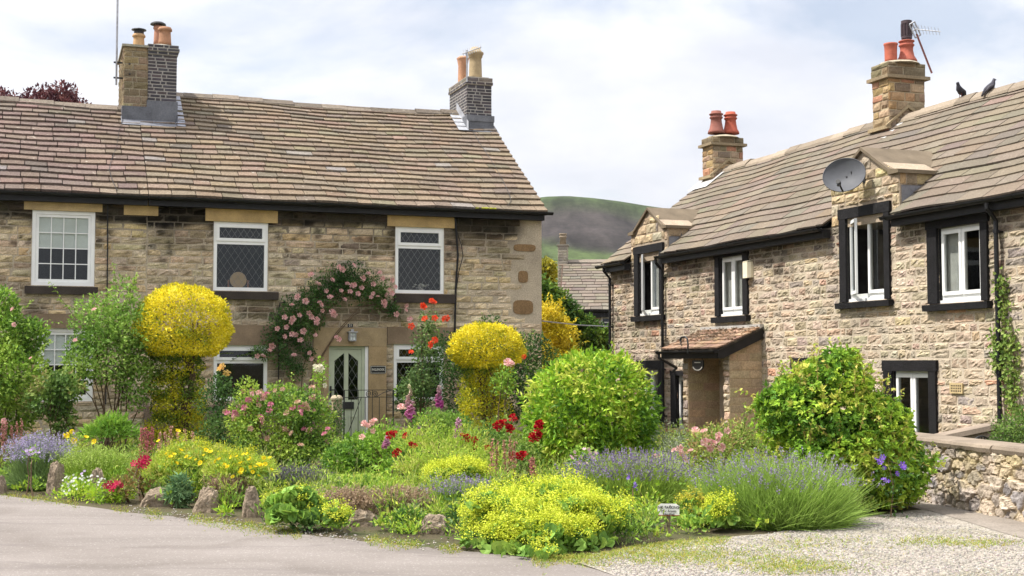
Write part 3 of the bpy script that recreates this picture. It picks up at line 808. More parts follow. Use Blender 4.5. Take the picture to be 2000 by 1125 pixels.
for i in range(26):
    c = rng.normal(0, 1, 3) * np.array([.075, .025, .025]) + np.array([0, 0, .1]); k.lathe([(.002, 0), (.03, .01), (.034, .022), (.01, .03)], c, 6, (.75, .72, .66))
k.build('petals', M_['petal'], t); k = MB(); k.lathe([(.05, -.03), (.06, .04), (.045, .07)], (0, 0, 0), 10, (.5, .45, .4)); k.build('bowl', M_['clay'], t)
# ================================================================== THE HOUSE ON THE RIGHT
RZ = PHI - PI / 2
XR1 = 20.0
ZG = -.5
house = thing('stone_house', 'rock-faced stone house with black window surrounds, two gabled dormers and a small porch', 'house', OR + EZ * 0, RZ)
def rr(pl, pr, yt, yb, at=None):            # left/right px, top/bottom px measured at the left edge
    at = pl if at is None else at
    return [R(pl, yt)[0], R(pr, yt)[0], R(at, yb)[1], R(at, yt)[1]]
w1, w2, w3, w4 = rr(1249, 1290, 497, 617), rr(1407, 1453, 504, 618), rr(1655, 1729, 428, 590), rr(1833, 1918, 447, 593)
w5 = rr(1256, 1288, 722, 812); w6 = [4.05, 5.3, -.05, 1.35]; w7 = rr(1560, 1628, 720, 800); wd = [R(1746, 780)[0], R(1818, 780)[0], ZG, R(1746, 725)[1]]
holesR = [w1, w2, w3, w4, w5, w6, w7, wd]
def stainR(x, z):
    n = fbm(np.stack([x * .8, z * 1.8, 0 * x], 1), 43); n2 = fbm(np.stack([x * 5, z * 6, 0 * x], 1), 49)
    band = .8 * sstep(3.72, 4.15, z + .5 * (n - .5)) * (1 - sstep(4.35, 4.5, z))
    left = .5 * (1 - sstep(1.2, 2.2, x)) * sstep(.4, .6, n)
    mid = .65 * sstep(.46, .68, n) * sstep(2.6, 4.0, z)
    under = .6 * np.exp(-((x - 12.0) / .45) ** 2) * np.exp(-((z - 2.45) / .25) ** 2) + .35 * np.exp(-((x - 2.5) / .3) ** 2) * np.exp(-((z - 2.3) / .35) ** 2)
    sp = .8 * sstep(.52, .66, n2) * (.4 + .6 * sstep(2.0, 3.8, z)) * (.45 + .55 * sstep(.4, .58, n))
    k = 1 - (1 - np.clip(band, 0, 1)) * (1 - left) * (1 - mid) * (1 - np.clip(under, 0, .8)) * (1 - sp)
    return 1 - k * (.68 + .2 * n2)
mb = MB()
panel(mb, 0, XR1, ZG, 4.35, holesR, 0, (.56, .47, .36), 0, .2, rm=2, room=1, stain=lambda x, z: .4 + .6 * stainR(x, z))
def in_dormer(x): return (dx1[0] < x < dx1[1]) or (dx3[0] < x < dx3[1])
dx1 = (R(1233, 500)[0], R(1304, 470)[0]); dx3 = (R(1624, 400)[0], R(1757, 380)[0])
ap1, ap3 = R(1268, 410), R(1686, 294)
zs1, zs3 = R(1298, 444)[1], R(1745, 337)[1]
r = coursed(0, XR1, ZG, 4.33, holesR, (.10, .185), (.18, .55), .014, lambda x, z: (x < 8.1) & (x > 5.3) & (z < 1.6))
hi = (r[:, 2] + r[:, 3]) / 2 > 1.9
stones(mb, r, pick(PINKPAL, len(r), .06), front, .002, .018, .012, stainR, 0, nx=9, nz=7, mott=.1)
for a in (0, XR1):
    mb.add([(a, 0, ZG), (a, 6.8, ZG), (a, 6.8, 4.3), (a, 3.4, 7.08), (a, 0, 4.3)], np.array([[0, 1, 2, 3, 4]]), (.35, .28, .2), 0)
mb.add([(0, 6.8, ZG), (XR1, 6.8, ZG), (XR1, 6.8, 4.3), (0, 6.8, 4.3)], np.array([[0, 1, 2, 3]]), (.35, .28, .2), 0)
mb.build('wall', [M_['stone'], M_['room'], M_['black_stone']], house)

RSL = (7.15 - 4.36) / 3.6                      # roof slope: through (y=-.2, z=4.36) and (3.4, 7.15)
def rz(y): return 4.36 + (y + .2) * RSL
def right_cols(S, n):
    return pick([(.185, .15, .112, 4), (.175, .144, .108, 3), (.165, .137, .105, 2), (.197, .158, .117, 1), (.15, .128, .102, .5)], n, .05)
def right_sag(s, t):
    z = -.03 * np.sin(s * .55 + .5) * np.clip(t / 4.5, 0, 1) + .014 * np.sin(s * 1.9 + t * 1.3)
    return np.stack([0 * s, 0 * s, z], 1)
e = np.array([0, -.2, 4.36]); rd = np.array([0, 3.4, 7.15]); T = rd - e; lnR = np.linalg.norm(T); T /= lnR; N = np.cross([1.0, 0, 0], T)
mb = MB()
def skipR(s, t, a, b):
    for d, ap, zs in ((dx1, ap1, zs1), (dx3, ap3, zs3)):
        if a < d[1] - .02 and b > d[0] + .02 and t * T[2] + 4.36 < zs - .05: return True
    return False
segs = [(-.2, dx1[0]), dx1, (dx1[1], dx3[0]), dx3, (dx3[1], XR1)]
for (a, b) in segs:
    slates(mb, e, (1, 0, 0), T, N, a, b, lnR, .335, (.5, .95), right_cols, right_sag, skipR, th=.04) if False else None
slates(mb, e, (1, 0, 0), T, N, -.2, dx1[0], 1.2, .31, (.45, .8), right_cols, right_sag, None, th=.038)
slates(mb, e, (1, 0, 0), T, N, dx1[1], dx3[0], 1.2, .31, (.5, .9), right_cols, right_sag, None, th=.038)
slates(mb, e, (1, 0, 0), T, N, dx3[1], XR1, 1.2, .31, (.5, .9), right_cols, right_sag, None, th=.038)
slates(mb, e, (1, 0, 0), T, N, -.2, XR1, lnR, .31, (.45, .9), right_cols, right_sag, lambda s, t, a, b: (dx1[0] < s < dx1[1] or dx3[0] < s < dx3[1]) and t < 1.5 and False, th=.038, t_start=1.24)
for a, b in ((-.2, dx1[0]), (dx1[1], dx3[0]), (dx3[1], XR1)):
    n_ = max(4, int((b - a) / .5))
    S, Tt = np.meshgrid(np.linspace(a, b, n_), np.linspace(.03, 1.3, 4), indexing='ij')
    P = e + S.ravel()[:, None] * np.array([1.0, 0, 0]) + Tt.ravel()[:, None] * T - N * .03 + right_sag(S.ravel(), Tt.ravel()); mb.grid(P, n_, 4, (.05, .045, .04))
S, Tt = np.meshgrid(np.linspace(-.2, XR1, 50), np.linspace(1.2, lnR, 8), indexing='ij')
P = e + S.ravel()[:, None] * np.array([1.0, 0, 0]) + Tt.ravel()[:, None] * T - N * .032 + right_sag(S.ravel(), Tt.ravel()); mb.grid(P, 50, 8, (.05, .045, .04))
T2 = np.array([0, 7.0, 4.36]) - rd; l2 = np.linalg.norm(T2); Tb = -T2 / l2; Nb = np.cross(Tb, [1.0, 0, 0])
slates(mb, np.array([0, 7.0, 4.36]), (1, 0, 0), Tb, Nb, -.2, XR1, l2, .4, (.6, 1.1), right_cols, right_sag)
mb.add([(-.2, 7.0, 4.33), (XR1, 7.0, 4.33), (XR1, 3.4, 7.1), (-.2, 3.4, 7.1)], np.array([[0, 1, 2, 3]]), (.05, .045, .04))
x = -.2
while x < XR1 - .05:
    l = min(rng.uniform(.5, .8), XR1 - x); zz = 7.15 + float(right_sag(np.array([x + l / 2]), np.array([4.5]))[0, 2]) + rng.normal(0, .008) + .03 * sstep(8.5, 10.5, x)
    c = np.array((.27, .22, .165)) * rng.uniform(.75, 1.25)
    mb.prism([(x + .004, 3.4 - .24, zz - .14), (x + .004, 3.4 - .22, zz - .08), (x + .004, 3.4 - .06, zz + .06), (x + .004, 3.4 + .06, zz + .06), (x + .004, 3.4 + .22, zz - .08), (x + .004, 3.4 + .24, zz - .14)], (l - .008, 0, 0), c)
    x += l
mb.build('roof', M_['slate_right'], house)

# dormers
def dormer(dx, ap, zs, wn):
    xa, za = ap
    b = MB()
    x0, x1 = dx
    back = (zs - 4.36) / RSL - .2 + .1
    b.prism([(x0, .002, 4.3), (x1, .002, 4.3), (x1, .002, zs), (xa, .002, za - .02), (x0, .002, zs)], (0, back, 0), (.40, .32, .235))
    def outside(x, z): return (z > zs + (za - zs) * np.clip(np.where(x < xa, (x - x0 - .12) / (xa - x0 - .12), (x1 - .12 - x) / (x1 - .12 - xa)), 0, 1) - .1)
    r = coursed(x0, x1, 4.34, za - .05, [(wn[0] - .28, wn[1] + .25, 4.2, wn[3] + .26)], (.14, .26), (.22, .6), .014, outside)
    stones(b, r, pick([(.54, .42, .27, 3), (.49, .38, .25, 2), (.46, .39, .29, 2), (.56, .43, .24, 1), (.36, .31, .25, .7)], len(r)), front, .012, .022, .008, nx=8, nz=6)
    T_ = plane((x1, .002, 0), (0, 1, 0), (1, 0, 0))
    r = coursed(.0, back, zs - .24, zs, [], (.2, .24), (.3, .45)); stones(b, r, pick(CHIMPAL, len(r)), T_, .01, .008)
    d = b.build('dormer', M_['stone'], house)
    b = MB(); b.prism([(x1, .04, rz(.04) - .1), (x1, back, rz(back) - .1), (x1, back, zs - .25), (x1, .04, zs - .25)], (.012, 0, 0), (.2, .2, .215)); b.build('flashing', M_['lead'], d)
    b = MB()
    yb = (za - 4.36) / RSL - .2 + .12
    for sgn, xe in ((-1, x0), (1, x1)):
        xi = xa + (xe - xa) * .80; zi = zs + .0
        for (t0, tq) in ((0, .07),):
            v = [(xa, -.07, za), (xi, -.07, zi), (xi, back + .25, zi), (xa, yb, za)]
            n_ = 5
            b.prism(v, (0, 0, .065), (.165, .13, .09))
        b.prism([(xi - sgn * .03, -.075, zs - .03), (xe + sgn * .06, -.075, zs - .03), (xe + sgn * .06, -.075, zs + .04), (xi - sgn * .03, -.075, zs + .075)], (0, back + .3, 0), (.19, .15, .10))
    b.build('coping', M_['dressed'], d)
    return d
d1 = dormer(dx1, ap1, zs1, w1); d3 = dormer(dx3, ap3, zs3, w3)

def swing(hx, hy, a):
    def X(v):
        v = np.array(v); x = v[:, 0] - hx; y = v[:, 1] - hy
        return np.stack([hx + x * math.cos(a) - y * math.sin(a), hy + x * math.sin(a) + y * math.cos(a), v[:, 2]], 1)
    return X
BL = (.013, .012, .013)
def window_right(r, js=(.2, .2), lt=.2, sh=.15, so=.12, open_left=0.0, curtain=None, door=False, net=None):
    x0, x1, z0, z1 = r
    f = MB(); yf = .055
    sill_h = 0 if door else .09
    rect_frame(f, x0, x1, z0, z1, yf, yf + .07, .05, wb=.05 + sill_h)
    xm = (x0 + x1) / 2
    f.box((xm - .03, yf + .003, z0 + .05), (xm + .03, yf + .068, z1 - .05))
    if not door: f.box((x0 - .0, yf - .05, z0 + .001), (x1 + .0, yf, z0 + .05))
    w = f.build('patio_door' if door else 'window', M_['white'], house)
    sashes = [(x0 + .04, xm - .008, open_left), (xm + .008, x1 - .04, 0)]
    for (a, b, ang) in sashes:
        X = swing(a, yf - .02, -ang) if ang else None
        g = MB(); rect_frame(g, a, b, z0 + .045 + sill_h, z1 - .045, yf - .03, yf + .012, .065, X=X)
        s_ = g.build('sash', M_['white'], w)
        g = MB(); pane(g, a + .06, b - .06, z0 + .1 + sill_h, z1 - .105, yf - .008, X=X); g.build('pane', M_['glass'], w)
    k = MB()
    jl, jr = js
    k.box((x0 - jl, -.055, z0 - .0), (x0 - .002, .12, z1 + .001), BL); k.box((x1 + .002, -.055, z0), (x1 + jr, .12, z1 + .001), BL)
    if lt: k.box((x0 - jl - .03, -.06, z1 + .002), (x1 + jr + .03, .13, z1 + lt), BL)
    k.build('surround', M_['black_stone'], w)
    if so and not door:
        k = MB(); k.prism([(x0 - jl - .07, .13, z0 - sh), (x0 - jl - .07, -so, z0 - sh), (x0 - jl - .07, -so - .01, z0 - .02), (x0 - jl - .07, .13, z0 - .004)], (x1 - x0 + jl + jr + .14, 0, 0), BL); k.build('sill', M_['black_stone'], w)
    if curtain:
        k = MB()
        for (fa, fb) in curtain:
            a, b = x0 + (x1 - x0) * fa, x0 + (x1 - x0) * fb; n_ = max(2, int((b - a) / .05))
            for i in range(n_): k.box((a + (b - a) * i / n_, .28 + .02 * (i % 2), z0), (a + (b - a) * (i + 1) / n_ - .004, .30 + .02 * (i % 2), z1))
        k.build('curtain', M_['curtain'], w)
    if net:
        k = MB(); k.box((x0 + (x1 - x0) * net[0], .135, z0 + .03), (x0 + (x1 - x0) * net[1], .14, z1 - .03)); k.build('net_curtain', M_['net'], w)
    return w
window_right(w1, (.25, .2), .2, .15, .12, .42, [(.85, 1.0)], net=(.42, .97))
window_right(w2, (.2, .22), .16, .15, .12, net=(.03, .97))
window_right(w3, (.22, .17), .2, .13, .12, .42, [(.78, 1.0)])
window_right(w4, (.27, .17), .2, .13, .12, 0, [(.72, .98)], net=(.03, .5))
window_right(w5, (.3, .2), .24, .15, .1)
window_right(w6, (.28, .2), .12, .1, .06)
window_right(w7, (.2, .2), .22, .13, .1)
window_right(wd, (.25, .2), .2, 0, 0, door=True)
# gutters and downpipes
mb = MB()
gutter(mb, (-.3, -.27, 4.33), (dx1[0] + .05, -.27, 4.33), .068); gutter(mb, (dx1[1] - .12, -.27, 4.33), (dx3[0] - .02, -.27, 4.33), .068); gutter(mb, (dx3[1] - .18, -.27, 4.33), (XR1, -.27, 4.33), .068)
for a, b in ((0, dx1[0]), (dx1[1], dx3[0]), (dx3[1], XR1)): mb.box((a, -.2, 4.14), (b, -.04, 4.3))
mb.build('gutter', M_['black_plastic'], house)
def downpipe(x, zt, zb, y=-.09):
    b = MB(); b.tube([(x, -.27, zt), (x, -.27, zt - .1), (x, y, zt - .3), (x, y, zb)], .038, 10)
    z = zt - .5
    while z > zb: b.lathe([(.05, 0), (.05, .05)], (x, y, z), 10); b.box((x - .06, y, z), (x + .06, 0, z + .03)); z -= 1.15
    return b.build('downpipe', M_['black_plastic'], house)
downpipe(R(1197, 600)[0], 4.28, ZG); downpipe(R(1300, 600)[0], 4.28, ZG, -.09); downpipe(R(1958, 600)[0], 4.28, ZG, -.1)
a, b, c, d = rr(1858, 1883, 748, 768)
k = MB(); k.box((a, -.04, c), (b, .01, d), (.5, .38, .2))
for i in range(6):
    for j in range(3): x_ = a + .04 + (b - a - .08) * i / 5.5; z_ = c + .03 + (d - c - .06) * j / 2.6; k.box((x_, -.043, z_), (x_ + .025, -.039, z_ + .025), (.05, .04, .03))
k.build('air_brick', M_['clay'], house)

# porch
PD = .80
px0, px1 = 6.2, 7.9
pw = MB()
po = MB()
zfr, zbk = 1.78, 2.42
def pz(y): return zbk + (zbk - 1.95) / 1.1 * y        # underside of the roof (y negative)
pal = [(.47, .355, .225, 3), (.44, .33, .21, 2), (.5, .38, .24, 1)]
SM = (.46, .35, .22)
pw.prism([(px1, 0, ZG), (px1, -PD, ZG), (px1, -PD, pz(-PD)), (px1, 0, pz(0))], (.24, 0, 0), SM)
pw.prism([(px0 - .24, 0, ZG), (px0 - .24, -PD, ZG), (px0 - .24, -PD, pz(-PD)), (px0 - .24, 0, pz(0))], (.24, 0, 0), SM)
TT = plane((px1 + .24, -PD, 0), (0, 1, 0), (1, 0, 0))
r = coursed(0, PD, ZG, 2.4, [], (.15, .22), (.3, .55), .006, lambda y, z: z > pz(-PD) - .12 + (y) * .43)
stones(pw, r, pick(pal, len(r), .06), TT, .005, .006, .004)
TT = plane((px0, -PD, 0), (0, 1, 0), (1, 0, 0))
r = coursed(0.01, PD, ZG, 1.95, [], (.18, .25), (.3, .5), .006); stones(pw, r, pick(pal, len(r), .06), TT, .004, .004, .004)
for xx in (px0 - .24, px1):
    TT = plane((xx, -PD, 0), (1, 0, 0), (0, -1, 0)); r = coursed(0, .24, ZG, 1.93, [], (.1, .2), (.24, .25), .012)
    stones(pw, r, pick(PINKPAL, len(r)), TT, .022, .03, .008)
for i in range(3):                             # stepped quoins near the head of the opening
    pw.box((px1 - .05 * (i + 1), -PD - .02, 1.58 + i * .12), (px1 + .001, -PD + .2, 1.70 + i * .12), (.38, .3, .2))
# dwarf wall closing the front
pw.box((px0 - .7, -PD - .25, ZG), (px1 - .15, -PD + .0, .06), SM)
TT = plane((px0 - .7, -PD - .25, 0), (1, 0, 0), (0, -1, 0)); r = coursed(0, px1 + .55 - px0, ZG, .06, [], (.18, .22), (.3, .5)); stones(pw, r, pick(PINKPAL, len(r), .08), TT, .01, .01)
TT = plane((px1 - .15, -PD - .25, 0), (0, 1, 0), (1, 0, 0)); r = coursed(0, .25, ZG, .06, [], (.18, .22), (.2, .3)); stones(pw, r, pick(PINKPAL, len(r), .08), TT, .01, .01)
porch = pw.build('porch', M_['stone'], house)
k = MB(); k.box((px0 - .78, -PD - .32, .065), (px1 - .1, -PD + .08, .14), (.42, .27, .15)); k.build('ledge', M_['dressed'], porch)
rf = MB()
eP = np.array([0, -1.12, 1.97]); rP = np.array([0, .0, 2.46]); TP = rP - eP; lP = np.linalg.norm(TP); TP /= lP; NP = np.cross([1.0, 0, 0], TP)
pc = lambda S, n: pick([(.30, .19, .125, 3), (.26, .165, .11, 2), (.33, .225, .15, 2), (.19, .125, .09, 1)], n, .14)
slates(rf, eP, (1, 0, 0), TP, NP, 5.45, px1 + .36, lP, .2, (.28, .4), pc, th=.035)
rf.prism([(5.45, -1.1, 1.93), (5.45, 0, 2.41), (5.45, 0, 2.46), (5.45, -1.1, 1.965)], (px1 + .36 - 5.45, 0, 0), (.06, .05, .04))
for i in range(220):                           # moss and debris on the tiles
    s_, t_ = rng.uniform(5.5, px1 + .3), rng.uniform(.35, lP) ; p = eP + np.array([s_, 0, 0]) + TP * t_ + NP * .045
    rf.lathe([(.002, 0), (rng.uniform(.012, .04), .006), (.01, .018)], p, 6, np.array((.15, .1, .06)) * rng.uniform(.5, 1.3))
rf.build('roof', M_['slate'], porch)
fl = MB(); fl.box((5.5, -.12, 2.405), (px1 + .36, .01, 2.5), (.5, .48, .45)); fl.build('flashing', M_['lead'], porch)
g = MB(); gutter(g, (5.35, -1.17, 1.93), (px1 + .34, -1.17, 1.93), .06)
g.prism([(px1 + .3, -1.12, 1.76), (px1 + .3, -1.0, 1.76), (px1 + .3, 0, 2.2), (px1 + .3, 0, 2.42), (px1 + .3, -1.12, 1.93)], (.03, 0, 0))
g.box((5.45, -1.1, 1.76), (px1 + .299, -1.07, 1.93)); g.build('gutter', M_['black_plastic'], porch)
b = MB(); b.tube([(5.45, -1.17, 1.9), (5.45, -1.17, 1.78), (5.0, -.5, 1.55), (4.0, -.1, 1.45)], .035, 8); b.build('downpipe', M_['black_plastic'], porch)

# chimneys of the house
CR = {}
def chim_right(pc_front, yt_cap, z_corn, zb, front_y=2.93, dy=.94, dx=.6):
    xf = R(pc_front, yt_cap, front_y)[0]
    zt_ = R(pc_front, yt_cap, front_y)[1]; zc = R(pc_front, z_corn, front_y)[1]; zb_ = R(pc_front, zb, front_y)[1]
    b = MB()
    masonry_block(b, xf - dx, xf, front_y, front_y + dy, 6.2, zc, (.15, .22), (.2, .45), CHIMPAL, (.45, .37, .25), .02, .016)
    b.box((xf - dx - .1, front_y - .1, zc), (xf + .1, front_y + dy + .1, zc + .075), (.3, .235, .15))
    masonry_block(b, xf - dx - .02, xf + .02, front_y - .02, front_y + dy + .02, zc + .076, zt_, (.17, .2), (.35, .5), [(.2, .16, .1, 2), (.26, .2, .12, 1)], (.4, .34, .24), .02, .012)
    b.lathe([(.5, 0), (.42, .05), (.2, .1)], (xf - dx / 2, front_y + dy / 2, zt_), 12, (.4, .35, .26))
    # weathering ledges following the slope
    pt = (xf + .04, front_y + dy / 2, zb_ + .0)
    b.prism([(xf, front_y + dy * .5, 7.42), (xf, front_y - .1, 6.95), (xf, front_y - .1, 6.89), (xf, front_y + dy * .5, 7.35)], (.06, 0, 0), (.36, .28, .17))
    b.prism([(xf, front_y + dy * .5, 7.42), (xf, front_y + dy * .5, 7.35), (xf, front_y + dy, 7.1), (xf, front_y + dy, 7.16)], (.06, 0, 0), (.36, .28, .17))
    b.box((xf - dx - .08, front_y - .1, 6.86), (xf + .06, front_y + .0, 6.94), (.36, .28, .17))
    c = b.build('chimney', M_['stone'], house)
    f = MB(); f.box((xf - dx - .01, front_y - .035, 6.2), (xf + .03, front_y + .2, 6.80), (.4, .4, .42))
    yq = front_y - .35
    f.add([(xf - dx - .3, yq, rz(yq) + .05), (xf + .25, yq, rz(yq) + .05), (xf + .25, 3.3, rz(3.3) + .05), (xf - dx - .3, 3.3, rz(3.3) + .05)], np.array([[0, 1, 2, 3]]), (.5, .49, .48)); f.build('flashing', M_['lead'], c)
    return c, xf, zt_
c1, x1_, z1_ = chim_right(1392, 266, 283, 345)
c2, x2_, z2_ = chim_right(1735, 120, 152, 250)
SQ = [(1.5, -.1), (1.45, 0), (1.2, .12), (1.0, .4), (.92, .6), (1.15, .66), (1.15, .7), (.98, .74), (.98, .78), (1.2, .82), (1.22, .86), (.9, .9), (.85, 1), (.6, 1)]
def rpot(c, xf, px, pyt, pyb, w, prof, col, fy):
    p, q = R(px, pyb, fy), R(px, pyt, fy)
    return pot('chimney_pot', c, (p[0], fy, p[1]), [(r_ * w, z * (q[1] - p[1])) for r_, z in prof], col), p, q
pA, _, _ = rpot(c1, x1_, 1399, 217, 257, .165, SQ, (.26, .1, .075), 3.17)
rpot(c1, x1_, 1427, 219, 258, .165, SQ, (.42, .1, .06), 3.62)
rpot(c2, x2_, 1740, 85, 116, .145, [(.95, -.2), (.95, 0), (.95, .5), (1, .85), (1.08, .9), (1.08, 1), (.85, 1), (.8, .8)], (.47, .13, .08), 3.15)
p2b, _, q = rpot(c2, x2_, 1771, 80, 118, .155, [(1.5, -.1), (1.45, 0), (1.1, .2), (.92, .5), (.95, .68), (1.12, .74), (1.12, .8), (.95, .85), (.95, .92), (1.15, .95), (1.15, 1), (.7, 1)], (.42, .12, .08), 3.55)
k = MB(); zt_ = R(1768, 42, 3.55)[1]; xx = q[0]
k.lathe([(.105, 0), (.105, zt_ - q[1]), (.09, zt_ - q[1] + .01)], (xx, 3.55, q[1]), 16)
for i in range(12):
    th = 2 * PI * i / 12; cx, cy = xx + .112 * math.cos(th), 3.55 + .112 * math.sin(th)
    k.box((cx - .012, cy - .012, q[1] + .1), (cx + .012, cy + .012, zt_ - .07))
k.lathe([(.122, 0), (.122, .07)], (xx, 3.55, zt_ - .07), 16); k.lathe([(.122, 0), (.122, .05)], (xx, 3.55, q[1] + .05), 16)
k.build('cowl', mat_plain('dark_red_brown_metal', (.05, .03, .035), .5, n=12, var=.3), p2b)

def on_right(x, y, z): return OR - E2 * x + E1 * y + EZ * z
# alarm box
a, b, c, d = rr(1458, 1474, 510, 546)
t = thing('alarm_box', 'cream burglar alarm box on the stone beside a black window surround', 'alarm box', on_right((a + b) / 2, -.045, c), RZ)
k = MB(); w = .13; h = d - c
k.prism([(-w, -.02, .03), (-w + .03, -.1, 0.02), (w - .03, -.1, .02), (w, -.02, .03), (w, .045, .03), (-w, .045, .03)], (0, 0, h - .06)); k.prism([(-w + .02, -.09, h - .03), (w - .02, -.09, h - .03), (w - .02, .04, h), (-w + .02, .04, h)], (0, 0, .01))
k.build('case', M_['cream'], t); k = MB(); k.box((-.02, -.108, .05), (.02, -.099, .09)); k.build('lamp', M_['blind'], t)
# hanging sign under the porch gutter and its scroll bracket
xq, zq = R(1360, 716, -1.05)
t = thing('hanging_sign', 'small dark hanging name sign under the porch gutter', 'sign', on_right(xq, -1.0, zq), RZ)
k = MB(); u = np.linspace(PI, 2 * PI, 13); k.prism([(-.26, -.02, .14), *[(.26 * math.cos(q), -.02, .12 * math.sin(q) + .02) for q in u], (.26, -.02, .14)], (0, .03, 0)); k.build('board', M_['iron'], t)
k = MB()
for q in np.linspace(PI * 1.12, PI * 1.88, 11): k.box((.22 * math.cos(q) - .009, -.026, .1 * math.sin(q) + .012), (.22 * math.cos(q) + .009, -.02, .1 * math.sin(q) + .032))
k.box((-.14, -.024, .08), (.14, -.02, .1)); k.build('border', M_['gilt'], t)
k = MB(); k.tube([(-.2, 0, .14), (-.2, 0, .24)], .008, 5); k.tube([(.2, 0, .14), (.2, 0, .24)], .008, 5); k.build('chain', M_['iron'], t)
xq, zq = R(1340, 690, -1.22)
t = thing('scroll_bracket', 'black iron scroll hook curling above the porch gutter', 'bracket', on_right(xq + .1, -1.23, zq), RZ)
k = MB(); k.tube([(0, 0, 0), (.02, 0, .2), (-.02, 0, .32), (-.12, 0, .37), (-.3, 0, .36), (-.36, 0, .32), (-.36, 0, .27), (-.31, 0, .25)], .02, 7); k.tube([(-.3, 0, .36), (-.34, 0, .2), (-.28, 0, .18)], .014, 6); k.build('hook', M_['iron'], t)
# satellite dish
cp = hit(1650, 344, on_right(0, -.42, 0), E1)
t = thing('satellite_dish', 'grey satellite dish bracketed to the left of the nearer dormer', 'satellite dish', cp)
nrm = unit(np.array([-.45, -.80, .30])); hx = unit(np.cross([0, 0, 1.0], nrm)) * 1.0; hy = np.cross(nrm, hx)
k = MB(); V = []; nr, na = 9, 32
for s_, off in ((1, 0), (-1, -.012)):
    V = []
    for i in range(nr):
        for j in range(na + 1):
            r_ = .40 * (i + .02) / (nr - 1); th = 2 * PI * j / na
            V.append(hx * r_ * math.cos(th) + hy * r_ * .86 * math.sin(th) + nrm * (.30 * r_ * r_ / .40 - .06 + off))
    k.grid(np.array(V)[::1], nr, na + 1)
rim = [hx * .405 * math.cos(q) + hy * .348 * math.sin(q) + nrm * .058 for q in np.linspace(0, 2 * PI, 40)]
k.tube(rim, .01, 6, caps=False); k.build('reflector', M_['dish'], t, smooth=True)
k = MB(); lnb = nrm * .36 - hy * .30; k.tube([-hy * .34 + nrm * .04, -hy * .33 + nrm * .16, lnb - nrm * .02], .018, 7); k.build('arm', M_['iron'], t)
k = MB(); k.tube([lnb - nrm * .06, lnb + nrm * .05], [.035, .045], 9); k.tube([lnb, lnb - hy * .07], .03, 8); k.build('receiver', M_['iron'], t)
k = MB(); bk = E1 * .40 - E2 * .1; k.tube([-nrm * .07, E1 * .18 + EZ * .01, E1 * .42 + EZ * .01], .03, 8); k.bar(E1 * .16 - EZ * .09, E1 * .16 + EZ * .09, .09, .09, E1); k.bar(E1 * .41 - EZ * .12, E1 * .41 + EZ * .12, .14, .02, E1); k.build('wall_bracket', M_['iron'], t)
# aerial on the near chimney
t = thing('tv_aerial', 'yagi aerial on a leaning red-brown pole behind the louvred chimney pot', 'aerial', on_right(x2_ + .05, 3.9, z2_ - .3))
B0 = W(1820, 143, 26.2); B1 = W(1790, 66, 26.2)
k = MB(); o_ = np.array(t.location); k.tube([B0 - o_, B1 - o_], .02, 7); k.build('pole', mat_plain('rusty_pole', (.16, .05, .04), .6, n=20, var=.3), t)
b = MB(); p0 = W(1786, 57, 26.2) - o_; p1 = W(1837, 62, 25.9) - o_; ax = p1 - p0; yagi(b, p0, ax, np.linalg.norm(ax), 8, .2, np.array([.22, -.1, -1.0]), .0075)
q = [W(*z, 26.2) - o_ for z in ((1776, 48), (1786, 42), (1798, 68), (1788, 74))]
for i in range(4): b.tube([q[i], q[(i + 1) % 4]], .016, 5)
b.tube([(q[0] + q[3]) / 2, (q[1] + q[2]) / 2], .014, 5); b.tube([(q[0] + q[1]) / 2, (q[2] + q[3]) / 2], .014, 5); b.build('antenna', M_['metal'], t)

# two birds on the ridge
def bird(label, px, py, face, tail):
    base = hit(px, py, on_right(0, 3.3, 0), E1)
    t = thing('bird', label, 'bird', base, 0, 'birds on the ridge')
    f = unit(np.array(face, float))
    k = MB()
    pts = [-f * .20 + EZ * tail, -f * .11 + EZ * .07, -f * .04 + EZ * .11, f * .04 + EZ * .155, f * .075 + EZ * .21, f * .085 + EZ * .25, f * .10 + EZ * .275, f * .13 + EZ * .275]
    k.tube(pts, [.018, .038, .06, .068, .045, .033, .036, .014], 12, (.045, .042, .055)); k.build('body', M_['pigeon'], t, smooth=True)
    k = MB(); k.tube([f * .125 + EZ * .275, f * .165 + EZ * .268], [.011, .002], 6, (.08, .07, .06)); k.build('beak', M_['pigeon'], t)
    sd = np.cross(f, EZ)
    for s_ in (-1, 1):
        k = MB(); k.tube([f * .05 + sd * s_ * .055 + EZ * .17, -f * .06 + sd * s_ * .062 + EZ * .105, -f * .19 + sd * s_ * .02 + EZ * (tail + .02)], [.018, .034, .006], 8, (.06, .055, .065)); k.build('wing', M_['pigeon'], t, smooth=True)
        k = MB(); k.tube([sd * s_ * .025 + EZ * .09, sd * s_ * .025 - EZ * .015], .007, 5, (.2, .06, .05)); k.build('leg', M_['pigeon'], t)
    return t
bird('dark upright pigeon perched on the stone ridge nearer the chimney', 1876, 189, (-.6, -.5, 0), -.0)
bird('dark pigeon leaning forward on the ridge, tail down towards the gutter', 1934, 182, (.75, .2, .05), -.06)
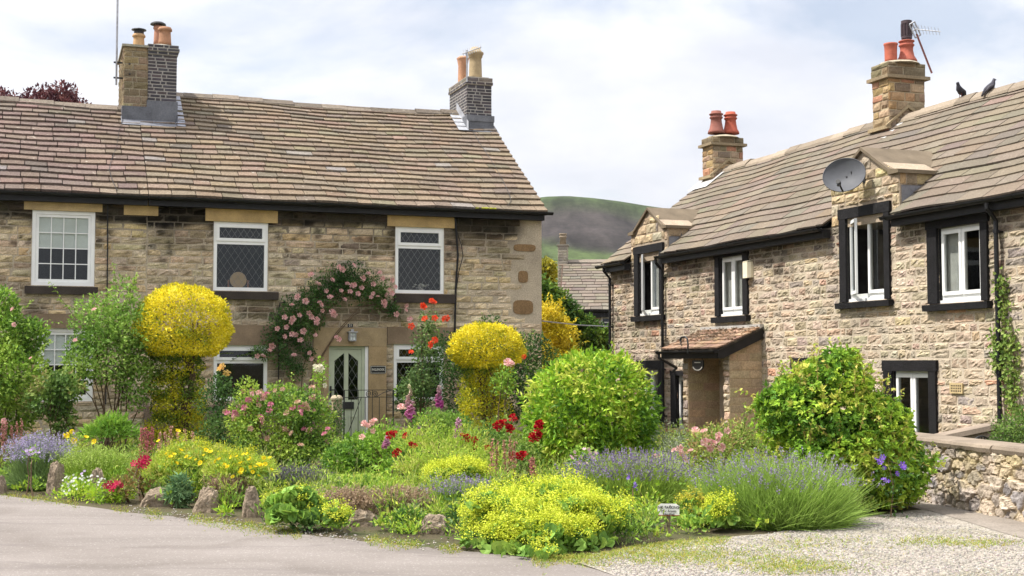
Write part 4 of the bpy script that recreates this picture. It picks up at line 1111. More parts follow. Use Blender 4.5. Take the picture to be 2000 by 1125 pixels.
# ================================================================== GROUND, ROAD, HILL, WALLS, FAR HOUSE
def yl_of(x, y): return (x - OR[0]) * E1[0] + (y - OR[1]) * E1[1]
def xl_of(x, y): return -((x - OR[0]) * E2[0] + (y - OR[1]) * E2[1])
def gz(x, y):
    yl = yl_of(x, y); xl = xl_of(x, y)
    return -.5 * sstep(-4.55, -1.0, yl) * sstep(-3, 0, xl) * (1 - sstep(30, 60, np.abs(yl)))
def mat_ground(name, cols, scales, bump=.5, bscale=40, rough=.95, vor=None):
    m, t, out = nodes(name); v = obj_vec(t)
    c = ramp(t, noise_tex(t, v, scales[0], 5, .65), [(.32, cols[0]), (.5, cols[1]), (.68, cols[2])])
    f = ramp(t, noise_tex(t, v, scales[1], 4, .7), [(.3, (.68,) * 3), (.7, (1.2,) * 3)])
    c = mixc(t, 1.0, c, f, 'MULTIPLY')
    h = noise_tex(t, v, bscale, 5, .75)
    if vor:
        vt = nd(t, 'ShaderNodeTexVoronoi', i_Scale=vor); t.links.new(v, vt.inputs['Vector'])
        hs = nd(t, 'ShaderNodeSeparateColor'); t.links.new(vt.outputs['Color'], hs.inputs[0])
        g = ramp(t, hs.outputs[0], [(0, (.62,) * 3), (.5, (1.0,) * 3), (1, (1.3,) * 3)])
        c = mixc(t, 1.0, c, g, 'MULTIPLY'); h = vt.outputs['Distance']
    b = nd(t, 'ShaderNodeBsdfPrincipled', i_Roughness=rough); b.inputs['Specular IOR Level'].default_value = .15
    t.links.new(c, b.inputs['Base Color'])
    bp = nd(t, 'ShaderNodeBump', i_Strength=bump, i_Distance=.02, invert=bool(vor)); t.links.new(h, bp.inputs['Height']); t.links.new(bp.outputs[0], b.inputs['Normal'])
    t.links.new(b.outputs[0], out.inputs[0]); return m
m_soil = mat_ground('garden_soil', [(.06, .05, .03), (.085, .07, .04), (.07, .085, .03)], (1.5, 30))
# road: asphalt with worn paler tracks and a darker seam
def mat_road():
    m, t, out = nodes('asphalt'); v = obj_vec(t)
    mp = nd(t, 'ShaderNodeMapping'); mp.inputs['Scale'].default_value = (.25, 1.1, 1); mp.inputs['Rotation'].default_value = (0, 0, math.radians(28)); t.links.new(v, mp.inputs['Vector'])
    c = ramp(t, noise_tex(t, mp.outputs[0], 1.0, 5, .6), [(.3, (.155, .135, .121)), (.5, (.198, .174, .157)), (.7, (.226, .2, .182))])
    g = ramp(t, noise_tex(t, v, 90, 3, .8), [(.3, (.84,) * 3), (.7, (1.12,) * 3)])
    c = mixc(t, 1.0, c, g, 'MULTIPLY')
    vt = nd(t, 'ShaderNodeTexVoronoi', i_Scale=75.0); t.links.new(v, vt.inputs['Vector'])
    sp = nd(t, 'ShaderNodeSeparateColor'); t.links.new(vt.outputs['Color'], sp.inputs[0])
    c = mixc(t, ramp(t, sp.outputs[1], [(.95, (0, 0, 0)), (.97, (.35,) * 3)]), c, (.45, .42, .39))
    c = mixc(t, ramp(t, sp.outputs[2], [(.96, (0, 0, 0)), (.98, (.4,) * 3)]), c, (.1, .09, .08))
    pt = ramp(t, noise_tex(t, v, .33, 3, .45), [(.47, (1.0,) * 3), (.5, (.86, .85, .84)), (.6, (1.03,) * 3)]); c = mixc(t, 1.0, c, pt, 'MULTIPLY')
    cr = nd(t, 'ShaderNodeTexNoise', i_Scale=.6, i_Detail=6, i_Roughness=.55); t.links.new(mp.outputs[0], cr.inputs['Vector'])
    k = ramp(t, cr.outputs['Fac'], [(.485, (0, 0, 0)), (.5, (.75,) * 3), (.515, (0, 0, 0))])
    c = mixc(t, k, c, (.15, .13, .12))
    b = nd(t, 'ShaderNodeBsdfPrincipled', i_Roughness=.9); b.inputs['Specular IOR Level'].default_value = .2
    t.links.new(c, b.inputs['Base Color'])
    bp = nd(t, 'ShaderNodeBump', i_Strength=.45, i_Distance=.008); t.links.new(noise_tex(t, v, 110, 3, .8), bp.inputs['Height']); t.links.new(bp.outputs[0], b.inputs['Normal'])
    t.links.new(b.outputs[0], out.inputs[0]); return m
m_road = mat_road()
m_gravel = mat_ground('pale_gravel', [(.285, .25, .2), (.35, .315, .27), (.23, .21, .13)], (.7, 60), .7, 80, .9, vor=55)
m_path = mat_ground('worn_concrete', [(.21, .18, .15), (.26, .225, .19), (.18, .155, .125)], (1.2, 40), .3, 60)
m_lawn = mat_ground('lawn_turf', [(.16, .26, .03), (.2, .3, .035), (.25, .33, .04)], (2, 60), .6, 120)

xs = np.unique(np.concatenate([[-3500, -1800, -900, -500, -250, -120, -60], np.arange(-30, 31, 1.0), np.arange(0, 16, .5), [45, 60, 120, 250, 500, 900, 1800, 3500]]))
ys = np.unique(np.concatenate([[-3500, -1500, -600, -200, -80, -40], np.arange(-20, 60, 1.0), np.arange(10, 40, .5), [75, 100, 150, 250, 400, 700, 1200, 3500]]))
X, Y = np.meshgrid(xs, ys, indexing='ij')
mb = MB(); mb.grid(np.stack([X.ravel(), Y.ravel(), gz(X.ravel(), Y.ravel())], 1), len(xs), len(ys))
structure(mb.build('ground', m_soil))
def flat(name, pts, z, m):
    b = MB(); b.add([(p[0], p[1], z) for p in pts], np.arange(len(pts)).reshape(1, -1)); o = b.build(name, m)
    bpy.context.view_layer.update(); return structure(o)
EDGE = [(0, 967), (60, 975), (130, 985), (260, 1001), (380, 1015), (470, 1026), (560, 1040), (640, 1050), (730, 1060), (820, 1068), (900, 1076), (1000, 1086), (1100, 1096), (1200, 1125)]
edge = [G(*p)[:2] for p in EDGE]
def wig(pts, a, n=5):
    out = []
    for i in range(len(pts) - 1):
        for k in range(n):
            t = k / n; out.append((pts[i][0] * (1 - t) + pts[i + 1][0] * t + rng.normal(0, a), pts[i][1] * (1 - t) + pts[i + 1][1] * t + rng.normal(0, a)))
    return out + [tuple(pts[-1])]
edge_w = wig(edge, .025)
flat('road', [(-60, -25), (5, -25), (4.0, 0), (2.4, 6.5), (1.2, 9.6)] + edge_w[::-1] + [(-9.5, 19), (-15, 22.5), (-30, 29), (-60, 36)], .004, m_road)
gv = [G(*p)[:2] for p in ((1100, 1094), (1170, 1084), (1240, 1068), (1330, 1058), (1480, 1044), (1560, 1033), (1690, 1010), (1800, 996))]
flat('gravel_drive', [(4.0, 0), (2.4, 6.5), (1.2, 9.6), tuple(edge[-1])] + wig(gv, .03) + [(4.6, 15.6), (4.85, 13.4), (5.1, 11.0), (6.2, 6), (9, 0)], .005, m_gravel)
flat('path', [(4.35, 16.2), (4.68, 14.95), (4.78, 12.9), (5.05, 10.9), (6.1, 6), (9, 0), (14, 0), (9, 6), (6.6, 9), (5.45, 14), (4.9, 17.2)], .009, m_path)
flat('lawn', [tuple(G(*p)[:2]) for p in ((560, 950), (640, 958), (800, 962), (920, 950), (1010, 940), (1060, 930), (1000, 915), (860, 914), (700, 917), (590, 925))], .006, m_lawn)

# hill
def mat_hill():
    m, t, out = nodes('moorland_hill'); v = obj_vec(t)
    a = nd(t, 'ShaderNodeAttribute', attribute_name='Col').outputs['Color']
    mp = nd(t, 'ShaderNodeMapping'); mp.inputs['Scale'].default_value = (1.6, .5, .7); t.links.new(v, mp.inputs['Vector'])
    f = ramp(t, noise_tex(t, mp.outputs[0], .025, 6, .7), [(.35, (.4,) * 3), (.65, (1.45,) * 3)])
    g = ramp(t, noise_tex(t, v, .18, 4, .7), [(.35, (.75,) * 3), (.65, (1.15,) * 3)])
    c = mixc(t, 1.0, mixc(t, 1.0, a, f, 'MULTIPLY'), g, 'MULTIPLY')
    b = nd(t, 'ShaderNodeBsdfPrincipled', i_Roughness=1.0); b.inputs['Specular IOR Level'].default_value = .05
    t.links.new(c, b.inputs['Base Color']); t.links.new(b.outputs[0], out.inputs[0]); return m
YH = 1100.0
prof = [(-3000, 720), (600, 500), (850, 440), (950, 408), (1020, 391), (1070, 385), (1110, 384), (1160, 388), (1210, 394), (1260, 402), (1310, 409), (1450, 440), (1800, 520), (2400, 600), (5000, 720)]
pxs = np.array([p[0] for p in prof], float); pys = np.array([p[1] for p in prof], float)
gx_ = np.concatenate([np.linspace(-1500, -300, 24), np.linspace(-290, 420, 150), np.linspace(440, 1800, 24)]); gy_ = np.linspace(480, 1500, 90)
X, Y = np.meshgrid(gx_, gy_, indexing='ij'); Xf, Yf = X.ravel(), Y.ravel()
Hh = np.array([max(0, (HZ - y)) / F * YH for y in np.interp(1000 + Xf / YH * F, pxs, pys)])
tt = (Yf - 520) / (YH - 520)
shape = np.where(Yf <= YH, sstep(0, 1, np.clip(tt, 0, 1)) * .35 + np.clip(tt, 0, 1) ** 1.3 * .65, 1 - .5 * ((Yf - YH) / 400) ** 2)
nz_ = fbm(np.stack([Xf * .012, Yf * .012, 0 * Xf], 1), 5, 4) - .5
gul = np.abs(fbm(np.stack([Xf * .02 + nz_ * 1.2, Yf * .004, 0 * Xf], 1), 15, 3) - .5) * 2
scar = sstep(.35, .5, tt + nz_ * .25) * (1 - sstep(.86, .97, tt + nz_ * .12)) * (1 - sstep(45, 95, Xf + 60 * nz_ - (1 - tt) * 330)) * sstep(-330, -250, Xf)
Hh = Hh * 1.035
Z = Hh * shape + 12 * nz_ * np.clip(tt, 0, 1) * (tt < .95) - 9 * (1 - gul) * scar
green = np.array([.036, .056, .02]); mid_ = np.array([.05, .068, .026]); scr = np.array([.036, .029, .029]); brn = np.array([.09, .085, .05])
n2 = fbm(np.stack([Xf * .02, Yf * .03, 0 * Xf], 1), 25, 4)[:, None]
col = green * (1 - n2) * 1.3 + mid_ * n2
col = col * (1 - scar[:, None] * .95) + scr * scar[:, None] * .95 * (.7 + .6 * n2)
low = sstep(.0, .13, .74 - tt + nz_ * .22)[:, None]; col = col * (1 - low) + np.array([.055, .078, .026]) * low
mb = MB(); mb.grid(np.stack([Xf, Yf, Z - 2], 1), len(gx_), len(gy_), col)
structure(mb.build('hills', mat_hill(), smooth=True))

# ------------------------------------------------------------------ far house between the two
BH = W(1100, 710, 54); BH[2] = 0; BA = math.radians(-5)
bx_, by_ = np.array([math.cos(BA), math.sin(BA), 0]), np.array([-math.sin(BA), math.cos(BA), 0])
def Bq(px, py, y=0.0):
    q = hit(px, py, BH + by_ * y, by_) - BH; return q @ bx_, q[2]
far = thing('far_house', 'distant stone house with a plain slate roof and slim gable chimney below the hill', 'house', BH, BA)
ze = Bq(1150, 606)[1]; zr = Bq(1150, 509, 2.8)[1]
mb = MB(); xw1 = 9.0
hw = [Bq(1174, 630)[0], Bq(1196, 630)[0] + .4, Bq(1180, 642)[1], Bq(1180, 619)[1]]
panel(mb, 0, xw1, 0, ze, [hw], 0, (.38, .32, .23), 0, .15, rm=0, room=1)
for x in (0, xw1): mb.add([(x, 0, 0), (x, 5.6, 0), (x, 5.6, ze), (x, 2.8, zr - .1), (x, 0, ze)], np.array([[0, 1, 2, 3, 4]]), (.5, .43, .3), 0)
mb.add([(0, 5.6, 0), (xw1, 5.6, 0), (xw1, 5.6, ze), (0, 5.6, ze)], np.array([[0, 1, 2, 3]]), (.38, .32, .23), 0)
mb.build('wall', [M_['stone'], M_['room']], far)
mb = MB(); e = np.array([0, -.2, ze]); T = np.array([0, 3.0, zr - ze]); l_ = np.linalg.norm(T); T /= l_; N = np.cross([1.0, 0, 0], T)
fc = lambda S, n: pick([(.19, .16, .125, 3), (.175, .148, .118, 2), (.205, .172, .135, 2), (.155, .133, .11, 1)], n, .06)
slates(mb, e, (1, 0, 0), T, N, -.12, xw1, l_, .22, (.4, .7), fc, th=.04)
mb.add([(-.1, -.2, ze - .03), (xw1, -.2, ze - .03), (xw1, 2.8, zr - .04), (-.1, 2.8, zr - .04)], np.array([[0, 1, 2, 3]]), (.05, .045, .04))
mb.add([(-.1, 5.8, ze), (xw1, 5.8, ze), (xw1, 2.8, zr), (-.1, 2.8, zr)], np.array([[0, 1, 2, 3]]), (.25, .2, .16))
mb.prism([(-.12, 2.6, zr - .08), (-.12, 2.8, zr + .05), (-.12, 3.0, zr - .08)], (xw1, 0, 0), (.24, .2, .16))
mb.build('roof', M_['slate_right'], far)
b = MB(); b.prism([(-.16, -.2, ze - .1), (-.16, 2.8, zr - .1), (-.16, 2.8, zr + .04), (-.16, -.2, ze + .04)], (.04, 0, 0), (.12, .08, .06)); b.build('bargeboard', M_['bark'], far)
b = MB(); gutter(b, (-.1, -.26, ze - .02), (xw1, -.26, ze - .02), .08); b.box((0, -.2, ze - .3), (xw1, -.02, ze - .04)); b.build('gutter', M_['black_plastic'], far)
b = MB(); y_ = 2.5; xa_, xb_ = Bq(1090, 500, y_)[0], Bq(1108, 500, y_)[0]; zt_ = Bq(1098, 480, y_)[1]
masonry_block(b, xa_, xb_, y_, y_ + .6, zr - 1.3, zt_, (.1, .13), (.2, .4), [(.38, .33, .26, 2), (.33, .29, .24, 1)], (.4, .36, .3), .01, .006); b.box((xa_ - .05, y_ - .05, zt_), (xb_ + .05, y_ + .65, zt_ + .06), (.3, .27, .22))
cf = b.build('chimney', M_['stone'], far)
zp = Bq(1098, 455, y_)[1]; h_ = zp - zt_ - .06
pot('chimney_pot', cf, ((xa_ + xb_) / 2, y_ + .3, zt_ + .06), [(.14, 0), (.125, h_ * .6), (.17, h_ * .68), (.17, h_ * .74), (.12, h_ * .78), (.15, h_ * .86), (.17, h_ * .93), (.17, h_), (.1, h_), (.1, h_ * .9)], (.3, .24, .17))
f = MB(); x0, x1, z0, z1 = hw; rect_frame(f, x0, x1, z0, z1, .03, .09, .06); f.box(((x0 + x1) / 2 - .03, .032, z0), ((x0 + x1) / 2 + .03, .088, z1)); f.box((x0, .034, (z0 + z1) / 2), (x1, .086, (z0 + z1) / 2 + .04)); w = f.build('window', M_['white'], far)
p = MB(); pane(p, x0 + .05, x1 - .05, z0 + .05, z1 - .05, .06); p.build('pane', M_['glass'], w)
# boundary wall under the creeper
BWY = 43.5
t = thing('boundary_wall', 'buff stone boundary wall with a sloping top under green creeper between the houses', 'wall', W(1128, 710, BWY) * np.array([1, 1, 0]))
tl = np.array(t.location)
pts = pts_w = [(1040, 545), (1085, 572), (1120, 610), (1160, 640), (1215, 652)]
P3 = [W(x, y, BWY) - tl for x, y in pts]
k = MB(); poly = [(P3[0][0], 0, -.2)] + [(p[0], 0, p[2]) for p in P3] + [(P3[-1][0], 0, -.2)]
k.prism(poly[::-1], (0, .35, 0), (.36, .30, .2))
top = lambda x: np.interp(x, [p[0] for p in P3], [p[2] for p in P3])
r = coursed(P3[0][0], P3[-1][0], 0, 4, [], (.14, .2), (.25, .5), .012, lambda x, z: z > top(x) - .12); stones(k, r, pick(TANPAL, len(r)), front, .015, .015)
k.build('wall_face', M_['stone'], t)
k = MB()
for a, b in zip(P3[:-1], P3[1:]): k.prism([(a[0], -.06, a[2]), (b[0], -.06, b[2]), (b[0], -.06, b[2] + .07), (a[0], -.06, a[2] + .07)], (0, .47, 0), (.3, .25, .18))
k.build('coping', M_['dressed'], t)
k = MB(); p0, p1 = W(1059, 627, 33), W(1196, 638, 38)
mid = (p0 + p1) / 2 - EZ * .03; o0 = np.array(p0); k.tube([p0 - o0, mid - o0, p1 - o0], .017, 6)
t = k.build('overhead_cable', M_['metal']); t.location = p0; tag(t, 'grey cable strung across the gap between the terrace corner and the right house', 'cable')

# ------------------------------------------------------------------ rubble garden wall on the right
WA, WB_ = np.array([4.62, 17.7, 0]), np.array([6.05, 10.0, 0])
wd_ = unit(WB_ - WA); wl = np.linalg.norm(WB_ - WA); wn = np.array([wd_[1], -wd_[0], 0]); wn = wn if wn[0] < 0 else -wn
def rubble(P2, w, h, seed):
    """nearest / second nearest of jittered sites, per point"""
    gx, gy = P2[:, 0] / w, P2[:, 1] / h
    d1 = np.full(len(P2), 9.0); d2 = d1.copy(); idx = np.zeros(len(P2)); 
    for dx in range(-2, 3):
        for dy in range(-2, 3):
            cy = np.floor(gy) + dy; cx = np.floor(gx + .5 * (cy % 2)) + dx
            sx = cx + .5 - .5 * (cy % 2) + (_hash(cx, cy, 0 * cx, seed) - .5) * .85; sy = cy + .5 + (_hash(cx, cy, 0 * cx + 3, seed) - .5) * .8
            k = .75 + .6 * _hash(cx, cy, 0 * cx + 7, seed)
            d = (np.abs(gx - sx) ** 2.4 + np.abs(gy - sy) ** 2.4) ** (1 / 2.4) / k
            cid = cx * 57.0 + cy * 131.0
            new = d < d1
            d2 = np.where(new, d1, np.minimum(d2, d)); idx = np.where(new, cid, idx); d1 = np.minimum(d1, d)
    return d1, d2, idx
hgt = .70
nu, nv = int(wl / .016), int(hgt / .016)
U, V = np.meshgrid(np.linspace(0, wl, nu), np.linspace(-.05, hgt, nv), indexing='ij'); Uf, Vf = U.ravel(), V.ravel()
wob = (fbm(np.stack([Uf * 9, Vf * 9, 0 * Uf], 1), 3) - .5) * .09
d1, d2, idx = rubble(np.stack([Uf + wob, Vf + wob], 1), .25, .145, 4)
k_ = sstep(.02, .16, d2 - d1); r1 = _hash(idx, idx * 0, idx * 0, 8); r2 = _hash(idx, idx * 0 + 2, idx * 0, 8)
rough = fbm(np.stack([Uf * 22, Vf * 22, idx], 1), 6, 3) - .5
ht = k_ * (.018 + .022 * r1 + .045 * rough + .01 * (r2 - .5) * 3 * (Vf * 9 - np.floor(Vf * 9)))
palw = np.array([(.42, .34, .26), (.36, .31, .28), (.46, .38, .30), (.30, .27, .26), (.44, .36, .24), (.38, .32, .27), (.5, .42, .33)])
sc = palw[(r2 * len(palw)).astype(int) % len(palw)] * (.8 + .4 * r1)[:, None] * (1 + .5 * rough)[:, None]
mort = np.array([.36, .285, .195])
colw = sc * k_[:, None] + mort * (1 - k_[:, None])
lich = sstep(.6, .72, fbm(np.stack([Uf * 2.2, Vf * 3, 0 * Uf], 1), 12))[:, None] * .35; colw = colw * (1 - lich) + np.array([.45, .36, .16]) * lich
Pw = WA + Uf[:, None] * wd_ + wn * ht[:, None] + EZ * Vf[:, None]
gw = thing('garden_wall', 'rubble stone garden wall with thick flat coping beside the gravel and path', 'wall', WA)
mb = MB(); mb.grid(Pw, nu, nv, colw)
bk = -wn * .34
for a, b in ((WA, WA + bk), (WA + bk, WB_ + bk), (WB_ + bk, WB_)): mb.add([a - EZ * .6, b - EZ * .6, b + EZ * hgt, a + EZ * hgt], np.array([[0, 1, 2, 3]]), mort)
mb.build('wall_face', M_['rock'] if False else mat_attr('rubble_stone', .95, .12, 6, .2, 50, .3, .5, 60), gw, world=True)
mb = MB(); s_ = 0
while s_ < wl - .05:
    l_ = min(rng.uniform(.55, .95), wl - s_); nx_ = 9
    zt_ = hgt + .075 + rng.normal(0, .006)
    a = WA + wd_ * (s_ + .006); fr_ = rng.uniform(.05, .085)
    V_ = []; 
    for i in range(nx_):
        p = a + wd_ * (l_ - .012) * i / (nx_ - 1); o1 = fr_ + rng.normal(0, .008)
        for (oo, zz) in ((o1 - .015, hgt - .012 + rng.normal(0, .004)), (o1, hgt + .03), (o1 - .02, zt_ - .012), (o1 - .05, zt_), (-.4, zt_ + .004), (-.4, hgt)):
            V_.append(p + wn * oo + EZ * zz)
    mb.grid(np.array(V_), nx_, 6, np.array((.23, .185, .14)) * rng.uniform(.85, 1.15))
    mb.add(np.array(V_[:6]), np.arange(6).reshape(1, -1), (.3, .24, .17)); mb.add(np.array(V_[-6:]), np.arange(6)[::-1].reshape(1, -1), (.3, .24, .17))
    s_ += l_
mb.build('coping', M_['dressed'], gw, world=True)
# sloping inner wall and the chair behind it
ia, ib = W(1822, 864, 19.0), W(1945, 838, 18.6); ic = W(2060, 846, 18.2)
t = thing('retaining_wall', 'low inner wall with a sloping weathered stone top, behind the rubble garden wall', 'wall', (ia[0], ia[1], -.3))
mb = MB(); d_ = np.array([0, .3, 0])
mb.prism([ia, ib, ic, (ic[0], ic[1], -.6), (ia[0], ia[1], -.6)], d_, (.30, .245, .185))
ln_ = np.linalg.norm((ic - ia)[:2]); ud = unit((ic - ia) * np.array([1, 1, 0])); T_ = plane((ia[0], ia[1], 0), ud, (ud[1], -ud[0], 0))
tp_ = lambda x: np.interp(x, [0, np.linalg.norm((ib - ia)[:2]), ln_], [ia[2], ib[2], ic[2]])
r = coursed(0, ln_, -.5, .75, [], (.1, .18), (.2, .45), .014, lambda x, z: z > tp_(x) - .13); stones(mb, r, pick(PINKPAL, len(r)), T_, .02, .02)
mb.build('wall_face', M_['stone'], t, world=True)
mb = MB(); 
for a, b in ((ia, ib), (ib, ic)): mb.prism([a + np.array([-.02, -.06, 0]), b + np.array([0, -.06, 0]), b + np.array([0, -.06, .07]), a + np.array([-.02, -.06, .07])], (0, .42, 0), (.25, .2, .155))
mb.build('coping', M_['dressed'], t, world=True)
cx = W(1917, 850, 17.6); cz = float(gz(cx[0], cx[1])); top_ = W(1917, 852, 17.6)[2] - cz
t = thing('garden_chair', 'black metal garden chair whose hooped back shows above the garden wall', 'chair', (cx[0], cx[1], cz), math.radians(25))
k = MB(); w = .14
hoop = [(-w * 1.15, 0, .44)] + [(w * 1.15 * math.cos(q), 0, top_ - .14 + .14 * math.sin(q)) for q in np.linspace(PI, 0, 11)] + [(w * 1.15, 0, .44)]
k.tube(hoop, .013, 6)
for x in (-.1, -.05, 0, .05, .1): k.tube([(x, 0, .44), (x, 0, top_ - .14 + .14 * math.sqrt(max(0, 1 - (x / .16) ** 2)))], .008, 5)
k.build('backrest', M_['iron'], t)
k = MB(); k.lathe([(.19, .43), (.2, .44), (.2, .455), (.19, .46)], (0, -.19, 0), 16); k.build('seat', M_['iron'], t)
for x, y in ((-.15, 0), (.15, 0), (-.15, -.34), (.15, -.34)):
    k = MB(); k.tube([(x, y, .44), (x * 1.2, y * 1.08, 0)], .012, 6); k.build('leg', M_['iron'], t)

# ------------------------------------------------------------------ gate, gatepost, notice, boulders
GY = 25.6
gp = W(657, 860, GY); 
t = thing('gatepost', 'round-topped buff stone gatepost half covered by a climbing shrub', 'gatepost', (gp[0], gp[1], 0), PHI)
zt_ = W(659, 772, GY)[2]; wp = .085
k = MB(); k.box((-wp, -wp, -.1), (wp, wp, zt_ - .1), (.36, .29, .19)); k.build('post', M_['dressed'], t)
k = MB(); k.lathe([(.105, 0), (.12, .02), (.12, .05), (.09, .09), (.03, .105)], (0, 0, zt_ - .1), 10, (.42, .35, .24)); k.build('post_cap', M_['dressed'], t)
ga, gb = W(672, 800, GY - .1), W(768, 800, GY + .25); gr = math.atan2(gb[1] - ga[1], gb[0] - ga[0]); gl_ = np.linalg.norm((gb - ga)[:2])
t = thing('garden_gate', 'black wrought iron garden gate with scrolls in front of the sage door', 'gate', (ga[0], ga[1], 0), gr)
zt_ = W(700, 762, GY)[2]; zm = W(700, 776, GY)[2]
k = MB()
for z in (zt_, zm, .12): k.bar((0, 0, z), (gl_, 0, z), .013, .01, (0, 1, 0))
for x in (0, gl_): k.bar((x, 0, .02), (x, 0, zt_), .025, .02, (0, 1, 0))
k.bar((0.02, .012, .15), (gl_ * .35, .012, zm), .012, .01, (0, 1, 0)); k.build('frame', M_['iron'], t)
for i in range(1, 7):
    x = gl_ * i / 7; b = MB(); b.tube([(x, 0, .12), (x, 0, zm if i % 2 else zt_)], .0065, 6); b.build('bar', M_['iron'], t)
k = MB()
for cx, sg in ((gl_ * .5, 1), (gl_ * .62, -1)):
    q = np.linspace(0, 3.6 * PI, 34); rr_ = .006 + .055 * q / q[-1]
    k.tube([(cx + sg * a * math.cos(b), 0, (zt_ + zm) / 2 + a * math.sin(b)) for a, b in zip(rr_, q)], .007, 5)
k.tube([(gl_ * .66, 0, zm + .01), (gl_ * .8, 0, (zm + zt_) / 2 + .02), (gl_ * .97, 0, zt_ - .005)], .007, 5); k.build('scrolls', M_['iron'], t)

sp = G(1306, 1042)
t = thing('notice_board', 'small white NO PARKING notice on a short wooden stake among the plants', 'sign', (sp[0], sp[1], 0), math.radians(-7))
a = W(1288, 1006, sp[1]); b = W(1330, 984, sp[1]); w = (b[0] - a[0]) / 2; z0, z1 = a[2], b[2]
k = MB(); k.prism([(-w, -.012, z0), (w, -.012, z0), (w, -.012, z1 - .022), (w - .03, -.012, z1), (-w + .03, -.012, z1), (-w, -.012, z1 - .022)], (0, .012, 0)); k.build('board', M_['sign'], t)
k = MB(); k.box((-w - .001, -.014, z0 - .004), (w + .001, .001, z0 + .003)); k.build('edge_strip', mat_plain('rust_red_edge', (.25, .04, .02), .6, n=20), t)
k = MB(); k.prism([(-.018, .002, -.1), (.018, .002, -.1), (.016, .002, z1 - .02), (-.016, .002, z1 - .02)], (0, .022, 0)); k.build('stake', M_['wood'], t)
text_mesh('lettering', 'NO PARKING', .039, M_['ink'], t, (0, -.0125, z1 - .034), bold=.0, sx=.86); text_mesh('lettering', '24hr Access', .034, M_['ink'], t, (0, -.0125, z1 - .068), bold=.0, sx=.9); text_mesh('lettering', 'Required', .034, M_['ink'], t, (0, -.0125, z1 - .097), bold=.0, sx=.9)
for px, py in ((1309, 987.5), (1309, 1003), (1292, 990.5), (1326, 990.5)):
    q = W(px, py, sp[1]); k = MB(); x_ = q[0] - sp[0]; k.prism([(x_ + .005 * math.cos(u), -.016, q[2] + .005 * math.sin(u)) for u in np.linspace(0, 2 * PI, 9)[:-1]], (0, .004, 0)); k.build('screw', M_['iron'], t)

def boulder(label, x0, x1, y0, y1, peak=.5, seed=1, lean=0.0):
    b = G((x0 + x1) / 2, y1); w = (x1 - x0) / F * b[1]; h = (y1 - y0) / F * b[1] * 1.03
    n, m_ = 30, 22
    th, ph = np.meshgrid(np.linspace(0, 2 * PI, n, endpoint=False), np.linspace(-.5, PI / 2, m_), indexing='ij')
    d = np.stack([np.cos(th) * np.cos(ph), np.sin(th) * np.cos(ph), np.sin(ph)], -1).reshape(-1, 3)
    sq = np.sign(d) * np.abs(d) ** .72
    nn = fbm(d * 1.6 + seed * 9.1, seed, 3)[:, None] - .5; n3 = fbm(d * 6 + seed, seed + 3, 3)[:, None] - .5
    p = sq * (1 + .55 * nn + .22 * n3)
    p[:, 0] += p[:, 2] * lean - (peak - .5) * 0
    p[:, 0] *= (1 - .32 * np.clip(p[:, 2], 0, 1))
    ex = np.abs(p[:, 0]).max(); p = p / np.array([ex, 1.0, p[:, 2].max()]) * np.array([w / 2, w * .34 + .03, h])
    o = MB(); fs = [(i * m_ + j, ((i + 1) % n) * m_ + j, ((i + 1) % n) * m_ + j + 1, i * m_ + j + 1) for i in range(n) for j in range(m_ - 1)]
    o.add(p, [np.array(fs)], np.array((.30, .235, .17)) * (1 + .5 * n3) * rng.uniform(.85, 1.15))
    ob = o.build('boulder', M_['rock'], smooth=False); ob.location = (b[0], b[1] + w * .25, 0); ob.rotation_euler.z = rng.normal(0, .15)
    return tag(ob, label, 'boulder', 'boulders edging the garden')
boulder('tall upright brown boulder at the left, below the pale lavender', 86, 124, 903, 967, seed=1)
boulder('pointed grey-brown boulder between white flowers and crimson flowers', 170, 204, 915, 968, seed=2, lean=-.1)
boulder('wide low boulder at the road edge left of the blue-green hand-leaved plant', 267, 336, 953, 989, seed=3)
boulder('squat boulder with a slanting top, just left of the narrow peaked boulder', 371, 429, 952, 1001, seed=4, lean=.25) 
boulder('narrow peaked boulder just left of the lobed lime plant', 468, 510, 951, 1010, seed=5)
boulder('flat long boulder in front of the dead brown heather', 674, 742, 996, 1028, seed=6)
boulder('rectangular block-like stone at the left foot of the big yellow-green mound', 812, 882, 1007, 1042, seed=7)
boulder('small boulder at the very left edge of the bed', -14, 10, 930, 966, seed=8)
# ================================================================== PLANTS
def leaf_quads(mb, P, A, Nr, Ls, Ws, cols, fold=.18, droop=.1, m=0):
    A = unit(A); B = unit(np.cross(A, Nr)); Nn = np.cross(B, A)
    Ls = Ls[:, None]; Ws = Ws[:, None]
    V = np.stack([P, P + A * Ls * .45 - B * Ws * .5 + Nn * fold * Ws, P + A * Ls - Nn * droop * Ls, P + A * Ls * .45 + B * Ws * .5 + Nn * fold * Ws], 1)
    n = len(P)
    mb.add(V.reshape(-1, 3), [np.arange(n * 4).reshape(n, 4)], np.repeat(cols, 4, 0), m)
def leaf_round(mb, P, A, Nr, R_, cols, k=7, cup=.2):
    A = unit(A); B = unit(np.cross(A, Nr)); Nn = np.cross(B, A); n = len(P)
    th = np.linspace(.35, 2 * PI - .35, k)
    V = [P]
    for j, t in enumerate(th):
        r = R_ * (1.0 if j % 2 == 0 else .84)
        V.append(P - A * (np.cos(t) * r)[:, None] * 1.0 + B * (np.sin(t) * r)[:, None] + Nn * (cup * r)[:, None])
    V = np.stack(V, 1)
    mb.add(V.reshape(-1, 3), [np.arange(n * (k + 1)).reshape(n, k + 1)], np.repeat(cols, k + 1, 0))
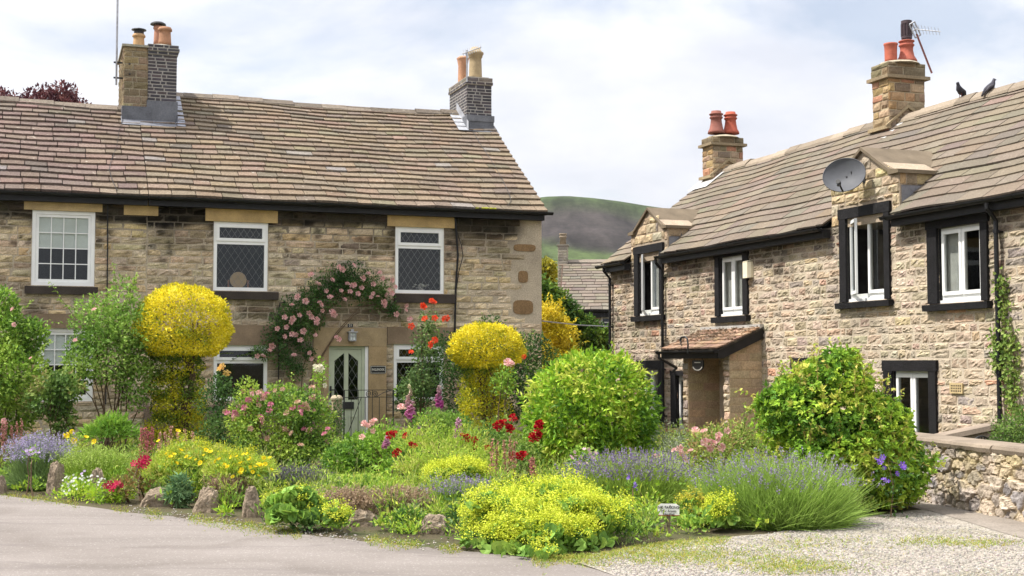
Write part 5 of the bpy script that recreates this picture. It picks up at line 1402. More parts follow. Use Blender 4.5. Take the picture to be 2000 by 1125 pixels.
def pal_pick(pal, n, key=None, var=.12):
    pal = np.array(pal, float)
    if key is None: i = rng.integers(0, len(pal), n)
    else: i = np.clip(((key + rng.normal(0, .16, n)) * len(pal)).astype(int), 0, len(pal) - 1)
    return pal[i] * (1 + rng.normal(0, var, (n, 1)))
def on_blobs(blobs, n, shell=.3, amp=.16, freq=2.2, zmin=None, hemi=0.0, power=1.4):
    b = np.array(blobs, float); w = (b[:, 3] * b[:, 4] + b[:, 3] * b[:, 5] + b[:, 4] * b[:, 5]); w = w * (b[:, 6] if b.shape[1] > 6 else 1)
    k = rng.choice(len(b), n, p=w / w.sum()); B = b[k]
    d = unit(rng.normal(0, 1, (n, 3)))
    if hemi: d[:, 2] = np.where(d[:, 2] < -hemi, -d[:, 2] * .6, d[:, 2]); d = unit(d)
    nn = fbm(d * freq + k[:, None] * 3.7 + 10, 3) - .5
    r = (1 - shell * rng.random(n) ** power) * (1 + amp * 2 * nn) + rng.normal(0, .02, n)
    P = B[:, :3] + d * r[:, None] * B[:, 3:6]
    out = unit(d / B[:, 3:6])
    if zmin is not None:
        ok = P[:, 2] > zmin; P, out, nn = P[ok], out[ok], nn[ok]
    return P, out, nn
def foliage(mb, blobs, n, Ll, Wl, pal, shell=.3, amp=.16, freq=2.2, star=False, rnd=False, zmin=.01, droop=.1, ups=.35, hemi=0.0, spread=.8, keyed=True, fold=.18):
    P, out, nn = on_blobs(blobs, n, shell, amp, freq, zmin, hemi); n = len(P)
    A = unit(out * .75 + rng.normal(0, spread, (n, 3)) * .7 + np.array([0, 0, ups - .15]))
    Nr = unit(out * .7 + np.array([0, 0, ups]) + rng.normal(0, .45, (n, 3)))
    key = np.clip(.5 + (vnoise(P * 3.1, 17) - .5) * 1.1, 0, 1) if keyed else None
    c = pal_pick(pal, n, key)
    ls = Ll * rng.uniform(.45, 1.4, n); ws = Wl * rng.uniform(.7, 1.2, n)
    if rnd: leaf_round(mb, P, A, Nr, ls * .5, c); return
    if star:
        for a in (-.85, 0, .85):
            Bq_ = unit(np.cross(A, Nr)); A2 = A * math.cos(a) + Bq_ * math.sin(a)
            leaf_quads(mb, P, A2, Nr, ls * (1 if a == 0 else .75), ws * .62, c, fold, droop)
        return
    leaf_quads(mb, P, A, Nr, ls, ws, c, fold, droop)
def shoots(mb, sm, starts, dirs, lens, Ll, Wl, pal, step=.05, stemcol=(.12, .15, .04), sr=.006, bend=.25, both=True):
    for s, d, l in zip(starts, dirs, lens):
        d = unit(np.array(d, float)); k = max(3, int(l / step)); bd = rng.normal(0, bend, 3) * l
        t = np.linspace(0, 1, k)[:, None]
        pts = s + d * l * t + bd * t ** 2 * .5 - np.array([0, 0, .15 * l]) * t ** 2.2
        if sm is not None: sm.tube(pts, np.linspace(sr, sr * .3, k), 4, stemcol, caps=False)
        P = np.repeat(pts[1:], 2 if both else 1, 0); n = len(P); ax = np.repeat(np.gradient(pts, axis=0)[1:], 2 if both else 1, 0)
        A = unit(unit(ax) * .55 + unit(rng.normal(0, 1, (n, 3))) * .9 + np.array([0, 0, -.05])); Nr = unit(rng.normal(0, .5, (n, 3)) + EZ)
        leaf_quads(mb, P, A, Nr, Ll * rng.uniform(.6, 1.15, n), Wl * rng.uniform(.7, 1.1, n), pal_pick(pal, n))
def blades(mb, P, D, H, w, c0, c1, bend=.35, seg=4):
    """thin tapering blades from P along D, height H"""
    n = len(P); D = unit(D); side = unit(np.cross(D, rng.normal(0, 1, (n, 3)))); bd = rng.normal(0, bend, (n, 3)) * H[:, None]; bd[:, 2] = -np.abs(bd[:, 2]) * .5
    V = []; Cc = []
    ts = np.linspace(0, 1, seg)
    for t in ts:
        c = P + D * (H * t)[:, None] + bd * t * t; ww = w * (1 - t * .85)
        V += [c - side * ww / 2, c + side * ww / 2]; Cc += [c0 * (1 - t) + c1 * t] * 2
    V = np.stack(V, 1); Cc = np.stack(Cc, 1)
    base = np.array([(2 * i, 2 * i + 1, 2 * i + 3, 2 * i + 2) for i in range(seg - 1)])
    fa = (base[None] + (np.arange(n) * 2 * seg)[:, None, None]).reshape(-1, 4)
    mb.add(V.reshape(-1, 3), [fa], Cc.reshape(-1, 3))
    return P + D * H[:, None] + bd, D
def px_blob(x0, x1, y0, y1, Y, depth=1.0, wgt=1.0):
    c = W((x0 + x1) / 2, (y0 + y1) / 2, Y); k = Y / F
    return (c[0], c[1], c[2], (x1 - x0) / 2 * k, (x1 - x0) / 2 * k * depth, (y1 - y0) / 2 * k, wgt)

def lumpy(blobs, k=5, s=.42, keep=.86, up=.1):
    """break a smooth mound into unequal lobes"""
    out = []
    for b in blobs:
        b = np.array(b, float); wgt = b[6] if len(b) > 6 else 1.0
        out.append((b[0], b[1], b[2], b[3] * keep, b[4] * keep, b[5] * keep, wgt))
        for i in range(k):
            d = unit(rng.normal(0, 1, 3)); d[2] = abs(d[2]) * (1 if rng.random() < .75 else -.5); r = s * rng.uniform(.6, 1.25)
            out.append((b[0] + d[0] * b[3] * .72, b[1] + d[1] * b[4] * .72, b[2] + d[2] * b[5] * .72 + up * b[5] * rng.random(), b[3] * r, b[4] * r, b[5] * r, wgt * .8))
    return out
GRN = [(.12, .24, .03), (.19, .34, .04), (.26, .42, .05), (.34, .5, .07)]
DRK = [(.04, .09, .025), (.06, .13, .03), (.085, .17, .04), (.12, .21, .045)]
LIM = [(.2, .36, .03), (.3, .48, .035), (.4, .55, .04), (.52, .6, .08)]
YEL = [(.42, .42, .03), (.64, .55, .025), (.78, .66, .03), (.86, .74, .04), (.9, .8, .1)]
YGR = [(.2, .24, .02), (.32, .34, .025), (.45, .42, .03), (.55, .47, .03)]
MEA = [(.27, .4, .05), (.36, .5, .06), (.46, .54, .09), (.38, .52, .06), (.52, .52, .13)]
BRN = [(.2, .14, .085), (.26, .18, .11), (.16, .115, .07), (.2, .19, .08)]
stemC = (.09, .1, .035); woodC = (.14, .095, .06)

def plant(name, label, cat, blobs, group=None):
    b = np.array(blobs, float)[:, :6]; x, y = b[:, 0].mean(), b[:, 1].mean()
    return thing(name, label, cat, (x, y, float(gz(x, y))), 0, group)
def stems(mb, base, blobs, n, r=.012, col=woodC, spread=.12):
    b = np.array(blobs, float)
    for i in range(n):
        q = b[rng.integers(len(b))]; tip = q[:3] + rng.uniform(-.6, .6, 3) * q[3:6]
        s = np.array([base[0] + rng.normal(0, spread), base[1] + rng.normal(0, spread), base[2] - .03])
        t = np.linspace(0, 1, 6)[:, None]; pts = s + (tip - s) * t + np.array([0, 0, .25 * np.linalg.norm((tip - s)[:2])]) * np.sin(t * PI)
        mb.tube(pts + rng.normal(0, .012, pts.shape), np.linspace(r, r * .35, 6), 5, col, caps=False)
def bush(name, label, cat, blobs, n, Ll, Wl, pal, group=None, nstem=8, sh=0, shl=(.2, .4), shpal=None, stem_r=.012, shup=.6, **kw):
    t = plant(name, label, cat, blobs, group)
    mb = MB(); foliage(mb, blobs, n, Ll, Wl, pal, **kw)
    sm = MB(); stems(sm, t.location, blobs, nstem, stem_r)
    if sh:
        P, out, _ = on_blobs(blobs, sh * 2, .1, .1); k = np.argsort(-out[:, 2] + rng.normal(0, .6, len(P)))[:sh]
        shoots(mb, sm, P[k] - out[k] * .08, out[k] * .6 + np.array([0, 0, shup]) + rng.normal(0, .2, (len(k), 3)), rng.uniform(*shl, len(k)), Ll, Wl, shpal or pal)
    o = mb.build('foliage', M_['leaf'], t, world=True)
    if sm.n: sm.build('stem', M_['bark'], t, world=True)
    return t
# --- flower prototypes
def bloom_mesh(name, kind, cols):
    mb = MB(); cols = np.array(cols, float)
    if kind == 'rose':
        for ring, (n, r, h, cup) in enumerate(((5, 1.0, .0, .25), (5, .8, .1, .5), (4, .55, .2, .75), (3, .3, .3, .9))):
            for i in range(n):
                a = 2 * PI * (i + .5 * ring + rng.uniform(-.15, .15)) / n; wv = 2 * PI / n * .72
                V = []
                for u in np.linspace(0, 1, 4):
                    for v in (-1, 0, 1):
                        rr_ = r * (.15 + .85 * math.sin(u * PI / 2)) * (1 - .08 * abs(v) * u) ; aa = a + v * wv * (.35 + .65 * u) * .5
                        V.append((rr_ * math.cos(aa), rr_ * math.sin(aa), h + cup * u * u * (1 - .15 * abs(v)) * r + rng.normal(0, .02)))
                mb.grid(np.array(V), 4, 3, cols[ring % len(cols)] * rng.uniform(.88, 1.1))
    elif kind == 'poppy':
        for i in range(5):
            a = 2 * PI * i / 5; V = []
            for u in np.linspace(0, 1, 4):
                for v in (-1, 0, 1):
                    aa = a + v * .7 * u ** .6; V.append((u * math.cos(aa), u * math.sin(aa), .55 * u * u + .05 * (v == 0) + rng.normal(0, .03)))
            mb.grid(np.array(V), 4, 3, cols[0] * rng.uniform(.9, 1.1))
        mb.lathe([(.05, 0), (.2, .08), (.16, .22), (.02, .26)], (0, 0, 0), 7, cols[-1])
    else:
        for i in range(6):
            a = 2 * PI * i / 6; V = []
            for u in np.linspace(0, 1, 3):
                for v in (-1, 0, 1):
                    aa = a + v * .42 * math.sin(u * 2.4); V.append((u * math.cos(aa), u * math.sin(aa), .2 * u))
            mb.grid(np.array(V), 3, 3, cols[0] * rng.uniform(.9, 1.1))
        mb.lathe([(.05, .0), (.16, .06), (.02, .14)], (0, 0, .02), 6, cols[-1])
    o = mb.build(name, M_['petal']); me = o.data; bpy.data.objects.remove(o); return me
BM = dict(pink=[bloom_mesh('bloom', 'rose', [(.84, .52, .5), (.86, .58, .54), (.8, .42, .42)]) for _ in range(2)],
          dpink=[bloom_mesh('bloom', 'rose', [(.62, .2, .3), (.66, .3, .36), (.5, .14, .22)])],
          fpink=[bloom_mesh('bloom', 'rose', [(.62, .4, .3), (.66, .46, .36), (.5, .3, .2)])],
          orange=[bloom_mesh('bloom', 'rose', [(.85, .1, .035), (.8, .12, .04), (.72, .06, .03)]) for _ in range(2)],
          red=[bloom_mesh('bloom', 'rose', [(.52, .008, .02), (.42, .006, .015), (.3, .004, .012)]) for _ in range(2)],
          white=[bloom_mesh('bloom', 'rose', [(.76, .72, .56), (.78, .74, .6)])], cream=[bloom_mesh('bloom', 'rose', [(.8, .58, .22), (.8, .52, .16)])],
          yellow=[bloom_mesh('bloom', 'poppy', [(.9, .7, .02), (.7, .45, .02)]) for _ in range(2)], crim=[bloom_mesh('bloom', 'flat', [(.42, .01, .06), (.5, .1, .1)])],
          purple=[bloom_mesh('bloom', 'flat', [(.2, .09, .5), (.5, .45, .4)])], lilac=[bloom_mesh('bloom', 'flat', [(.5, .36, .62), (.6, .5, .5)])],
          wht=[bloom_mesh('bloom', 'flat', [(.75, .75, .72), (.7, .6, .2)])], palep=[bloom_mesh('bloom', 'flat', [(.7, .42, .5), (.6, .4, .4)])])
def blooms(t, kind, P, r, face=(0, -1, .5), spread=.5, name='bloom'):
    o0 = np.array(t.location)
    for p in P:
        ob = bpy.data.objects.new(name, BM[kind][rng.integers(len(BM[kind]))]); COL.objects.link(ob); ob.parent = t
        ob.location = [float(v) for v in (np.array(p) - o0)]
        d = unit(np.array(face, float) + rng.normal(0, spread, 3)); ob.rotation_euler = Vector(d).to_track_quat('Z', 'Y').to_euler()
        s = r * rng.uniform(.75, 1.2); ob.scale = (s, s, s)
def px_pts(lst, Y): return [W(x, y, Y) for x, y in lst]
def front_pts(blobs, n, zmin=.1, back=.25, up=-.2, r=1.03):
    """points on the side of the crown that faces the lane"""
    out = []
    while len(out) < n:
        P, o, _ = on_blobs(blobs, 200, .03, .12, zmin=zmin)
        for p, d in zip(P, o):
            if d[1] < back and d[2] > up: out.append(p + d * .03)
    return out[:n]

# ---------------------------------------------------------------- big shrubs along the terrace
Y0 = 22.6
bl = [px_blob(-90, 60, 600, 720, Y0), px_blob(-80, 88, 660, 800, Y0 - .2), px_blob(-60, 70, 740, 860, Y0), px_blob(-20, 34, 560, 640, Y0), px_blob(30, 92, 620, 690, Y0)]
t = bush('rose_shrub', 'large loose pale green shrub at the left edge with a few pale pink flowers', 'shrub', bl, 12000, .08, .048, [(.13, .25, .04), (.22, .37, .05), (.32, .48, .07), (.42, .56, .1)], sh=34, shl=(.25, .6), shpal=[(.26, .4, .06), (.34, .46, .1)], shell=.45, amp=.25)
blooms(t, 'pink', px_pts([(24, 604), (28, 634), (8, 822), (60, 700)], Y0 - .9), .045)
Y1 = 23.6
bl = [px_blob(150, 290, 610, 760, Y1), px_blob(140, 240, 575, 690, Y1), px_blob(215, 310, 590, 700, Y1), px_blob(120, 190, 660, 760, Y1), px_blob(230, 300, 690, 800, Y1), px_blob(205, 275, 540, 620, Y1, 1, .5)]
t = bush('rose_shrub', 'tall arching green rose with bare stems, between the lower left window and the yellow topiary', 'shrub', bl, 6800, .075, .045, [(.13, .25, .04), (.2, .34, .06), (.28, .44, .08), (.38, .53, .11)], nstem=14, sh=16, shl=(.3, .6), shpal=[(.24, .38, .06), (.33, .46, .1)], shell=.6, amp=.3, stem_r=.016)
sm = MB(); mb = MB()
st = [W(240, 600, Y1), W(225, 620, Y1), W(255, 590, Y1), W(170, 610, Y1), W(150, 640, Y1), W(140, 610, Y1)]
shoots(mb, sm, st, [(.35, 0, 1), (-.5, -.1, .6), (.1, .1, 1), (-1, -.1, .3), (-.8, -.2, .3), (-.6, 0, .7)], [.75, .7, .9, .5, .4, .7], .075, .04, [(.24, .38, .06), (.36, .48, .1)], step=.06)
mb.build('foliage', M_['leaf'], t, world=True); sm.build('stem', M_['bark'], t, world=True)
blooms(t, 'pink', px_pts([(184, 605), (147, 665)], Y1 - .6), .055)
Y2_ = 22.0
bl = [px_blob(45, 140, 740, 820, Y2_), px_blob(75, 165, 725, 790, Y2_), px_blob(100, 150, 790, 850, Y2_)]
t = bush('rose_bush', 'smaller bronze-tinged rose bush in front of the lower small-paned window', 'shrub', bl, 2600, .075, .05, [(.09, .17, .035), (.15, .25, .05), (.24, .32, .07), (.34, .3, .11)], nstem=12, shell=.7, amp=.35)
# yellow topiary
def topiary(label, x0, x1, y0, y1, Y, trunk, yt, n, nt):
    c = px_blob(x0, x1, y0, y1, Y)
    t = thing('topiary', label, 'topiary', (c[0], c[1], 0), 0, 'yellow mushroom-clipped shrubs')
    k = Y / F
    # crown: a dome with a flatter underside
    d = unit(rng.normal(0, 1, (n, 3))); p4 = np.sum(np.abs(d) ** 2.2, 1) ** (-1 / 2.2)
    P = d * p4[:, None]
    P[:, 2] = np.where(P[:, 2] < 0, np.maximum(P[:, 2] * 1.0, -.92 + .1 * rng.random(n)), P[:, 2])
    nn = fbm(d * 3.8 + 5, 9, 3) - .5
    r = (1 - .16 * rng.random(n) ** 1.6) * (1 + .24 * nn) + np.abs(rng.normal(0, .018, n))
    P = P * r[:, None] * 1.01; P[:, 2] = np.where(P[:, 2] > 0, P[:, 2] * 1.22, P[:, 2] * .78) - .22; P = np.array(c[:3]) + P * np.array(c[3:6])
    A = unit(d * .8 + rng.normal(0, .55, (n, 3)) + EZ * .3); Nr = unit(d * .8 + rng.normal(0, .5, (n, 3)) + EZ * .3)
    mb = MB(); leaf_quads(mb, P, A, Nr,   .05 * rng.uniform(.6, 1.4, n), .032 * rng.uniform(.7, 1.2, n), pal_pick(YEL, n, np.clip(.5 + (vnoise(P * 5, 3) - .5), 0, 1), .1))
    q = 90; sg = unit(rng.normal(0, 1, (q, 3)) * np.array([1, 1, .6]) + EZ * .5); shoots(mb, None, np.array(c[:3]) + sg * np.array(c[3:6]) * .95, sg + EZ * .5, rng.uniform(.05, .13, q), .045, .028, YEL, step=.025)
    mb.build('crown', M_['leaf'], t, world=True)
    tb = []
    (tx0, tx1) = trunk
    for i in range(6):
        f = i / 5; ya = y1 - 18 + (yt - y1 + 18) * f; wv = (tx1 - tx0) * (1 - .06 * math.sin(f * PI)) ; cx = (tx0 + tx1) / 2 + rng.normal(0, 4)
        tb.append(px_blob(cx - wv / 2, cx + wv / 2, ya - 34, ya + 34, Y + .1, .9))
    mb = MB(); P, out, nn = on_blobs(tb, nt, .35, .2, zmin=.01); n = len(P)
    hh = np.clip((P[:, 2] - P[:, 2].min()) / np.ptp(P[:, 2]), 0, 1)
    key = np.clip(.55 - .4 * sstep(.45, .85, hh) + (vnoise(P * 4.5, 8) - .5) * 1.5, 0, 1)
    pal = [(.12, .2, .03), (.25, .33, .03), (.45, .47, .03), (.62, .57, .03), (.74, .66, .04)]
    A = unit(out * .8 + rng.normal(0, .6, (n, 3)) + EZ * .3); Nr = unit(out * .8 + rng.normal(0, .5, (n, 3)) + EZ * .3)
    leaf_quads(mb, P, A, Nr, .05 * rng.uniform(.6, 1.3, n), .033 * rng.uniform(.7, 1.2, n), pal_pick(pal, n, key, .1))
    mb.build('clipped_stem', M_['leaf'], t, world=True)
    sm = MB(); x_, y_ = c[0], c[1]
    for i in range(5): sm.tube([(x_ + rng.normal(0, .05), y_, -.05), (x_ + rng.normal(0, .12), y_ + rng.normal(0, .1), c[2] * .6), (x_ + rng.normal(0, .25), y_ + rng.normal(0, .2), c[2])], [.04, .03, .015], 6, woodC)
    sm.build('trunk', M_['bark'], t, world=True)
    return t
topiary('tall golden mushroom-shaped topiary with a big domed crown, left of the front door', 269, 447, 560, 698, 24.0, (284, 404), 870, 15500, 15000)
topiary('shorter golden topiary with a flatter crown, near the right corner of the terrace', 879, 1021, 634, 719, 26.2, (892, 1004), 830, 11500, 8500)
# dark shrubs
bl = [px_blob(385, 470, 740, 830, 23), px_blob(400, 500, 790, 880, 22.8), px_blob(380, 440, 820, 890, 22.6)]
bush('dark_shrub', 'dark green shrub in the shadow between the taller topiary and pink rose bush', 'shrub', bl, 2200, .06, .035, DRK, shell=.5, amp=.25)
bl = [px_blob(880, 1060, 650, 760, 27.9, .4), px_blob(1000, 1085, 650, 740, 27.6, .5), px_blob(860, 930, 700, 830, 27.4, .5), px_blob(1010, 1080, 720, 830, 27.2, .6), px_blob(940, 1030, 720, 840, 27, .5), px_blob(850, 905, 650, 740, 27.6, .4), px_blob(770, 840, 740, 815, 26.6, .6), px_blob(930, 985, 615, 660, 27.9, .4, .6)]
bush('ivy_shrub', 'dark evergreen shrub spreading against the wall behind the shorter topiary', 'shrub', bl, 9000, .07, .04, DRK, sh=30, shl=(.15, .4), shpal=GRN, shell=.4, amp=.25)
bl = [px_blob(640, 672, 775, 870, 25.2), px_blob(625, 660, 800, 880, 25.0)]
bush('climbing_shrub', 'dark green climber wrapped round the stone gatepost', 'shrub', bl, 900, .05, .03, DRK, nstem=4, shell=.6)
# pink rose bush
Yp = 21.2
bl = [px_blob(455, 580, 770, 900, Yp), px_blob(500, 645, 748, 850, Yp), px_blob(560, 660, 775, 890, Yp), px_blob(440, 520, 770, 860, Yp + .2), px_blob(520, 640, 830, 912, Yp - .2), px_blob(455, 510, 738, 800, Yp, 1, .6)]
bl = lumpy(bl, 3, .35, .92)
t = bush('pink_rose_bush', 'big rounded bush with fading pink roses, left of the gate', 'shrub', bl, 8500, .06, .038, [(.09, .18, .03), (.16, .28, .045), (.26, .4, .055), (.38, .5, .07)], sh=45, shl=(.12, .35), shpal=[(.26, .4, .05), (.36, .46, .08)], shell=.45, amp=.22, nstem=10)
blooms(t, 'fpink', front_pts(bl, 48), .052); blooms(t, 'dpink', front_pts(bl, 20) + px_pts([(640, 838), (634, 848), (590, 805)], Yp - 1.0), .055)
blooms(t, 'pink', front_pts(bl[1:2] + bl[2:3], 18, up=.2), .05)
bl = [px_blob(480, 505, 690, 780, 22.3, 1), px_blob(610, 640, 700, 770, 22.0)]
t = bush('white_rose', 'leggy rose with a few white blooms rising behind the pink rose bush', 'shrub', bl[1:], 260, .055, .034, GRN, nstem=5, shell=.9)
blooms(t, 'white', px_pts([(616, 717), (625, 715), (629, 722), (634, 753), (621, 722)], 21.6), .055)
bl = [px_blob(412, 450, 725, 800, 23.0)]
t = bush('yellow_rose', 'thin rose with two peach-yellow blooms before the lower leaded window', 'shrub', bl, 420, .06, .036, DRK, nstem=4, shell=.9)
blooms(t, 'cream', px_pts([(430, 721), (435, 716), (443, 727)], 22.6), .07)
# climbing rose over the door
cl = []
for (x, y, r) in ((520, 690, 16), (535, 660, 26), (548, 630, 28), (572, 612, 36), (600, 592, 34), (625, 572, 36), (655, 556, 42), (690, 552, 42), (720, 566, 38), (742, 585, 26), (765, 605, 14), (668, 545, 24), (590, 640, 30), (575, 665, 28), (610, 625, 24), (555, 700, 20), (575, 720, 22), (500, 688, 12), (600, 690, 16)):
    lx_, lz_ = L(x, y); p = on_left(lx_, -.16, lz_); q = r / 95.0
    cl.append((p[0], p[1], p[2], q, .16, q))
t = thing('climbing_rose', 'climbing rose with pale pink blooms arching on the wall above the sage door', 'climbing rose', on_left(L(580, 800)[0], -.15, 0), 0)
mb = MB(); foliage(mb, cl, 8500, .058, .036, [(.05, .11, .03), (.07, .15, .04), (.1, .19, .05), (.15, .26, .07)], shell=.8, amp=.35)
sm = MB()
def wl_(x, y, o=-.08): a, b = L(x, y); return on_left(a, o, b)
for pts in ([(585, 830), (572, 740), (560, 690), (552, 640), (590, 600), (650, 560), (740, 575)], [(582, 830), (590, 720), (615, 640), (660, 580)], [(588, 830), (610, 720), (655, 650), (700, 600), (760, 590)], [(560, 690), (520, 685), (490, 690)], [(740, 575), (765, 600), (782, 625)], [(625, 700), (650, 660), (690, 615), (735, 600)]):
    sm.tube([wl_(*p) for p in pts], np.linspace(.012, .005, len(pts)), 6, woodC)
shoots(mb, sm, [wl_(765, 600, -.12), wl_(500, 690, -.12), wl_(455, 690, -.12), wl_(520, 680, -.1)], [E1 * .6 - EZ * .8, -E1 - EZ * .05, -E1 + EZ * .1, -E1 * .5 - EZ], [.4, .6, .4, .3], .055, .035, DRK, step=.045)
mb.build('foliage', M_['leaf'], t, world=True); sm.build('stem', M_['bark'], t, world=True)
RP = [(603, 540), (612, 557), (565, 600), (574, 583), (548, 620), (580, 617), (594, 612), (617, 592), (630, 570), (640, 582), (655, 523), (664, 530), (683, 520), (713, 537), (732, 536), (740, 545), (758, 547), (765, 560), (673, 556), (680, 560), (688, 558), (695, 563), (722, 557), (640, 550), (660, 570), (694, 578), (716, 580), (722, 576), (731, 582), (749, 578), (752, 566), (667, 585), (640, 612), (622, 610), (645, 616), (602, 620), (610, 625), (614, 630), (560, 632), (555, 640), (568, 625), (536, 640), (565, 655), (573, 653), (582, 664), (606, 656), (652, 663), (588, 646), (527, 676), (497, 697), (510, 695), (521, 687), (653, 663), (760, 575), (786, 598), (783, 607), (766, 614), (742, 596), (700, 545), (676, 570), (622, 596), (590, 590), (550, 655), (598, 690), (600, 700), (570, 695), (790, 624), (743, 590)]
blooms(t, 'pink', [wl_(x + rng.normal(0, 1.5), y + rng.normal(0, 1.5), -.34) for x, y in RP], .066, face=tuple(-E2 + EZ * .3))
# orange rose
Yo = 25.0
bl = [px_blob(790, 870, 690, 800, Yo, .8), px_blob(800, 865, 640, 720, Yo, .8), px_blob(815, 860, 605, 670, Yo, .8), px_blob(780, 840, 720, 800, Yo, .8)]
t = bush('orange_rose', 'tall rose with orange-red blooms standing in front of the right lower window', 'shrub', bl, 2400, .065, .042, [(.06, .12, .035), (.1, .18, .05), (.15, .24, .07), (.22, .3, .09)], nstem=12, sh=12, shl=(.2, .4), shell=.85, amp=.3)
blooms(t, 'orange', px_pts([(827, 600), (848, 591), (830, 623), (868, 623), (803, 637), (849, 622), (852, 669), (839, 673), (803, 688), (826, 596), (843, 588), (872, 621), (849, 664)], Yo - .45), .068)
# small pink rose in front of the topiary
bl = [px_blob(960, 1010, 715, 780, 25)]
t = bush('pink_rose_bush', 'slender rose with one large pink bloom in front of the shorter topiary', 'shrub', bl, 420, .07, .045, GRN, nstem=4, shell=.9)
blooms(t, 'pink', px_pts([(992, 708), (997, 712)], 24.6), .085); blooms(t, 'orange', px_pts([(1023, 696)], 24.6), .05)
# big round laurel
Yg = 20.2
bl = [px_blob(1026, 1284, 690, 905, Yg), px_blob(1022, 1240, 740, 945, Yg), px_blob(1060, 1285, 760, 940, Yg), px_blob(1080, 1250, 684, 780, Yg, 1, .6)]
t = thing('round_shrub', 'large ball-shaped bright lime-green shrub in the middle of the garden', 'shrub', (bl[0][0], bl[0][1], 0))
mb = MB(); foliage(mb, bl, 12500, .11, .048, [(.09, .2, .025), (.16, .31, .03), (.24, .42, .03), (.34, .5, .04), (.56, .62, .1)], shell=.26, amp=.07, freq=4.2, ups=.1, droop=.25, spread=.7)
P, out, _ = on_blobs(bl[:1] + bl[3:], 34, .05, .05); k = out[:, 2] > .2
shoots(mb, None, P[k], out[k] + EZ * .8, rng.uniform(.1, .25, k.sum()), .1, .042, [(.36, .48, .05), (.5, .55, .1)], step=.05)
mb.build('crown', M_['leaf'], t, world=True); sm = MB(); stems(sm, t.location, bl, 7, .03); sm.build('trunk', M_['bark'], t, world=True)
# maple-leaved shrub on the right
Ym = 15.1
bl = [px_blob(1490, 1735, 725, 900, Ym), px_blob(1500, 1790, 800, 960, Ym), px_blob(1630, 1826, 850, 985, Ym), px_blob(1560, 1710, 685, 800, Ym, 1, .7), px_blob(1465, 1600, 740, 880, Ym, 1, .8), px_blob(1515, 1625, 705, 800, Ym, 1, .6), px_blob(1690, 1790, 800, 900, Ym, 1, .7), px_blob(1650, 1782, 765, 900, Ym - .1, 1, .9), px_blob(1660, 1800, 900, 1000, Ym + .2, 1, .6)]
bl = lumpy(bl, 3, .34, .93)
t = thing('maple_shrub', 'large broad lobed-leaf shrub beside the rubble garden wall, bronze at its tips', 'shrub', (bl[0][0], bl[0][1], 0))
mb = MB(); foliage(mb, bl, 12500, .07, .06, [(.1, .22, .025), (.19, .35, .035), (.3, .47, .045), (.42, .55, .06), (.58, .58, .11)], shell=.34, amp=.24, freq=2.6, star=True, ups=.25, droop=.2)
P, out, _ = on_blobs(bl, 520, .08, .15); k = np.argsort(-out[:, 2] + rng.normal(0, .5, len(P)))[:190]; sm = MB()
shoots(mb, sm, P[k], out[k] * .7 + EZ * .5 + rng.normal(0, .3, (len(k), 3)), rng.uniform(.1, .34, len(k)), .06, .036, [(.38, .48, .07), (.46, .46, .1), (.32, .45, .06), (.48, .4, .1)], step=.04, stemcol=(.25, .16, .06), sr=.004)
mb.build('foliage', M_['leaf'], t, world=True); stems(sm, t.location, bl, 14, .02); sm.build('stem', M_['bark'], t, world=True)
t = thing('clematis', 'purple clematis flowers threaded through the lower right of the lobed-leaf shrub', 'clematis', W(1735, 1000, Ym - .9) * np.array([1, 1, 0]))
sm = MB(); cpts = [W(1740, 1010, Ym - .8), W(1745, 950, Ym - .9), W(1735, 900, Ym - .95), W(1765, 910, Ym - .9)]; sm.tube(cpts, .006, 5, woodC)
mb = MB(); n = 120; P = np.array(cpts)[rng.integers(0, 4, n)] + rng.normal(0, .1, (n, 3)); leaf_quads(mb, P, rng.normal(0, 1, (n, 3)), rng.normal(0, .5, (n, 3)) + EZ, np.full(n, .05), np.full(n, .03), pal_pick(DRK, n)); mb.build('foliage', M_['leaf'], t, world=True); sm.build('stem', M_['bark'], t, world=True)
blooms(t, 'purple', px_pts([(1720, 902), (1727, 914), (1724, 893), (1766, 914), (1733, 940), (1726, 936), (1763, 908), (1712, 898), (1752, 925)], Ym - 1.02), .034)

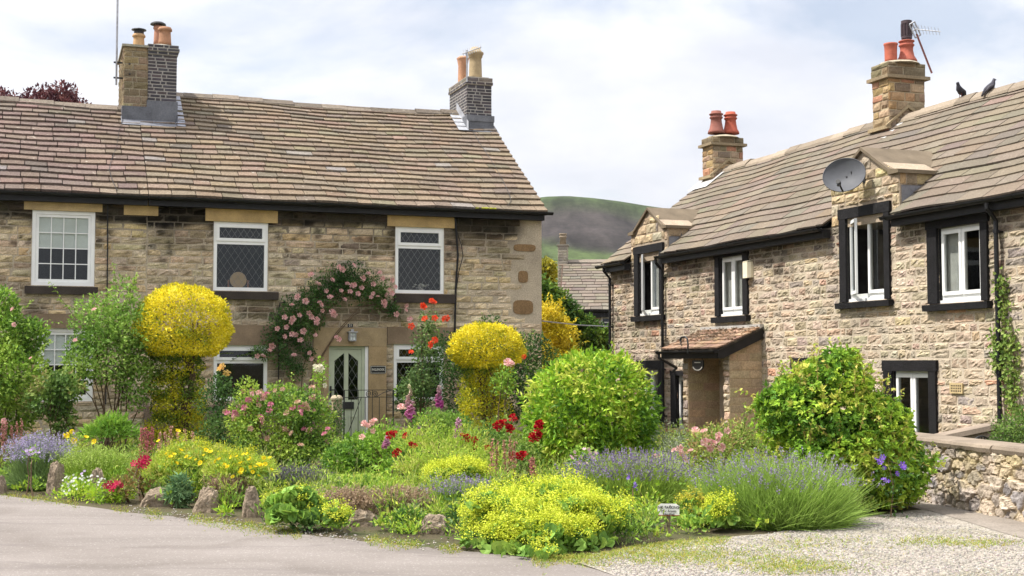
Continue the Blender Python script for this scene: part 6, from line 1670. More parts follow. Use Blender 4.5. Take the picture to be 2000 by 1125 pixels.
# ---------------------------------------------------------------- lavender and other spiky clumps
def lavender(name, label, x0, x1, ybase, ytop, Y, n, depth=.8, head=(.26, .21, .34), c0=(.19, .31, .05), c1=(.34, .49, .10), group='lavender clumps', spike=.09, width=.009):
    a, b = W(x0, ybase, Y), W(x1, ybase, Y); cx = (a[0] + b[0]) / 2; rx = (b[0] - a[0]) / 2; H = W(cx, ytop, Y)[2]
    t = thing(name, label, 'lavender', (cx, Y, 0), 0, group)
    mb = MB(); u = rng.normal(0, 1, (n, 2)); u = u / np.linalg.norm(u, axis=1)[:, None] * np.sqrt(rng.random(n))[:, None]
    P = np.stack([cx + u[:, 0] * rx * .72, Y + u[:, 1] * rx * depth * .72, np.zeros(n)], 1)
    tilt = u * .8 + rng.normal(0, .2, (n, 2))
    D = unit(np.stack([tilt[:, 0] * (rx / max(H, .2)) * .62, tilt[:, 1] * depth * (rx / max(H, .2)) * .62, np.ones(n)], 1))
    hh = H * rng.uniform(.35, 1.08, n) ** .8 * (1 - .38 * (u ** 2).sum(1) ** 1.5); L_ = hh / np.maximum(D[:, 2], .35)
    L_ = np.minimum(L_, H * 1.35)
    q = rng.uniform(.8, 1.2, (n, 1))
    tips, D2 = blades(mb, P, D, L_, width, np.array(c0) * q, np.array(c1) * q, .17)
    m = n; low = rng.random(m) * .7 + .1; i = rng.integers(0, n, m)
    Pm = P[i] + D[i] * (L_[i] * low)[:, None]; leaf_quads(mb, Pm, D[i] + rng.normal(0, .5, (m, 3)), rng.normal(0, 1, (m, 3)), np.full(m, .06), np.full(m, .012), pal_pick([c0, c1], m))
    r_ = n // 2; a_ = rng.uniform(0, 2 * PI, r_); rr2 = rng.uniform(.55, .85, r_); ov = np.stack([np.cos(a_), np.sin(a_) * depth], 1)
    Pr = np.stack([cx + ov[:, 0] * rx * rr2, Y + ov[:, 1] * rx * rr2, np.zeros(r_)], 1); Dr = np.concatenate([ov * rng.uniform(.2, 1.0, (r_, 1)), np.full((r_, 1), .8)], 1) + rng.normal(0, .3, (r_, 3)); qr = rng.uniform(.75, 1.2, (r_, 1))
    blades(mb, Pr, Dr, H * rng.uniform(.25, .6, r_), width, np.array(c0) * qr, np.array(c1) * qr, .3)
    mb.build('stems', M_['leaf'], t, world=True, stuff=False)
    k = (rng.random(n) < spike * 2) & (hh > np.quantile(hh, .5)); T_ = tips[k]; Dk = D2[k]; kk = len(T_); mb = MB()
    for j in range(5):
        Pj = T_ - Dk * (.012 * j) + rng.normal(0, .003, (kk, 3)); A = unit(rng.normal(0, 1, (kk, 3)) + Dk * .6)
        leaf_quads(mb, Pj, A, rng.normal(0, 1, (kk, 3)), np.full(kk, .022), np.full(kk, .016), np.array(head) * rng.uniform(.6, 1.5, (kk, 1)))
    mb.build('flower_spikes', M_['petal'], t, world=True, stuff=True)
    return t
lavender('lavender', 'broad dome of lavender at the gravel edge, left of the lobed-leaf shrub', 1365, 1675, 1030, 880, 13.75, 8500, .75)
lavender('lavender', 'lavender in fuller purple flower behind the white notice', 1120, 1350, 1010, 876, 15.2, 6000, .7, spike=.2, head=(.22, .16, .32), c0=(.2, .31, .05), c1=(.4, .54, .1))
lavender('lavender', 'pale mauve lavender at the left end of the bed above the upright boulder', 20, 130, 962, 845, 17.6, 2200, .8, head=(.36, .31, .46), c0=(.13, .22, .07), c1=(.25, .36, .12), spike=.5)
lavender('lavender', 'bright green budding lavender clump between the two left boulders', 115, 260, 955, 868, 17.3, 1700, .6, head=(.34, .44, .1), c0=(.2, .34, .04), c1=(.38, .54, .07), spike=.5)
lavender('lavender', 'small fine-leaved lavender just before the lawn, behind dead heather', 520, 640, 955, 905, 16.3, 900, .7, head=(.12, .1, .14), c0=(.12, .19, .05), c1=(.2, .3, .07), spike=.4)
lavender('lavender', 'grey-green lavender to the left of the big yellow-green mound', 840, 960, 1000, 925, 14.6, 1500, .7, c0=(.22, .34, .05), c1=(.38, .54, .08), spike=.2)
t = lavender('heather', 'fresh green tuft between the flat boulder and the block-like stone', 770, 822, 1037, 985, 13.2, 900, .9, c0=(.08, .18, .03), c1=(.14, .28, .04), head=(.14, .28, .04), group=None); t['category'] = 'heather'
for i, (lab, a, b, y0, y1, Y) in enumerate((('dead brown heather in front of the lawn', 625, 745, 1010, 948, 13.9), ('browning heather clump right of the lawn-front heather, by the green tuft', 730, 835, 1005, 948, 14.2), ('dry brown heather between the slanting and the narrow boulder', 412, 478, 985, 925, 15.4))):
    t = lavender('heather', lab, a, b, y0, y1, Y, 1500, .7, head=(.36, .26, .17), c0=(.2, .15, .09), c1=(.44, .34, .22), group='brown heathers', spike=.5); t['category'] = 'heather'

# ---------------------------------------------------------------- lady's mantle mounds
def mantle(label, blobs, nl, nf, leafs=.085, group='yellow-green frothy mounds', yel=None):
    t = plant('ladys_mantle', label, 'plant', blobs, group); mb = MB(); blobs = lumpy(blobs, 6, .4, .8)
    foliage(mb, blobs, nl, leafs, leafs, [(.17, .32, .06), (.25, .42, .07), (.36, .52, .09)], shell=.5, amp=.15, rnd=True, ups=.6, hemi=.2)
    mb.build('foliage', M_['leaf'], t, world=True)
    mb = MB(); P, out, nn = on_blobs(blobs, int(nf / 18 * 1.7), .25, .32, 3.2, .05, .1)
    ok = (vnoise(P * 6.5, 41) + .35 * out[:, 2] + .15 * nn > .63); ok &= P[:, 2] > P[:, 2].max() * (.03 + .5 * vnoise(P * 4.0, 44) ** 1.6); P, out = P[ok], out[ok]; P = P + EZ * rng.uniform(0, .05, (len(P), 1))
    m = len(P); k = np.repeat(np.arange(m), 18); Q = P[k] + out[k] * .045 + EZ * .02 + rng.normal(0, .026, (len(k), 3))
    n = len(Q); leaf_quads(mb, Q, rng.normal(0, 1, (n, 3)) + out[k], rng.normal(0, .6, (n, 3)) + out[k] + EZ, .017 * rng.uniform(.7, 1.4, n), .015 * rng.uniform(.7, 1.4, n), pal_pick(yel or [(.5, .57, .04), (.6, .65, .05), (.7, .72, .08), (.54, .62, .05)], n, None, .1))
    kk = rng.random(m) < .5
    mb.build('flower_froth', M_['petal'], t, world=True, stuff=True)
    return t
Ya = 12.35
bl = [px_blob(905, 1090, 960, 1075, Ya - .1), px_blob(1040, 1215, 965, 1072, Ya + .1), px_blob(960, 1110, 1000, 1100, Ya - .5), px_blob(940, 1060, 945, 1020, Ya + .3), px_blob(1120, 1235, 985, 1075, Ya), px_blob(1000, 1170, 945, 1030, Ya + .4), px_blob(890, 985, 1000, 1070, Ya), px_blob(1060, 1180, 1010, 1080, Ya - .3)]
bl += [px_blob(905, 1060, 1040, 1092, Ya - .45), px_blob(1040, 1225, 1035, 1086, Ya - .2), px_blob(950, 1120, 1060, 1100, Ya - .7)]
mantle('large frothy yellow-green flowering mound spilling onto the road edge in front', bl, 2600, 40000, .1)
bl = [px_blob(525, 615, 960, 1032, 13.3), px_blob(545, 640, 980, 1032, 13.3), px_blob(520, 580, 985, 1035, 13.1)]
mantle('lobed lime plant with few yellow flowers beside the narrow boulder', bl, 1700, 1500, .11)
bl = [px_blob(1370, 1440, 990, 1042, 13.2), px_blob(1385, 1430, 970, 1020, 13.2)]
mantle('small pleated-leaf mound with few yellow flowers right of the notice', bl, 380, 1800, .08)
bl = [px_blob(1310, 1385, 975, 1045, 13.6)]
mantle('wispy yellow-green plant between the notice and the pleated-leaf mound', bl, 260, 1300, .05, yel=[(.5, .46, .04), (.5, .52, .05), (.46, .36, .05)])
bl = [px_blob(630, 680, 995, 1030, 13.0)]
mantle('small low yellow-green plant left of the flat boulder', bl, 160, 900, .06)
bl = [px_blob(870, 950, 905, 950, 16.5), px_blob(815, 900, 915, 965, 16)]
mantle('yellow-green flowering patch behind the grey-green lavender', bl, 300, 6000, .07)
bl = [px_blob(300, 420, 870, 940, 16.6), px_blob(360, 470, 875, 945, 16.2), px_blob(400, 540, 890, 960, 15.7), px_blob(280, 350, 900, 960, 16)]
t = mantle('broad yellow flowering drift with bright yellow poppies above the low boulders', bl, 900, 5000, .06, yel=[(.36, .42, .03), (.5, .52, .03), (.6, .55, .03), (.3, .4, .04)])
mb = MB(); foliage(mb, bl, 8000, .07, .018, MEA, shell=.8, amp=.3, hemi=.1, ups=.8); mb.build('foliage', M_['leaf'], t, world=True)
YP_ = [(325, 887), (333, 893), (340, 888), (345, 905), (353, 880), (365, 893), (372, 896), (383, 898), (392, 905), (398, 890), (412, 884), (418, 900), (428, 898), (438, 908), (445, 913), (452, 893), (463, 892), (470, 905), (472, 918), (483, 887), (487, 899), (490, 893), (498, 913), (505, 908), (510, 910), (518, 907), (530, 918), (505, 930), (468, 925), (488, 912), (455, 932), (310, 862), (347, 843), (402, 880), (515, 893), (527, 895), (493, 922), (476, 888)]
blooms(t, 'yellow', [W(x, y, 15.2) for x, y in YP_], .026, face=(0, -.6, .8))
bl = [px_blob(125, 170, 850, 900, 19)]
t = bush('poppy_plant', 'little group of yellow poppies above the bright green lavender', 'plant', bl, 260, .05, .02, MEA, nstem=3, shell=.9)
blooms(t, 'yellow', px_pts([(140, 842), (136, 848), (145, 861), (168, 855), (185, 864), (38, 881), (126, 853)], 18.6), .04)

# ---------------------------------------------------------------- mid-border plants
bl = [px_blob(160, 265, 822, 885, 20.4), px_blob(190, 250, 812, 860, 20.4)]
bush('phlox', 'bright green narrow-leaved leafy clump in front of the tall arching rose', 'plant', bl, 1300, .12, .03, [(.13, .27, .035), (.2, .37, .045), (.28, .44, .06)], nstem=5, shell=.6, amp=.15, hemi=.1, ups=.5)
bl = [px_blob(660, 730, 850, 920, 20.6), px_blob(700, 765, 850, 920, 20.4), px_blob(630, 690, 870, 925, 20.2)]
bush('leafy_shrub', 'low bright green leafy shrub at the foot of the gate, behind the lawn', 'shrub', bl, 1700, .085, .045, [(.1, .21, .03), (.17, .31, .04), (.25, .4, .05)], nstem=5, shell=.5)
bl = [px_blob(720, 790, 820, 900, 20.2), px_blob(700, 760, 835, 905, 20.0)]
t = bush('pink_rose_bush', 'rose with a cluster of clear pink blooms in front of the gate', 'shrub', bl, 900, .06, .036, GRN, nstem=5, shell=.7)
blooms(t, 'pink', px_pts([(711, 827), (719, 832), (727, 824), (731, 822), (729, 841), (707, 854), (712, 829), (783, 795), (788, 799)], 19.2), .058)
def rosebush(label, bl, n, fl, Y, r=.06):
    t = bush('red_rose_bush', label, 'shrub', bl, n, .06, .035, [(.1, .2, .04), (.18, .3, .05), (.28, .38, .07)], 'red rose bushes', nstem=8, shell=.8, amp=.3)
    blooms(t, 'red', px_pts(fl, Y), r)
rosebush('red rose bush with scattered blooms right of the lawn', [px_blob(760, 815, 850, 930, 18.8), px_blob(775, 830, 870, 940, 18.6)], 700, [(766, 848), (771, 846), (792, 851), (803, 868), (807, 872), (772, 887), (776, 883), (761, 850)], 18.0)
rosebush('red rose bush with blooms in a loose group left of the ball-shaped shrub', [px_blob(905, 980, 840, 920, 19.2), px_blob(940, 1010, 810, 900, 19.4)], 1100, [(914, 858), (910, 855), (928, 859), (925, 877), (928, 873), (905, 852), (952, 875), (968, 832), (973, 835), (976, 829), (993, 834), (996, 838), (1002, 816), (1006, 820), (982, 825), (990, 838)], 18.6)
rosebush('red rose bush with clustered blooms against the ball-shaped shrub', [px_blob(1005, 1060, 840, 920, 18.6), px_blob(990, 1050, 870, 940, 18.4)], 700, [(1053, 829), (1051, 837), (1055, 826), (1040, 851), (1039, 858), (1053, 849), (1048, 853), (1000, 889), (1009, 891), (1017, 890), (1023, 888)], 17.5)
# meadow-like middle
bl = [px_blob(770, 880, 820, 930, 18.4), px_blob(800, 930, 860, 960, 17.4), px_blob(850, 960, 830, 930, 18.8), px_blob(760, 840, 880, 965, 17.2), px_blob(880, 1000, 870, 950, 17.6)]
t = bush('meadow_plants', 'loose feathery yellow-green herbs in the middle of the border', 'plants', bl, 6500, .06, .016, MEA, nstem=30, shell=.95, amp=.3, hemi=.2, ups=.7, stem_r=.005)
n = 240; P = np.stack([rng.uniform(W(900, 860, 21)[0], W(1010, 860, 21)[0], n), rng.uniform(20.6, 21.4, n), np.zeros(n)], 1)
t = thing('daylily', 'clump of long grassy strap leaves beneath the shorter topiary', 'plant', (P[:, 0].mean(), 21, 0)); mb = MB(); q = rng.uniform(.7, 1.2, (n, 1))
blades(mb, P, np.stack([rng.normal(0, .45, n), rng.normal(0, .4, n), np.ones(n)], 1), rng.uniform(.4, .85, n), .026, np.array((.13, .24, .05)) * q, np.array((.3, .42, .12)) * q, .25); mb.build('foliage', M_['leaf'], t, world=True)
bl = [px_blob(800, 890, 800, 860, 22.5), px_blob(840, 920, 805, 850, 22.6)]
bush('low_hedge', 'low mint-green leafy clump under the orange-red rose', 'shrub', bl, 1500, .06, .038, [(.12, .24, .04), (.19, .33, .05), (.27, .41, .07)], nstem=4, shell=.5)
def foxglove(label, x, yb, yt, Y, cb, ct, w=1.0):
    b = W(x, yb, Y); tp = W(x + rng.normal(0, 2), yt, Y); t = thing('foxglove', label, 'foxglove', (b[0], b[1], 0), 0, 'foxgloves')
    o = np.array([b[0], b[1], 0]); base = np.array([b[0], b[1], 0.0]); h = tp[2]
    sm = MB(); sm.tube([base - o, base - o + np.array([.01, 0, h * .5]), tp - o], [.009, .007, .003], 6, (.16, .24, .06)); sm.build('stem', M_['bark'], t)
    mb = MB(); n = 34; z0 = W(x, yb, Y)[2]
    for i in range(n):
        f = i / (n - 1); c = base + (tp - base) * (z0 + (h - z0) * f) / h - o if h else base - o
        c = np.array([(tp - base)[0] * (z0 + (h - z0) * f) / h, (tp - base)[1], z0 + (h - z0) * f])
        a = rng.uniform(-2.6, -.5); r = (.034 * (1 - .72 * f) + .005) * w
        d = np.array([math.cos(a), math.sin(a), -.55]); cc = np.array(cb) * (1 - f) + np.array(ct) * f
        mb.tube([c, c + d * r * .8, c + d * r * 1.7, c + d * r * 2.0], [r * .25, r * .45, r * .6, r * .75], 7, cc * rng.uniform(.85, 1.12), caps=False)
    mb.build('flower_spike', M_['petal'], t)
    n = 40; P = rng.normal(0, .07, (n, 3)) + np.array([0, 0, .15]); mb = MB(); leaf_quads(mb, np.abs(P) * np.array([np.sign(P[:, 0]), np.sign(P[:, 1]), np.ones(n)]).T, rng.normal(0, 1, (n, 3)) + EZ * .3, rng.normal(0, .4, (n, 3)) + EZ, np.full(n, .16), np.full(n, .06), pal_pick(GRN, n)); mb.build('foliage', M_['leaf'], t)
PK = (.62, .15, .45); PKt = (.66, .4, .5); CRM = (.62, .6, .36)
foxglove('magenta foxglove before the orange-red rose', 855, 788, 752, 23.4, (.62, .1, .42), (.45, .35, .3), 1.3)
foxglove('foxglove cream at the top and pink below, beside the right lower window', 801, 812, 750, 22.6, (.66, .16, .46), CRM, 1.5)
foxglove('pale pink foxglove in the meadow herbs, left of the loosely grouped red roses', 895, 852, 815, 20.4, (.62, .25, .5), PKt, 1.35)
foxglove('short mauve foxglove among the meadow herbs', 822, 850, 830, 20.6, (.5, .18, .42), (.4, .25, .35), .9)
foxglove('dull pink foxglove left of the scattered red roses', 754, 868, 850, 19.6, (.6, .25, .42), PKt, 1.0)
def heuchera(label, xs_, y0, y1, Y, col, group='plants with beaded flower spires'):
    c = G(np.mean(xs_), 0 + HZ + CAMH * F / Y); t = thing('heuchera', label, 'plant', (c[0], Y, 0), 0, group); o = np.array([c[0], Y, 0])
    sm = MB()
    for x in xs_:
        yj = y0 + rng.normal(0, 4); tp = W(x, yj, Y) - o; bt = W(x + rng.normal(0, 3), y1, Y) - o; base = np.array([bt[0] * .7, rng.normal(0, .06), 0]); sm.tube([base, bt, tp], .005, 5, (.25, .14, .08))
        mb = MB(); n = 130; f = np.linspace(0, 1, n); P = bt + (tp - bt) * f[:, None] + rng.normal(0, .02, (n, 3)) * (1.3 - f)[:, None]
        leaf_quads(mb, P, rng.normal(0, 1, (n, 3)), rng.normal(0, 1, (n, 3)), np.full(n, .026), np.full(n, .02), np.array(col) * rng.uniform(.7, 1.3, (n, 1))); mb.build('flower_spike', M_['petal'], t)
    mb = MB(); foliage(mb, [(o[0], o[1], .12, .25, .2, .16)], 260, .08, .08, [(.16, .1, .05), (.2, .17, .06), (.13, .18, .05)], rnd=True, shell=.7); mb.build('foliage', M_['leaf'], t, world=True); sm.build('stem', M_['bark'], t)
heuchera('rose-pink beaded spires in front of the taller topiary', [277, 284, 291, 297], 835, 880, 19.4, (.5, .16, .17))
heuchera('salmon beaded spires just right of the rose-pink ones', [312, 322, 334, 347, 360, 376], 842, 890, 19.0, (.55, .3, .24))
heuchera('dusky pink spires at the far left above the lavender', [5, 12, 22, 33, 42], 825, 880, 20.0, (.48, .22, .2))
heuchera('salmon spires among the red roses before the ball-shaped shrub', [962, 972, 984, 996, 1005], 860, 935, 16.8, (.52, .26, .2)); heuchera('brick-pink spire pair at the foot of the ball-shaped shrub', [1036, 1041], 895, 938, 16.4, (.5, .2, .17))
bl = [px_blob(255, 300, 890, 960, 16.4), px_blob(205, 265, 930, 975, 15.8)]
t = bush('crimson_plant', 'low plant with crimson leaves and flowers behind the wide low boulder', 'plant', bl, 420, .06, .045, [(.16, .22, .05), (.22, .24, .06), (.3, .2, .07)], nstem=6, shell=.8)
blooms(t, 'crim', px_pts([(278, 897), (286, 894), (284, 903), (273, 906), (281, 909), (206, 949), (214, 945), (222, 951), (230, 944), (238, 948), (226, 945), (218, 953), (287, 899), (262, 905)], 15.6), .045)
bl = [px_blob(130, 215, 935, 985, 16.2), px_blob(125, 170, 930, 975, 16.4)]
t = bush('alyssum', 'low patch of tiny white flowers between the two left boulders', 'plant', bl, 700, .04, .02, LIM, nstem=2, shell=.8)
blooms(t, 'wht', front_pts(bl, 70, zmin=.03, up=-.1), .014)
bl = [px_blob(170, 260, 950, 985, 16.0)]
bush('creeping_plant', 'low lime-green creeping plant spilling onto the road right of the white flowers', 'plant', bl, 600, .06, .03, LIM, nstem=2, shell=.9)
bl = [px_blob(330, 372, 930, 990, 15.4)]
bush('hellebore', 'blue-green hand-leaved plant between the wide low and slanting boulders', 'plant', bl, 260, .11, .035, [(.1, .2, .09), (.15, .27, .12), (.2, .32, .13)], nstem=3, shell=.8, star=True)
# right-hand roses and grey plant
bl = [px_blob(1350, 1450, 830, 900, 17.2), px_blob(1400, 1480, 815, 890, 17.6), px_blob(1330, 1400, 850, 920, 16.8)]
t = bush('pink_rose_bush', 'loose rose with shell-pink blooms in front of the porch', 'shrub', bl, 1900, .055, .032, [(.15, .26, .05), (.24, .36, .06), (.34, .42, .09), (.4, .3, .12)], nstem=6, sh=16, shl=(.15, .35), shell=.8, amp=.3)
blooms(t, 'pink', px_pts([(1384, 879), (1377, 864), (1393, 866), (1404, 851), (1401, 857), (1388, 873), (1409, 875), (1420, 841), (1333, 885), (1340, 896), (1349, 881), (1375, 843), (1317, 880), (1327, 875), (1358, 840), (1411, 870), (1386, 862)], 16.2), .05)
t = bush('artemisia', 'grey-green silvery bush at the right foot of the ball-shaped shrub', 'shrub', [px_blob(1268, 1350, 830, 920, 19.5), px_blob(1290, 1370, 845, 920, 18.8)], 1800, .04, .02, [(.17, .21, .12), (.24, .28, .17), (.3, .33, .22)], nstem=4, shell=.8, amp=.3)
t = bush('gladiolus', 'salmon-pink flower spike above the purple lavender', 'flower', [px_blob(1268, 1295, 890, 930, 15.9)], 80, .1, .02, GRN, nstem=3, shell=.9)
blooms(t, 'pink', px_pts([(1279, 892), (1283, 897), (1280, 905), (1277, 912), (1262, 905), (1285, 890)], 15.6), .036)
t = bush('geranium', 'pale pink starry geranium flowers at the base of the ball-shaped shrub', 'flower', [px_blob(1110, 1170, 870, 920, 17.4)], 500, .05, .04, GRN, nstem=6, shell=.9)
blooms(t, 'palep', px_pts([(1122, 883), (1141, 877), (1152, 886), (1118, 895), (1135, 893), (1131, 904), (1145, 905), (1158, 893), (1115, 891), (1150, 878), (1163, 885), (1125, 891)], 16.7), .026)
t = bush('clary', 'small violet flowers among the lavender stems above the notice', 'flower', [px_blob(1225, 1245, 930, 965, 14.4)], 60, .05, .02, GRN, nstem=2, shell=.9)
blooms(t, 'purple', px_pts([(1227, 934), (1240, 944), (1239, 951), (1244, 956), (1228, 930), (1242, 948)], 14.2), .018)
t = bush('harebell', 'pale lilac flowers in the lavender at the left end', 'flower', [px_blob(45, 85, 870, 900, 16.9)], 90, .05, .02, GRN, nstem=2, shell=.9)
blooms(t, 'lilac', px_pts([(55, 884), (60, 879), (64, 886), (70, 882), (67, 875), (76, 884), (58, 888), (52, 880), (160, 925), (165, 920)], 16.6), .024)
# behind the garden wall and on the house
bl = [px_blob(1945, 2040, 800, 890, 17.2), px_blob(1975, 2080, 785, 880, 17.4), px_blob(1935, 1990, 830, 885, 17.0)]
bush('garden_shrub', 'small-leaved green shrub behind the garden wall at the right edge', 'shrub', bl, 3600, .045, .022, [(.07, .14, .03), (.12, .21, .04), (.2, .3, .06)], nstem=8, sh=40, shl=(.12, .3), shell=.5, amp=.25)
t = thing('ivy', 'light green ivy climbing the house wall beside the right-hand downpipe', 'ivy', on_right(R(1965, 760)[0], -.05, ZG)); mb = MB(); sm = MB()
path = [(1972, 800), (1976, 740), (1972, 690), (1968, 640), (1966, 600), (1962, 560), (1960, 540)]; path2 = [(1985, 800), (1988, 740), (1986, 690), (1983, 650)]; path3 = [(1960, 730), (1950, 700), (1951, 670), (1948, 655)]
for pth in (path, path2, path3):
    pts = [on_right(R(x, y)[0], -.06, R(x, y)[1]) for x, y in pth]; sm.tube(pts, .008, 5, woodC)
    for a, b in zip(pts[:-1], pts[1:]):
        n = 90; f = rng.random(n)[:, None]; P = a + (b - a) * f + rng.normal(0, 1, (n, 3)) * np.array([.05, .09, .08]); leaf_quads(mb, P, rng.normal(0, .6, (n, 3)) - EZ * .4, -E1 + rng.normal(0, .4, (n, 3)), np.full(n, .07), np.full(n, .06), pal_pick([(.16, .26, .05), (.24, .35, .07), (.32, .4, .1)], n))
mb.build('foliage', M_['leaf'], t, world=True); sm.build('stem', M_['bark'], t, world=True)

# ---------------------------------------------------------------- beyond: creeper, golden shrub, trees
ck = []
for a, b in zip(pts_w[:-1], pts_w[1:]):
    for f in np.linspace(0, 1, 5)[:-1]:
        x, y = a[0] + (b[0] - a[0]) * f, a[1] + (b[1] - a[1]) * f
        c = W(x, y + 12, BWY - .1); ck.append((c[0], c[1], c[2], .45, .3, .42)); 
        if rng.random() < .8: c = W(x + rng.normal(0, 8), y + 45, BWY - .15); ck.append((c[0], c[1], c[2], .3, .14, .36, ))
t = thing('creeper', 'dark green creeper draped along the sloping boundary wall between the houses', 'creeper', W(1120, 710, BWY - .2) * np.array([1, 1, 0])); mb = MB(); foliage(mb, ck, 5200, .16, .09, [(.06, .13, .025), (.1, .19, .03), (.17, .28, .04), (.28, .38, .06)], shell=.7, amp=.3, ups=-.1, droop=.3); mb.build('foliage', M_['leaf'], t, world=True)
sm = MB(); c0 = np.array(t.location)
for i in range(5): q = ck[rng.integers(len(ck))]; sm.tube([c0 + np.array([rng.normal(0, .6), .1, -.05]), np.array(q[:3]) * .5 + c0 * .5, q[:3]], [.03, .02, .01], 5, woodC)
sm.build('stem', M_['bark'], t, world=True)
Yx = 41.0
bl = [px_blob(1040, 1102, 595, 645, Yx), px_blob(1062, 1128, 622, 690, Yx), px_blob(1040, 1100, 640, 740, Yx), px_blob(1080, 1130, 660, 730, Yx - .2)]
bush('golden_shrub', 'loose golden-yellow shrub behind the terrace corner', 'shrub', bl, 6500, .1, .055, [(.55, .45, .02), (.7, .56, .03), (.8, .64, .06)], sh=60, shl=(.25, .6), shell=.6, amp=.3)
def tree(label, name, Y, blobs, n, Ll, Wl, pal, tr=.2):
    t = plant(name, label, 'tree', blobs); mb = MB(); foliage(mb, blobs, n, Ll, Wl, pal, shell=.5, amp=.3, freq=3)
    mb.build('crown', M_['leaf'], t, world=True); sm = MB(); o = np.array(t.location)
    b = np.array(blobs)[:, :6]; fork = np.array([o[0], o[1], b[:, 2].min() * .75]); sm.tube([o - EZ * .1, o * .5 + fork * .5 + np.array([.1, 0, 0]), fork], [tr * 1.3, tr, tr * .85], 9, woodC)
    for q in b:
        for j in range(3): tip = q[:3] + rng.uniform(-.7, .7, 3) * q[3:6]; sm.tube([fork, (fork + tip) / 2 + rng.normal(0, .15, 3), tip], [tr * .5, tr * .25, tr * .06], 6, woodC)
    sm.build('trunk', M_['bark'], t, world=True); return t
Yb = 47
bl = [px_blob(-60, 70, 178, 330, Yb), px_blob(-120, 60, 185, 330, Yb), px_blob(30, 150, 172, 300, Yb), px_blob(90, 200, 190, 320, Yb), px_blob(-200, -20, 200, 360, Yb), px_blob(100, 150, 158, 230, Yb, 1, .6)]
tree('dark purple copper beech crown showing above the left roof', 'copper_beech', Yb, bl, 30000, .17, .1, [(.08, .03, .04), (.13, .05, .055), (.19, .075, .075), (.25, .11, .1)], .3)
Yt = 62
bl = [px_blob(1030, 1088, 505, 570, Yt), px_blob(1045, 1080, 520, 600, Yt), px_blob(1010, 1070, 530, 620, Yt)]
tree('yellow-green tree behind the far house, against the hill', 'tree', Yt, bl, 4200, .22, .13, [(.2, .2, .02), (.34, .3, .025), (.46, .4, .03)], .2)

# ---------------------------------------------------------------- ground cover, grass, loose stones
ROCKS = [(86, 124, 967), (170, 204, 968), (267, 336, 989), (371, 429, 1001), (468, 510, 1010), (674, 742, 1028), (812, 882, 1042)]
def in_bed(n):
    """random ground points of the planted beds, even in the picture"""
    ex = np.array([p[0] for p in EDGE] + [1240, 1330, 1480, 1560, 1690, 1800]); ey = np.array([p[1] for p in EDGE[:-1]] + [1090] + [1066, 1056, 1043, 1031, 1009, 996])
    out = []
    while len(out) < n:
        x, y = rng.uniform(-60, 1790), rng.uniform(868, 1088)
        lim = np.interp(x, ex, ey) - 4
        if y > lim: continue
        if any(a - 5 < x < b + 5 and d - 14 < y < d + 40 for a, b, d in ROCKS): continue
        if (1284 < x < 1334 and y > 1004) or (900 < x < 1220 and y > 1050): continue
        if 620 < x < 1060 and 914 < y < 962 and not (y > 950 and x < 700): continue
        out.append((x, y))
    return out
mb = MB()
for (x, y) in in_bed(1500):
    p = G(x, y); far_ = y < 900
    h = rng.uniform(.06, .26) * (1.3 if far_ else 1); r = rng.uniform(.1, .26) * (1.4 if far_ else 1)
    pal = [GRN, LIM, MEA, DRK, [(.16, .24, .06), (.25, .3, .1)]][rng.choice(5, p=[.34, .16, .26, .14, .1])]
    ls = rng.choice([.035, .05, .07]); foliage(mb, [(p[0], p[1], h * .3, r, r, h)], int(rng.uniform(30, 80)), ls, ls * rng.choice([.35, .5, .7]), pal, shell=.9, amp=.3, hemi=.1, ups=.6, keyed=False)
for (x, y) in in_bed(900):                     # taller loose herbs between the named plants
    if y > np.interp(x, [p[0] for p in EDGE], [p[1] for p in EDGE]) - 22 or x > 1500 or (1265 < x < 1450 and y > 975) or (860 < x < 1260 and y > 985) or (560 < x < 1060 and y > 905 and y < 966): continue
    p = G(x, y); h = rng.uniform(.14, .3) * (1.25 if y < 900 else 1); r = rng.uniform(.1, .24)
    pal = [MEA, GRN, LIM, [(.3, .36, .12), (.4, .44, .18)]][rng.choice(4, p=[.5, .25, .15, .1])]
    foliage(mb, [(p[0], p[1], h * .75, r, r, h * .8)], int(rng.uniform(30, 70)), .07, .014, pal, shell=.95, amp=.3, hemi=.3, ups=.9, keyed=False)
    n = int(rng.integers(3, 9)); q = rng.uniform(.8, 1.2, (n, 1)); blades(mb, np.array([p] * n) + rng.normal(0, .06, (n, 3)) * np.array([1, 1, 0]), rng.normal(0, .25, (n, 3)) * np.array([1, 1, 0]) + EZ, rng.uniform(h, h * 2, n), .012, np.array([(.2, .3, .05)]) * q, np.array([(.42, .46, .14)]) * q, .15)
gc = mb.build('ground_cover', M_['leaf']); tag(gc, 'mixed low green leaves filling the beds between the named plants', 'ground cover', kind='stuff')
mb = MB()
pts2 = []
for x0, x1, n, off, sp in ((0, 250, 420, 3, 4), (250, 540, 700, 6, 6), (540, 900, 900, 4, 6)):
    for i in range(n):
        x = rng.uniform(x0, x1)
        if vnoise(np.array([[x * .03, 0, 0]]), 4)[0] < .38: continue
        pts2.append((x, np.interp(x, [p[0] for p in EDGE], [p[1] for p in EDGE]) + rng.normal(off - 5, sp)))
for i in range(1500):
    x = rng.uniform(1040, 1420); pts2.append((x, np.interp(x, [1040, 1170, 1240, 1330, 1480], [1091, 1086, 1070, 1060, 1046]) + abs(rng.normal(0, 9)) - 2))
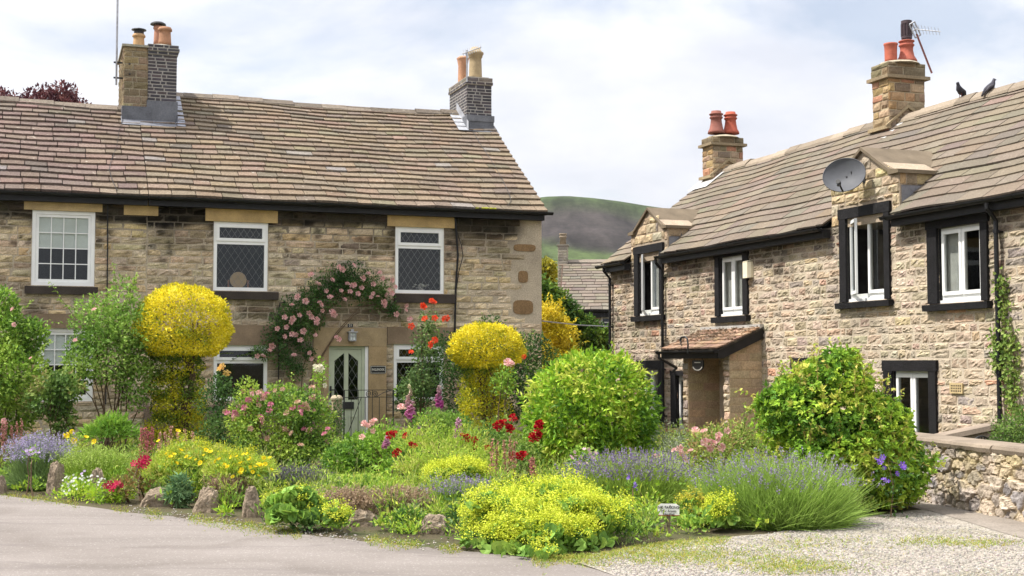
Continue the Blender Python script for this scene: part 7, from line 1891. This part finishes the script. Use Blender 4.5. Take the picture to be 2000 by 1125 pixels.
for (cx, cy, sx, sy, n) in ((1560, 1110, 60, 8, 700), (1440, 1095, 90, 10, 500), (1330, 1085, 60, 8, 500), (1840, 1060, 70, 6, 420), (1930, 1062, 30, 5, 150), (1600, 1060, 60, 8, 160), (1500, 1075, 90, 10, 220), (1250, 1090, 70, 8, 400)):
    for i in range(n): pts2.append((cx + rng.normal(0, sx), min(1124, cy + rng.normal(0, sy))))
P = np.array([G(*p) for p in pts2]); n = len(P); P = np.repeat(P, 3, 0) + np.concatenate([rng.normal(0, .02, (n * 3, 2)), np.zeros((n * 3, 1))], 1); n = len(P)
q = rng.uniform(.7, 1.2, (n, 1)); yy = (rng.random((n, 1)) < .45)
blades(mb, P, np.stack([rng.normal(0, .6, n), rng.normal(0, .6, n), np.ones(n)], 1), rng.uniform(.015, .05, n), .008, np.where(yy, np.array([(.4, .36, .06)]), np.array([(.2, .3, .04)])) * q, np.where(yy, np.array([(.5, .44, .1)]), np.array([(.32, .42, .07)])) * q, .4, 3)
# lawn blades
lw = [(x, y) for x, y in zip(rng.uniform(560, 1060, 9000), rng.uniform(914, 962, 9000))]
P = np.array([G(*p) for p in lw]); n = len(P); q = rng.uniform(.75, 1.2, (n, 1)); blades(mb, P, np.stack([rng.normal(0, .5, n), rng.normal(0, .5, n), np.ones(n)], 1), rng.uniform(.02, .045, n), .012, np.array([(.18, .28, .03)]) * q, np.array([(.32, .42, .05)]) * q, .3, 3)
tag(mb.build('grass', M_['leaf']), 'short grass of the small lawn and the tufts along the road and gravel', 'grass', kind='stuff')
# loose stones on the gravel and along the road edge
mb = MB(); n = 15000
xx, yy_ = rng.uniform(1150, 2040, n), rng.uniform(1000, 1140, n)
lim = np.interp(xx, [1150, 1240, 1330, 1480, 1560, 1690, 1800, 1850, 2040], [1090, 1070, 1060, 1046, 1034, 1012, 998, 1020, 1068]); lft = np.interp(yy_, [1090, 1140], [1120, 1240]); ok = (yy_ > lim) & (xx > lft)
P = np.array([G(a, b) for a, b in zip(xx[ok], yy_[ok])])
ex = rng.uniform(250, 900, 500); P = np.vstack([P, [G(x, np.interp(x, [p[0] for p in EDGE], [p[1] for p in EDGE]) + rng.normal(-3, 5)) for x in ex]])
n = len(P); s = rng.uniform(.004, .013, (n, 1)); oc = np.array([(1, 0, 0), (0, 1, 0), (-1, 0, 0), (0, -1, 0), (0, 0, .8), (0, 0, -.6)])
V = P[:, None, :] + EZ * .008 + oc[None] * s[:, :, None] * rng.uniform(.6, 1.3, (n, 6, 1)); a = rng.uniform(0, 6.28, n)
fa = np.array([(0, 1, 4), (1, 2, 4), (2, 3, 4), (3, 0, 4), (1, 0, 5), (2, 1, 5), (3, 2, 5), (0, 3, 5)])
mb.add(V.reshape(-1, 3), [(fa[None] + (np.arange(n) * 6)[:, None, None]).reshape(-1, 3)], np.repeat(np.array([(.33, .30, .265)]) * rng.uniform(.6, 1.35, (n, 1)) * (1 + rng.normal(0, .04, (n, 3))), 6, 0))
tag(mb.build('loose_stones', M_['clay']), 'loose pale gravel stones over the drive and along the road edge', 'gravel', kind='stuff')
HAZE = .00006
# ================================================================== LIGHT, SKY, CAMERA
w = bpy.data.worlds.new('World'); SC.world = w; w.use_nodes = True
t = w.node_tree; t.nodes.clear()
out = t.nodes.new('ShaderNodeOutputWorld'); bg = nd(t, 'ShaderNodeBackground', i_Strength=.10); t.links.new(bg.outputs[0], out.inputs[0])
AZ = PHI - math.radians(14.4); EL = math.radians(57)
travel = np.array([math.cos(AZ) * math.cos(EL), math.sin(AZ) * math.cos(EL), -math.sin(EL)])
sky = nd(t, 'ShaderNodeTexSky', sky_type='NISHITA', sun_disc=False, sun_elevation=EL, air_density=1.0, dust_density=1.5, ozone_density=1.0)
sky.sun_rotation = math.atan2(-travel[0], -travel[1])
tc = nd(t, 'ShaderNodeTexCoord').outputs['Generated']
mp = nd(t, 'ShaderNodeMapping'); mp.inputs['Scale'].default_value = (1, 1, 2.4); mp.inputs['Location'].default_value = (.35, .1, .2); t.links.new(tc, mp.inputs['Vector'])
n1 = nd(t, 'ShaderNodeTexNoise', i_Scale=3.2, i_Detail=7, i_Roughness=.56, i_Distortion=.3); t.links.new(mp.outputs[0], n1.inputs['Vector'])
cov = ramp(t, n1.outputs['Fac'], [(.36, (.45,) * 3), (.48, (.88,) * 3), (.6, (1, 1, 1))])
n2 = nd(t, 'ShaderNodeTexNoise', i_Scale=5.0, i_Detail=6, i_Roughness=.55); t.links.new(mp.outputs[0], n2.inputs['Vector'])
cl = ramp(t, n2.outputs['Fac'], [(.3, (.55, .565, .62)), (.5, (.66, .665, .7)), (.66, (.72, .72, .735))])
sep = nd(t, 'ShaderNodeSeparateXYZ'); t.links.new(tc, sep.inputs[0])          # overcast skies brighten towards the zenith
mr = nd(t, 'ShaderNodeMapRange'); zz_ = nd(t, 'ShaderNodeMath', operation='MULTIPLY'); t.links.new(sep.outputs['Z'], zz_.inputs[0]); t.links.new(sep.outputs['Z'], zz_.inputs[1]); t.links.new(zz_.outputs[0], mr.inputs['Value'])
for k_, v_ in zip(('From Min', 'From Max', 'To Min', 'To Max'), (0.0, 1.0, 8.6, 29.0)): mr.inputs[k_].default_value = v_
vm = nd(t, 'ShaderNodeVectorMath', operation='SCALE'); t.links.new(cl, vm.inputs[0]); t.links.new(mr.outputs[0], vm.inputs['Scale'])
c = mixc(t, cov, sky.outputs[0], vm.outputs[0])
t.links.new(c, bg.inputs['Color'])
sun = bpy.data.lights.new('sun', 'SUN'); sun.energy = 4.2; sun.angle = math.radians(.6); sun.color = (1, .955, .88)
so = bpy.data.objects.new('sun', sun); COL.objects.link(so); so.rotation_euler = Vector(travel).to_track_quat('-Z', 'Y').to_euler(); so.location = (-20, 0, 30)
cam = bpy.data.cameras.new('camera'); co = bpy.data.objects.new('camera', cam); COL.objects.link(co)
cam.sensor_width = 36; cam.lens = F / 2000 * 36; cam.clip_end = 8000; cam.clip_start = .1
co.location = (0, 0, CAMH); co.rotation_euler = (PI / 2 + TH, 0, 0); SC.camera = co
SC.view_settings.view_transform = 'Standard'; SC.view_settings.look = 'None'; SC.view_settings.exposure = .72; SC.view_settings.gamma = 1
SC.cycles.max_bounces = 6; SC.cycles.transparent_max_bounces = 12; SC.cycles.diffuse_bounces = 3
SC.cycles.sample_clamp_indirect = 4

hz = MB(); hz.box((-1700, -60, -4), (2000, 1650, 170))
m, t, out = nodes('thin_haze'); pv = nd(t, 'ShaderNodeVolumePrincipled', i_Density=HAZE); pv.inputs['Color'].default_value = (.93, .95, 1, 1); pv.inputs['Anisotropy'].default_value = .2
t.links.new(pv.outputs[0], out.inputs['Volume'])
ho = hz.build('haze', m); ho['kind'] = 'stuff'
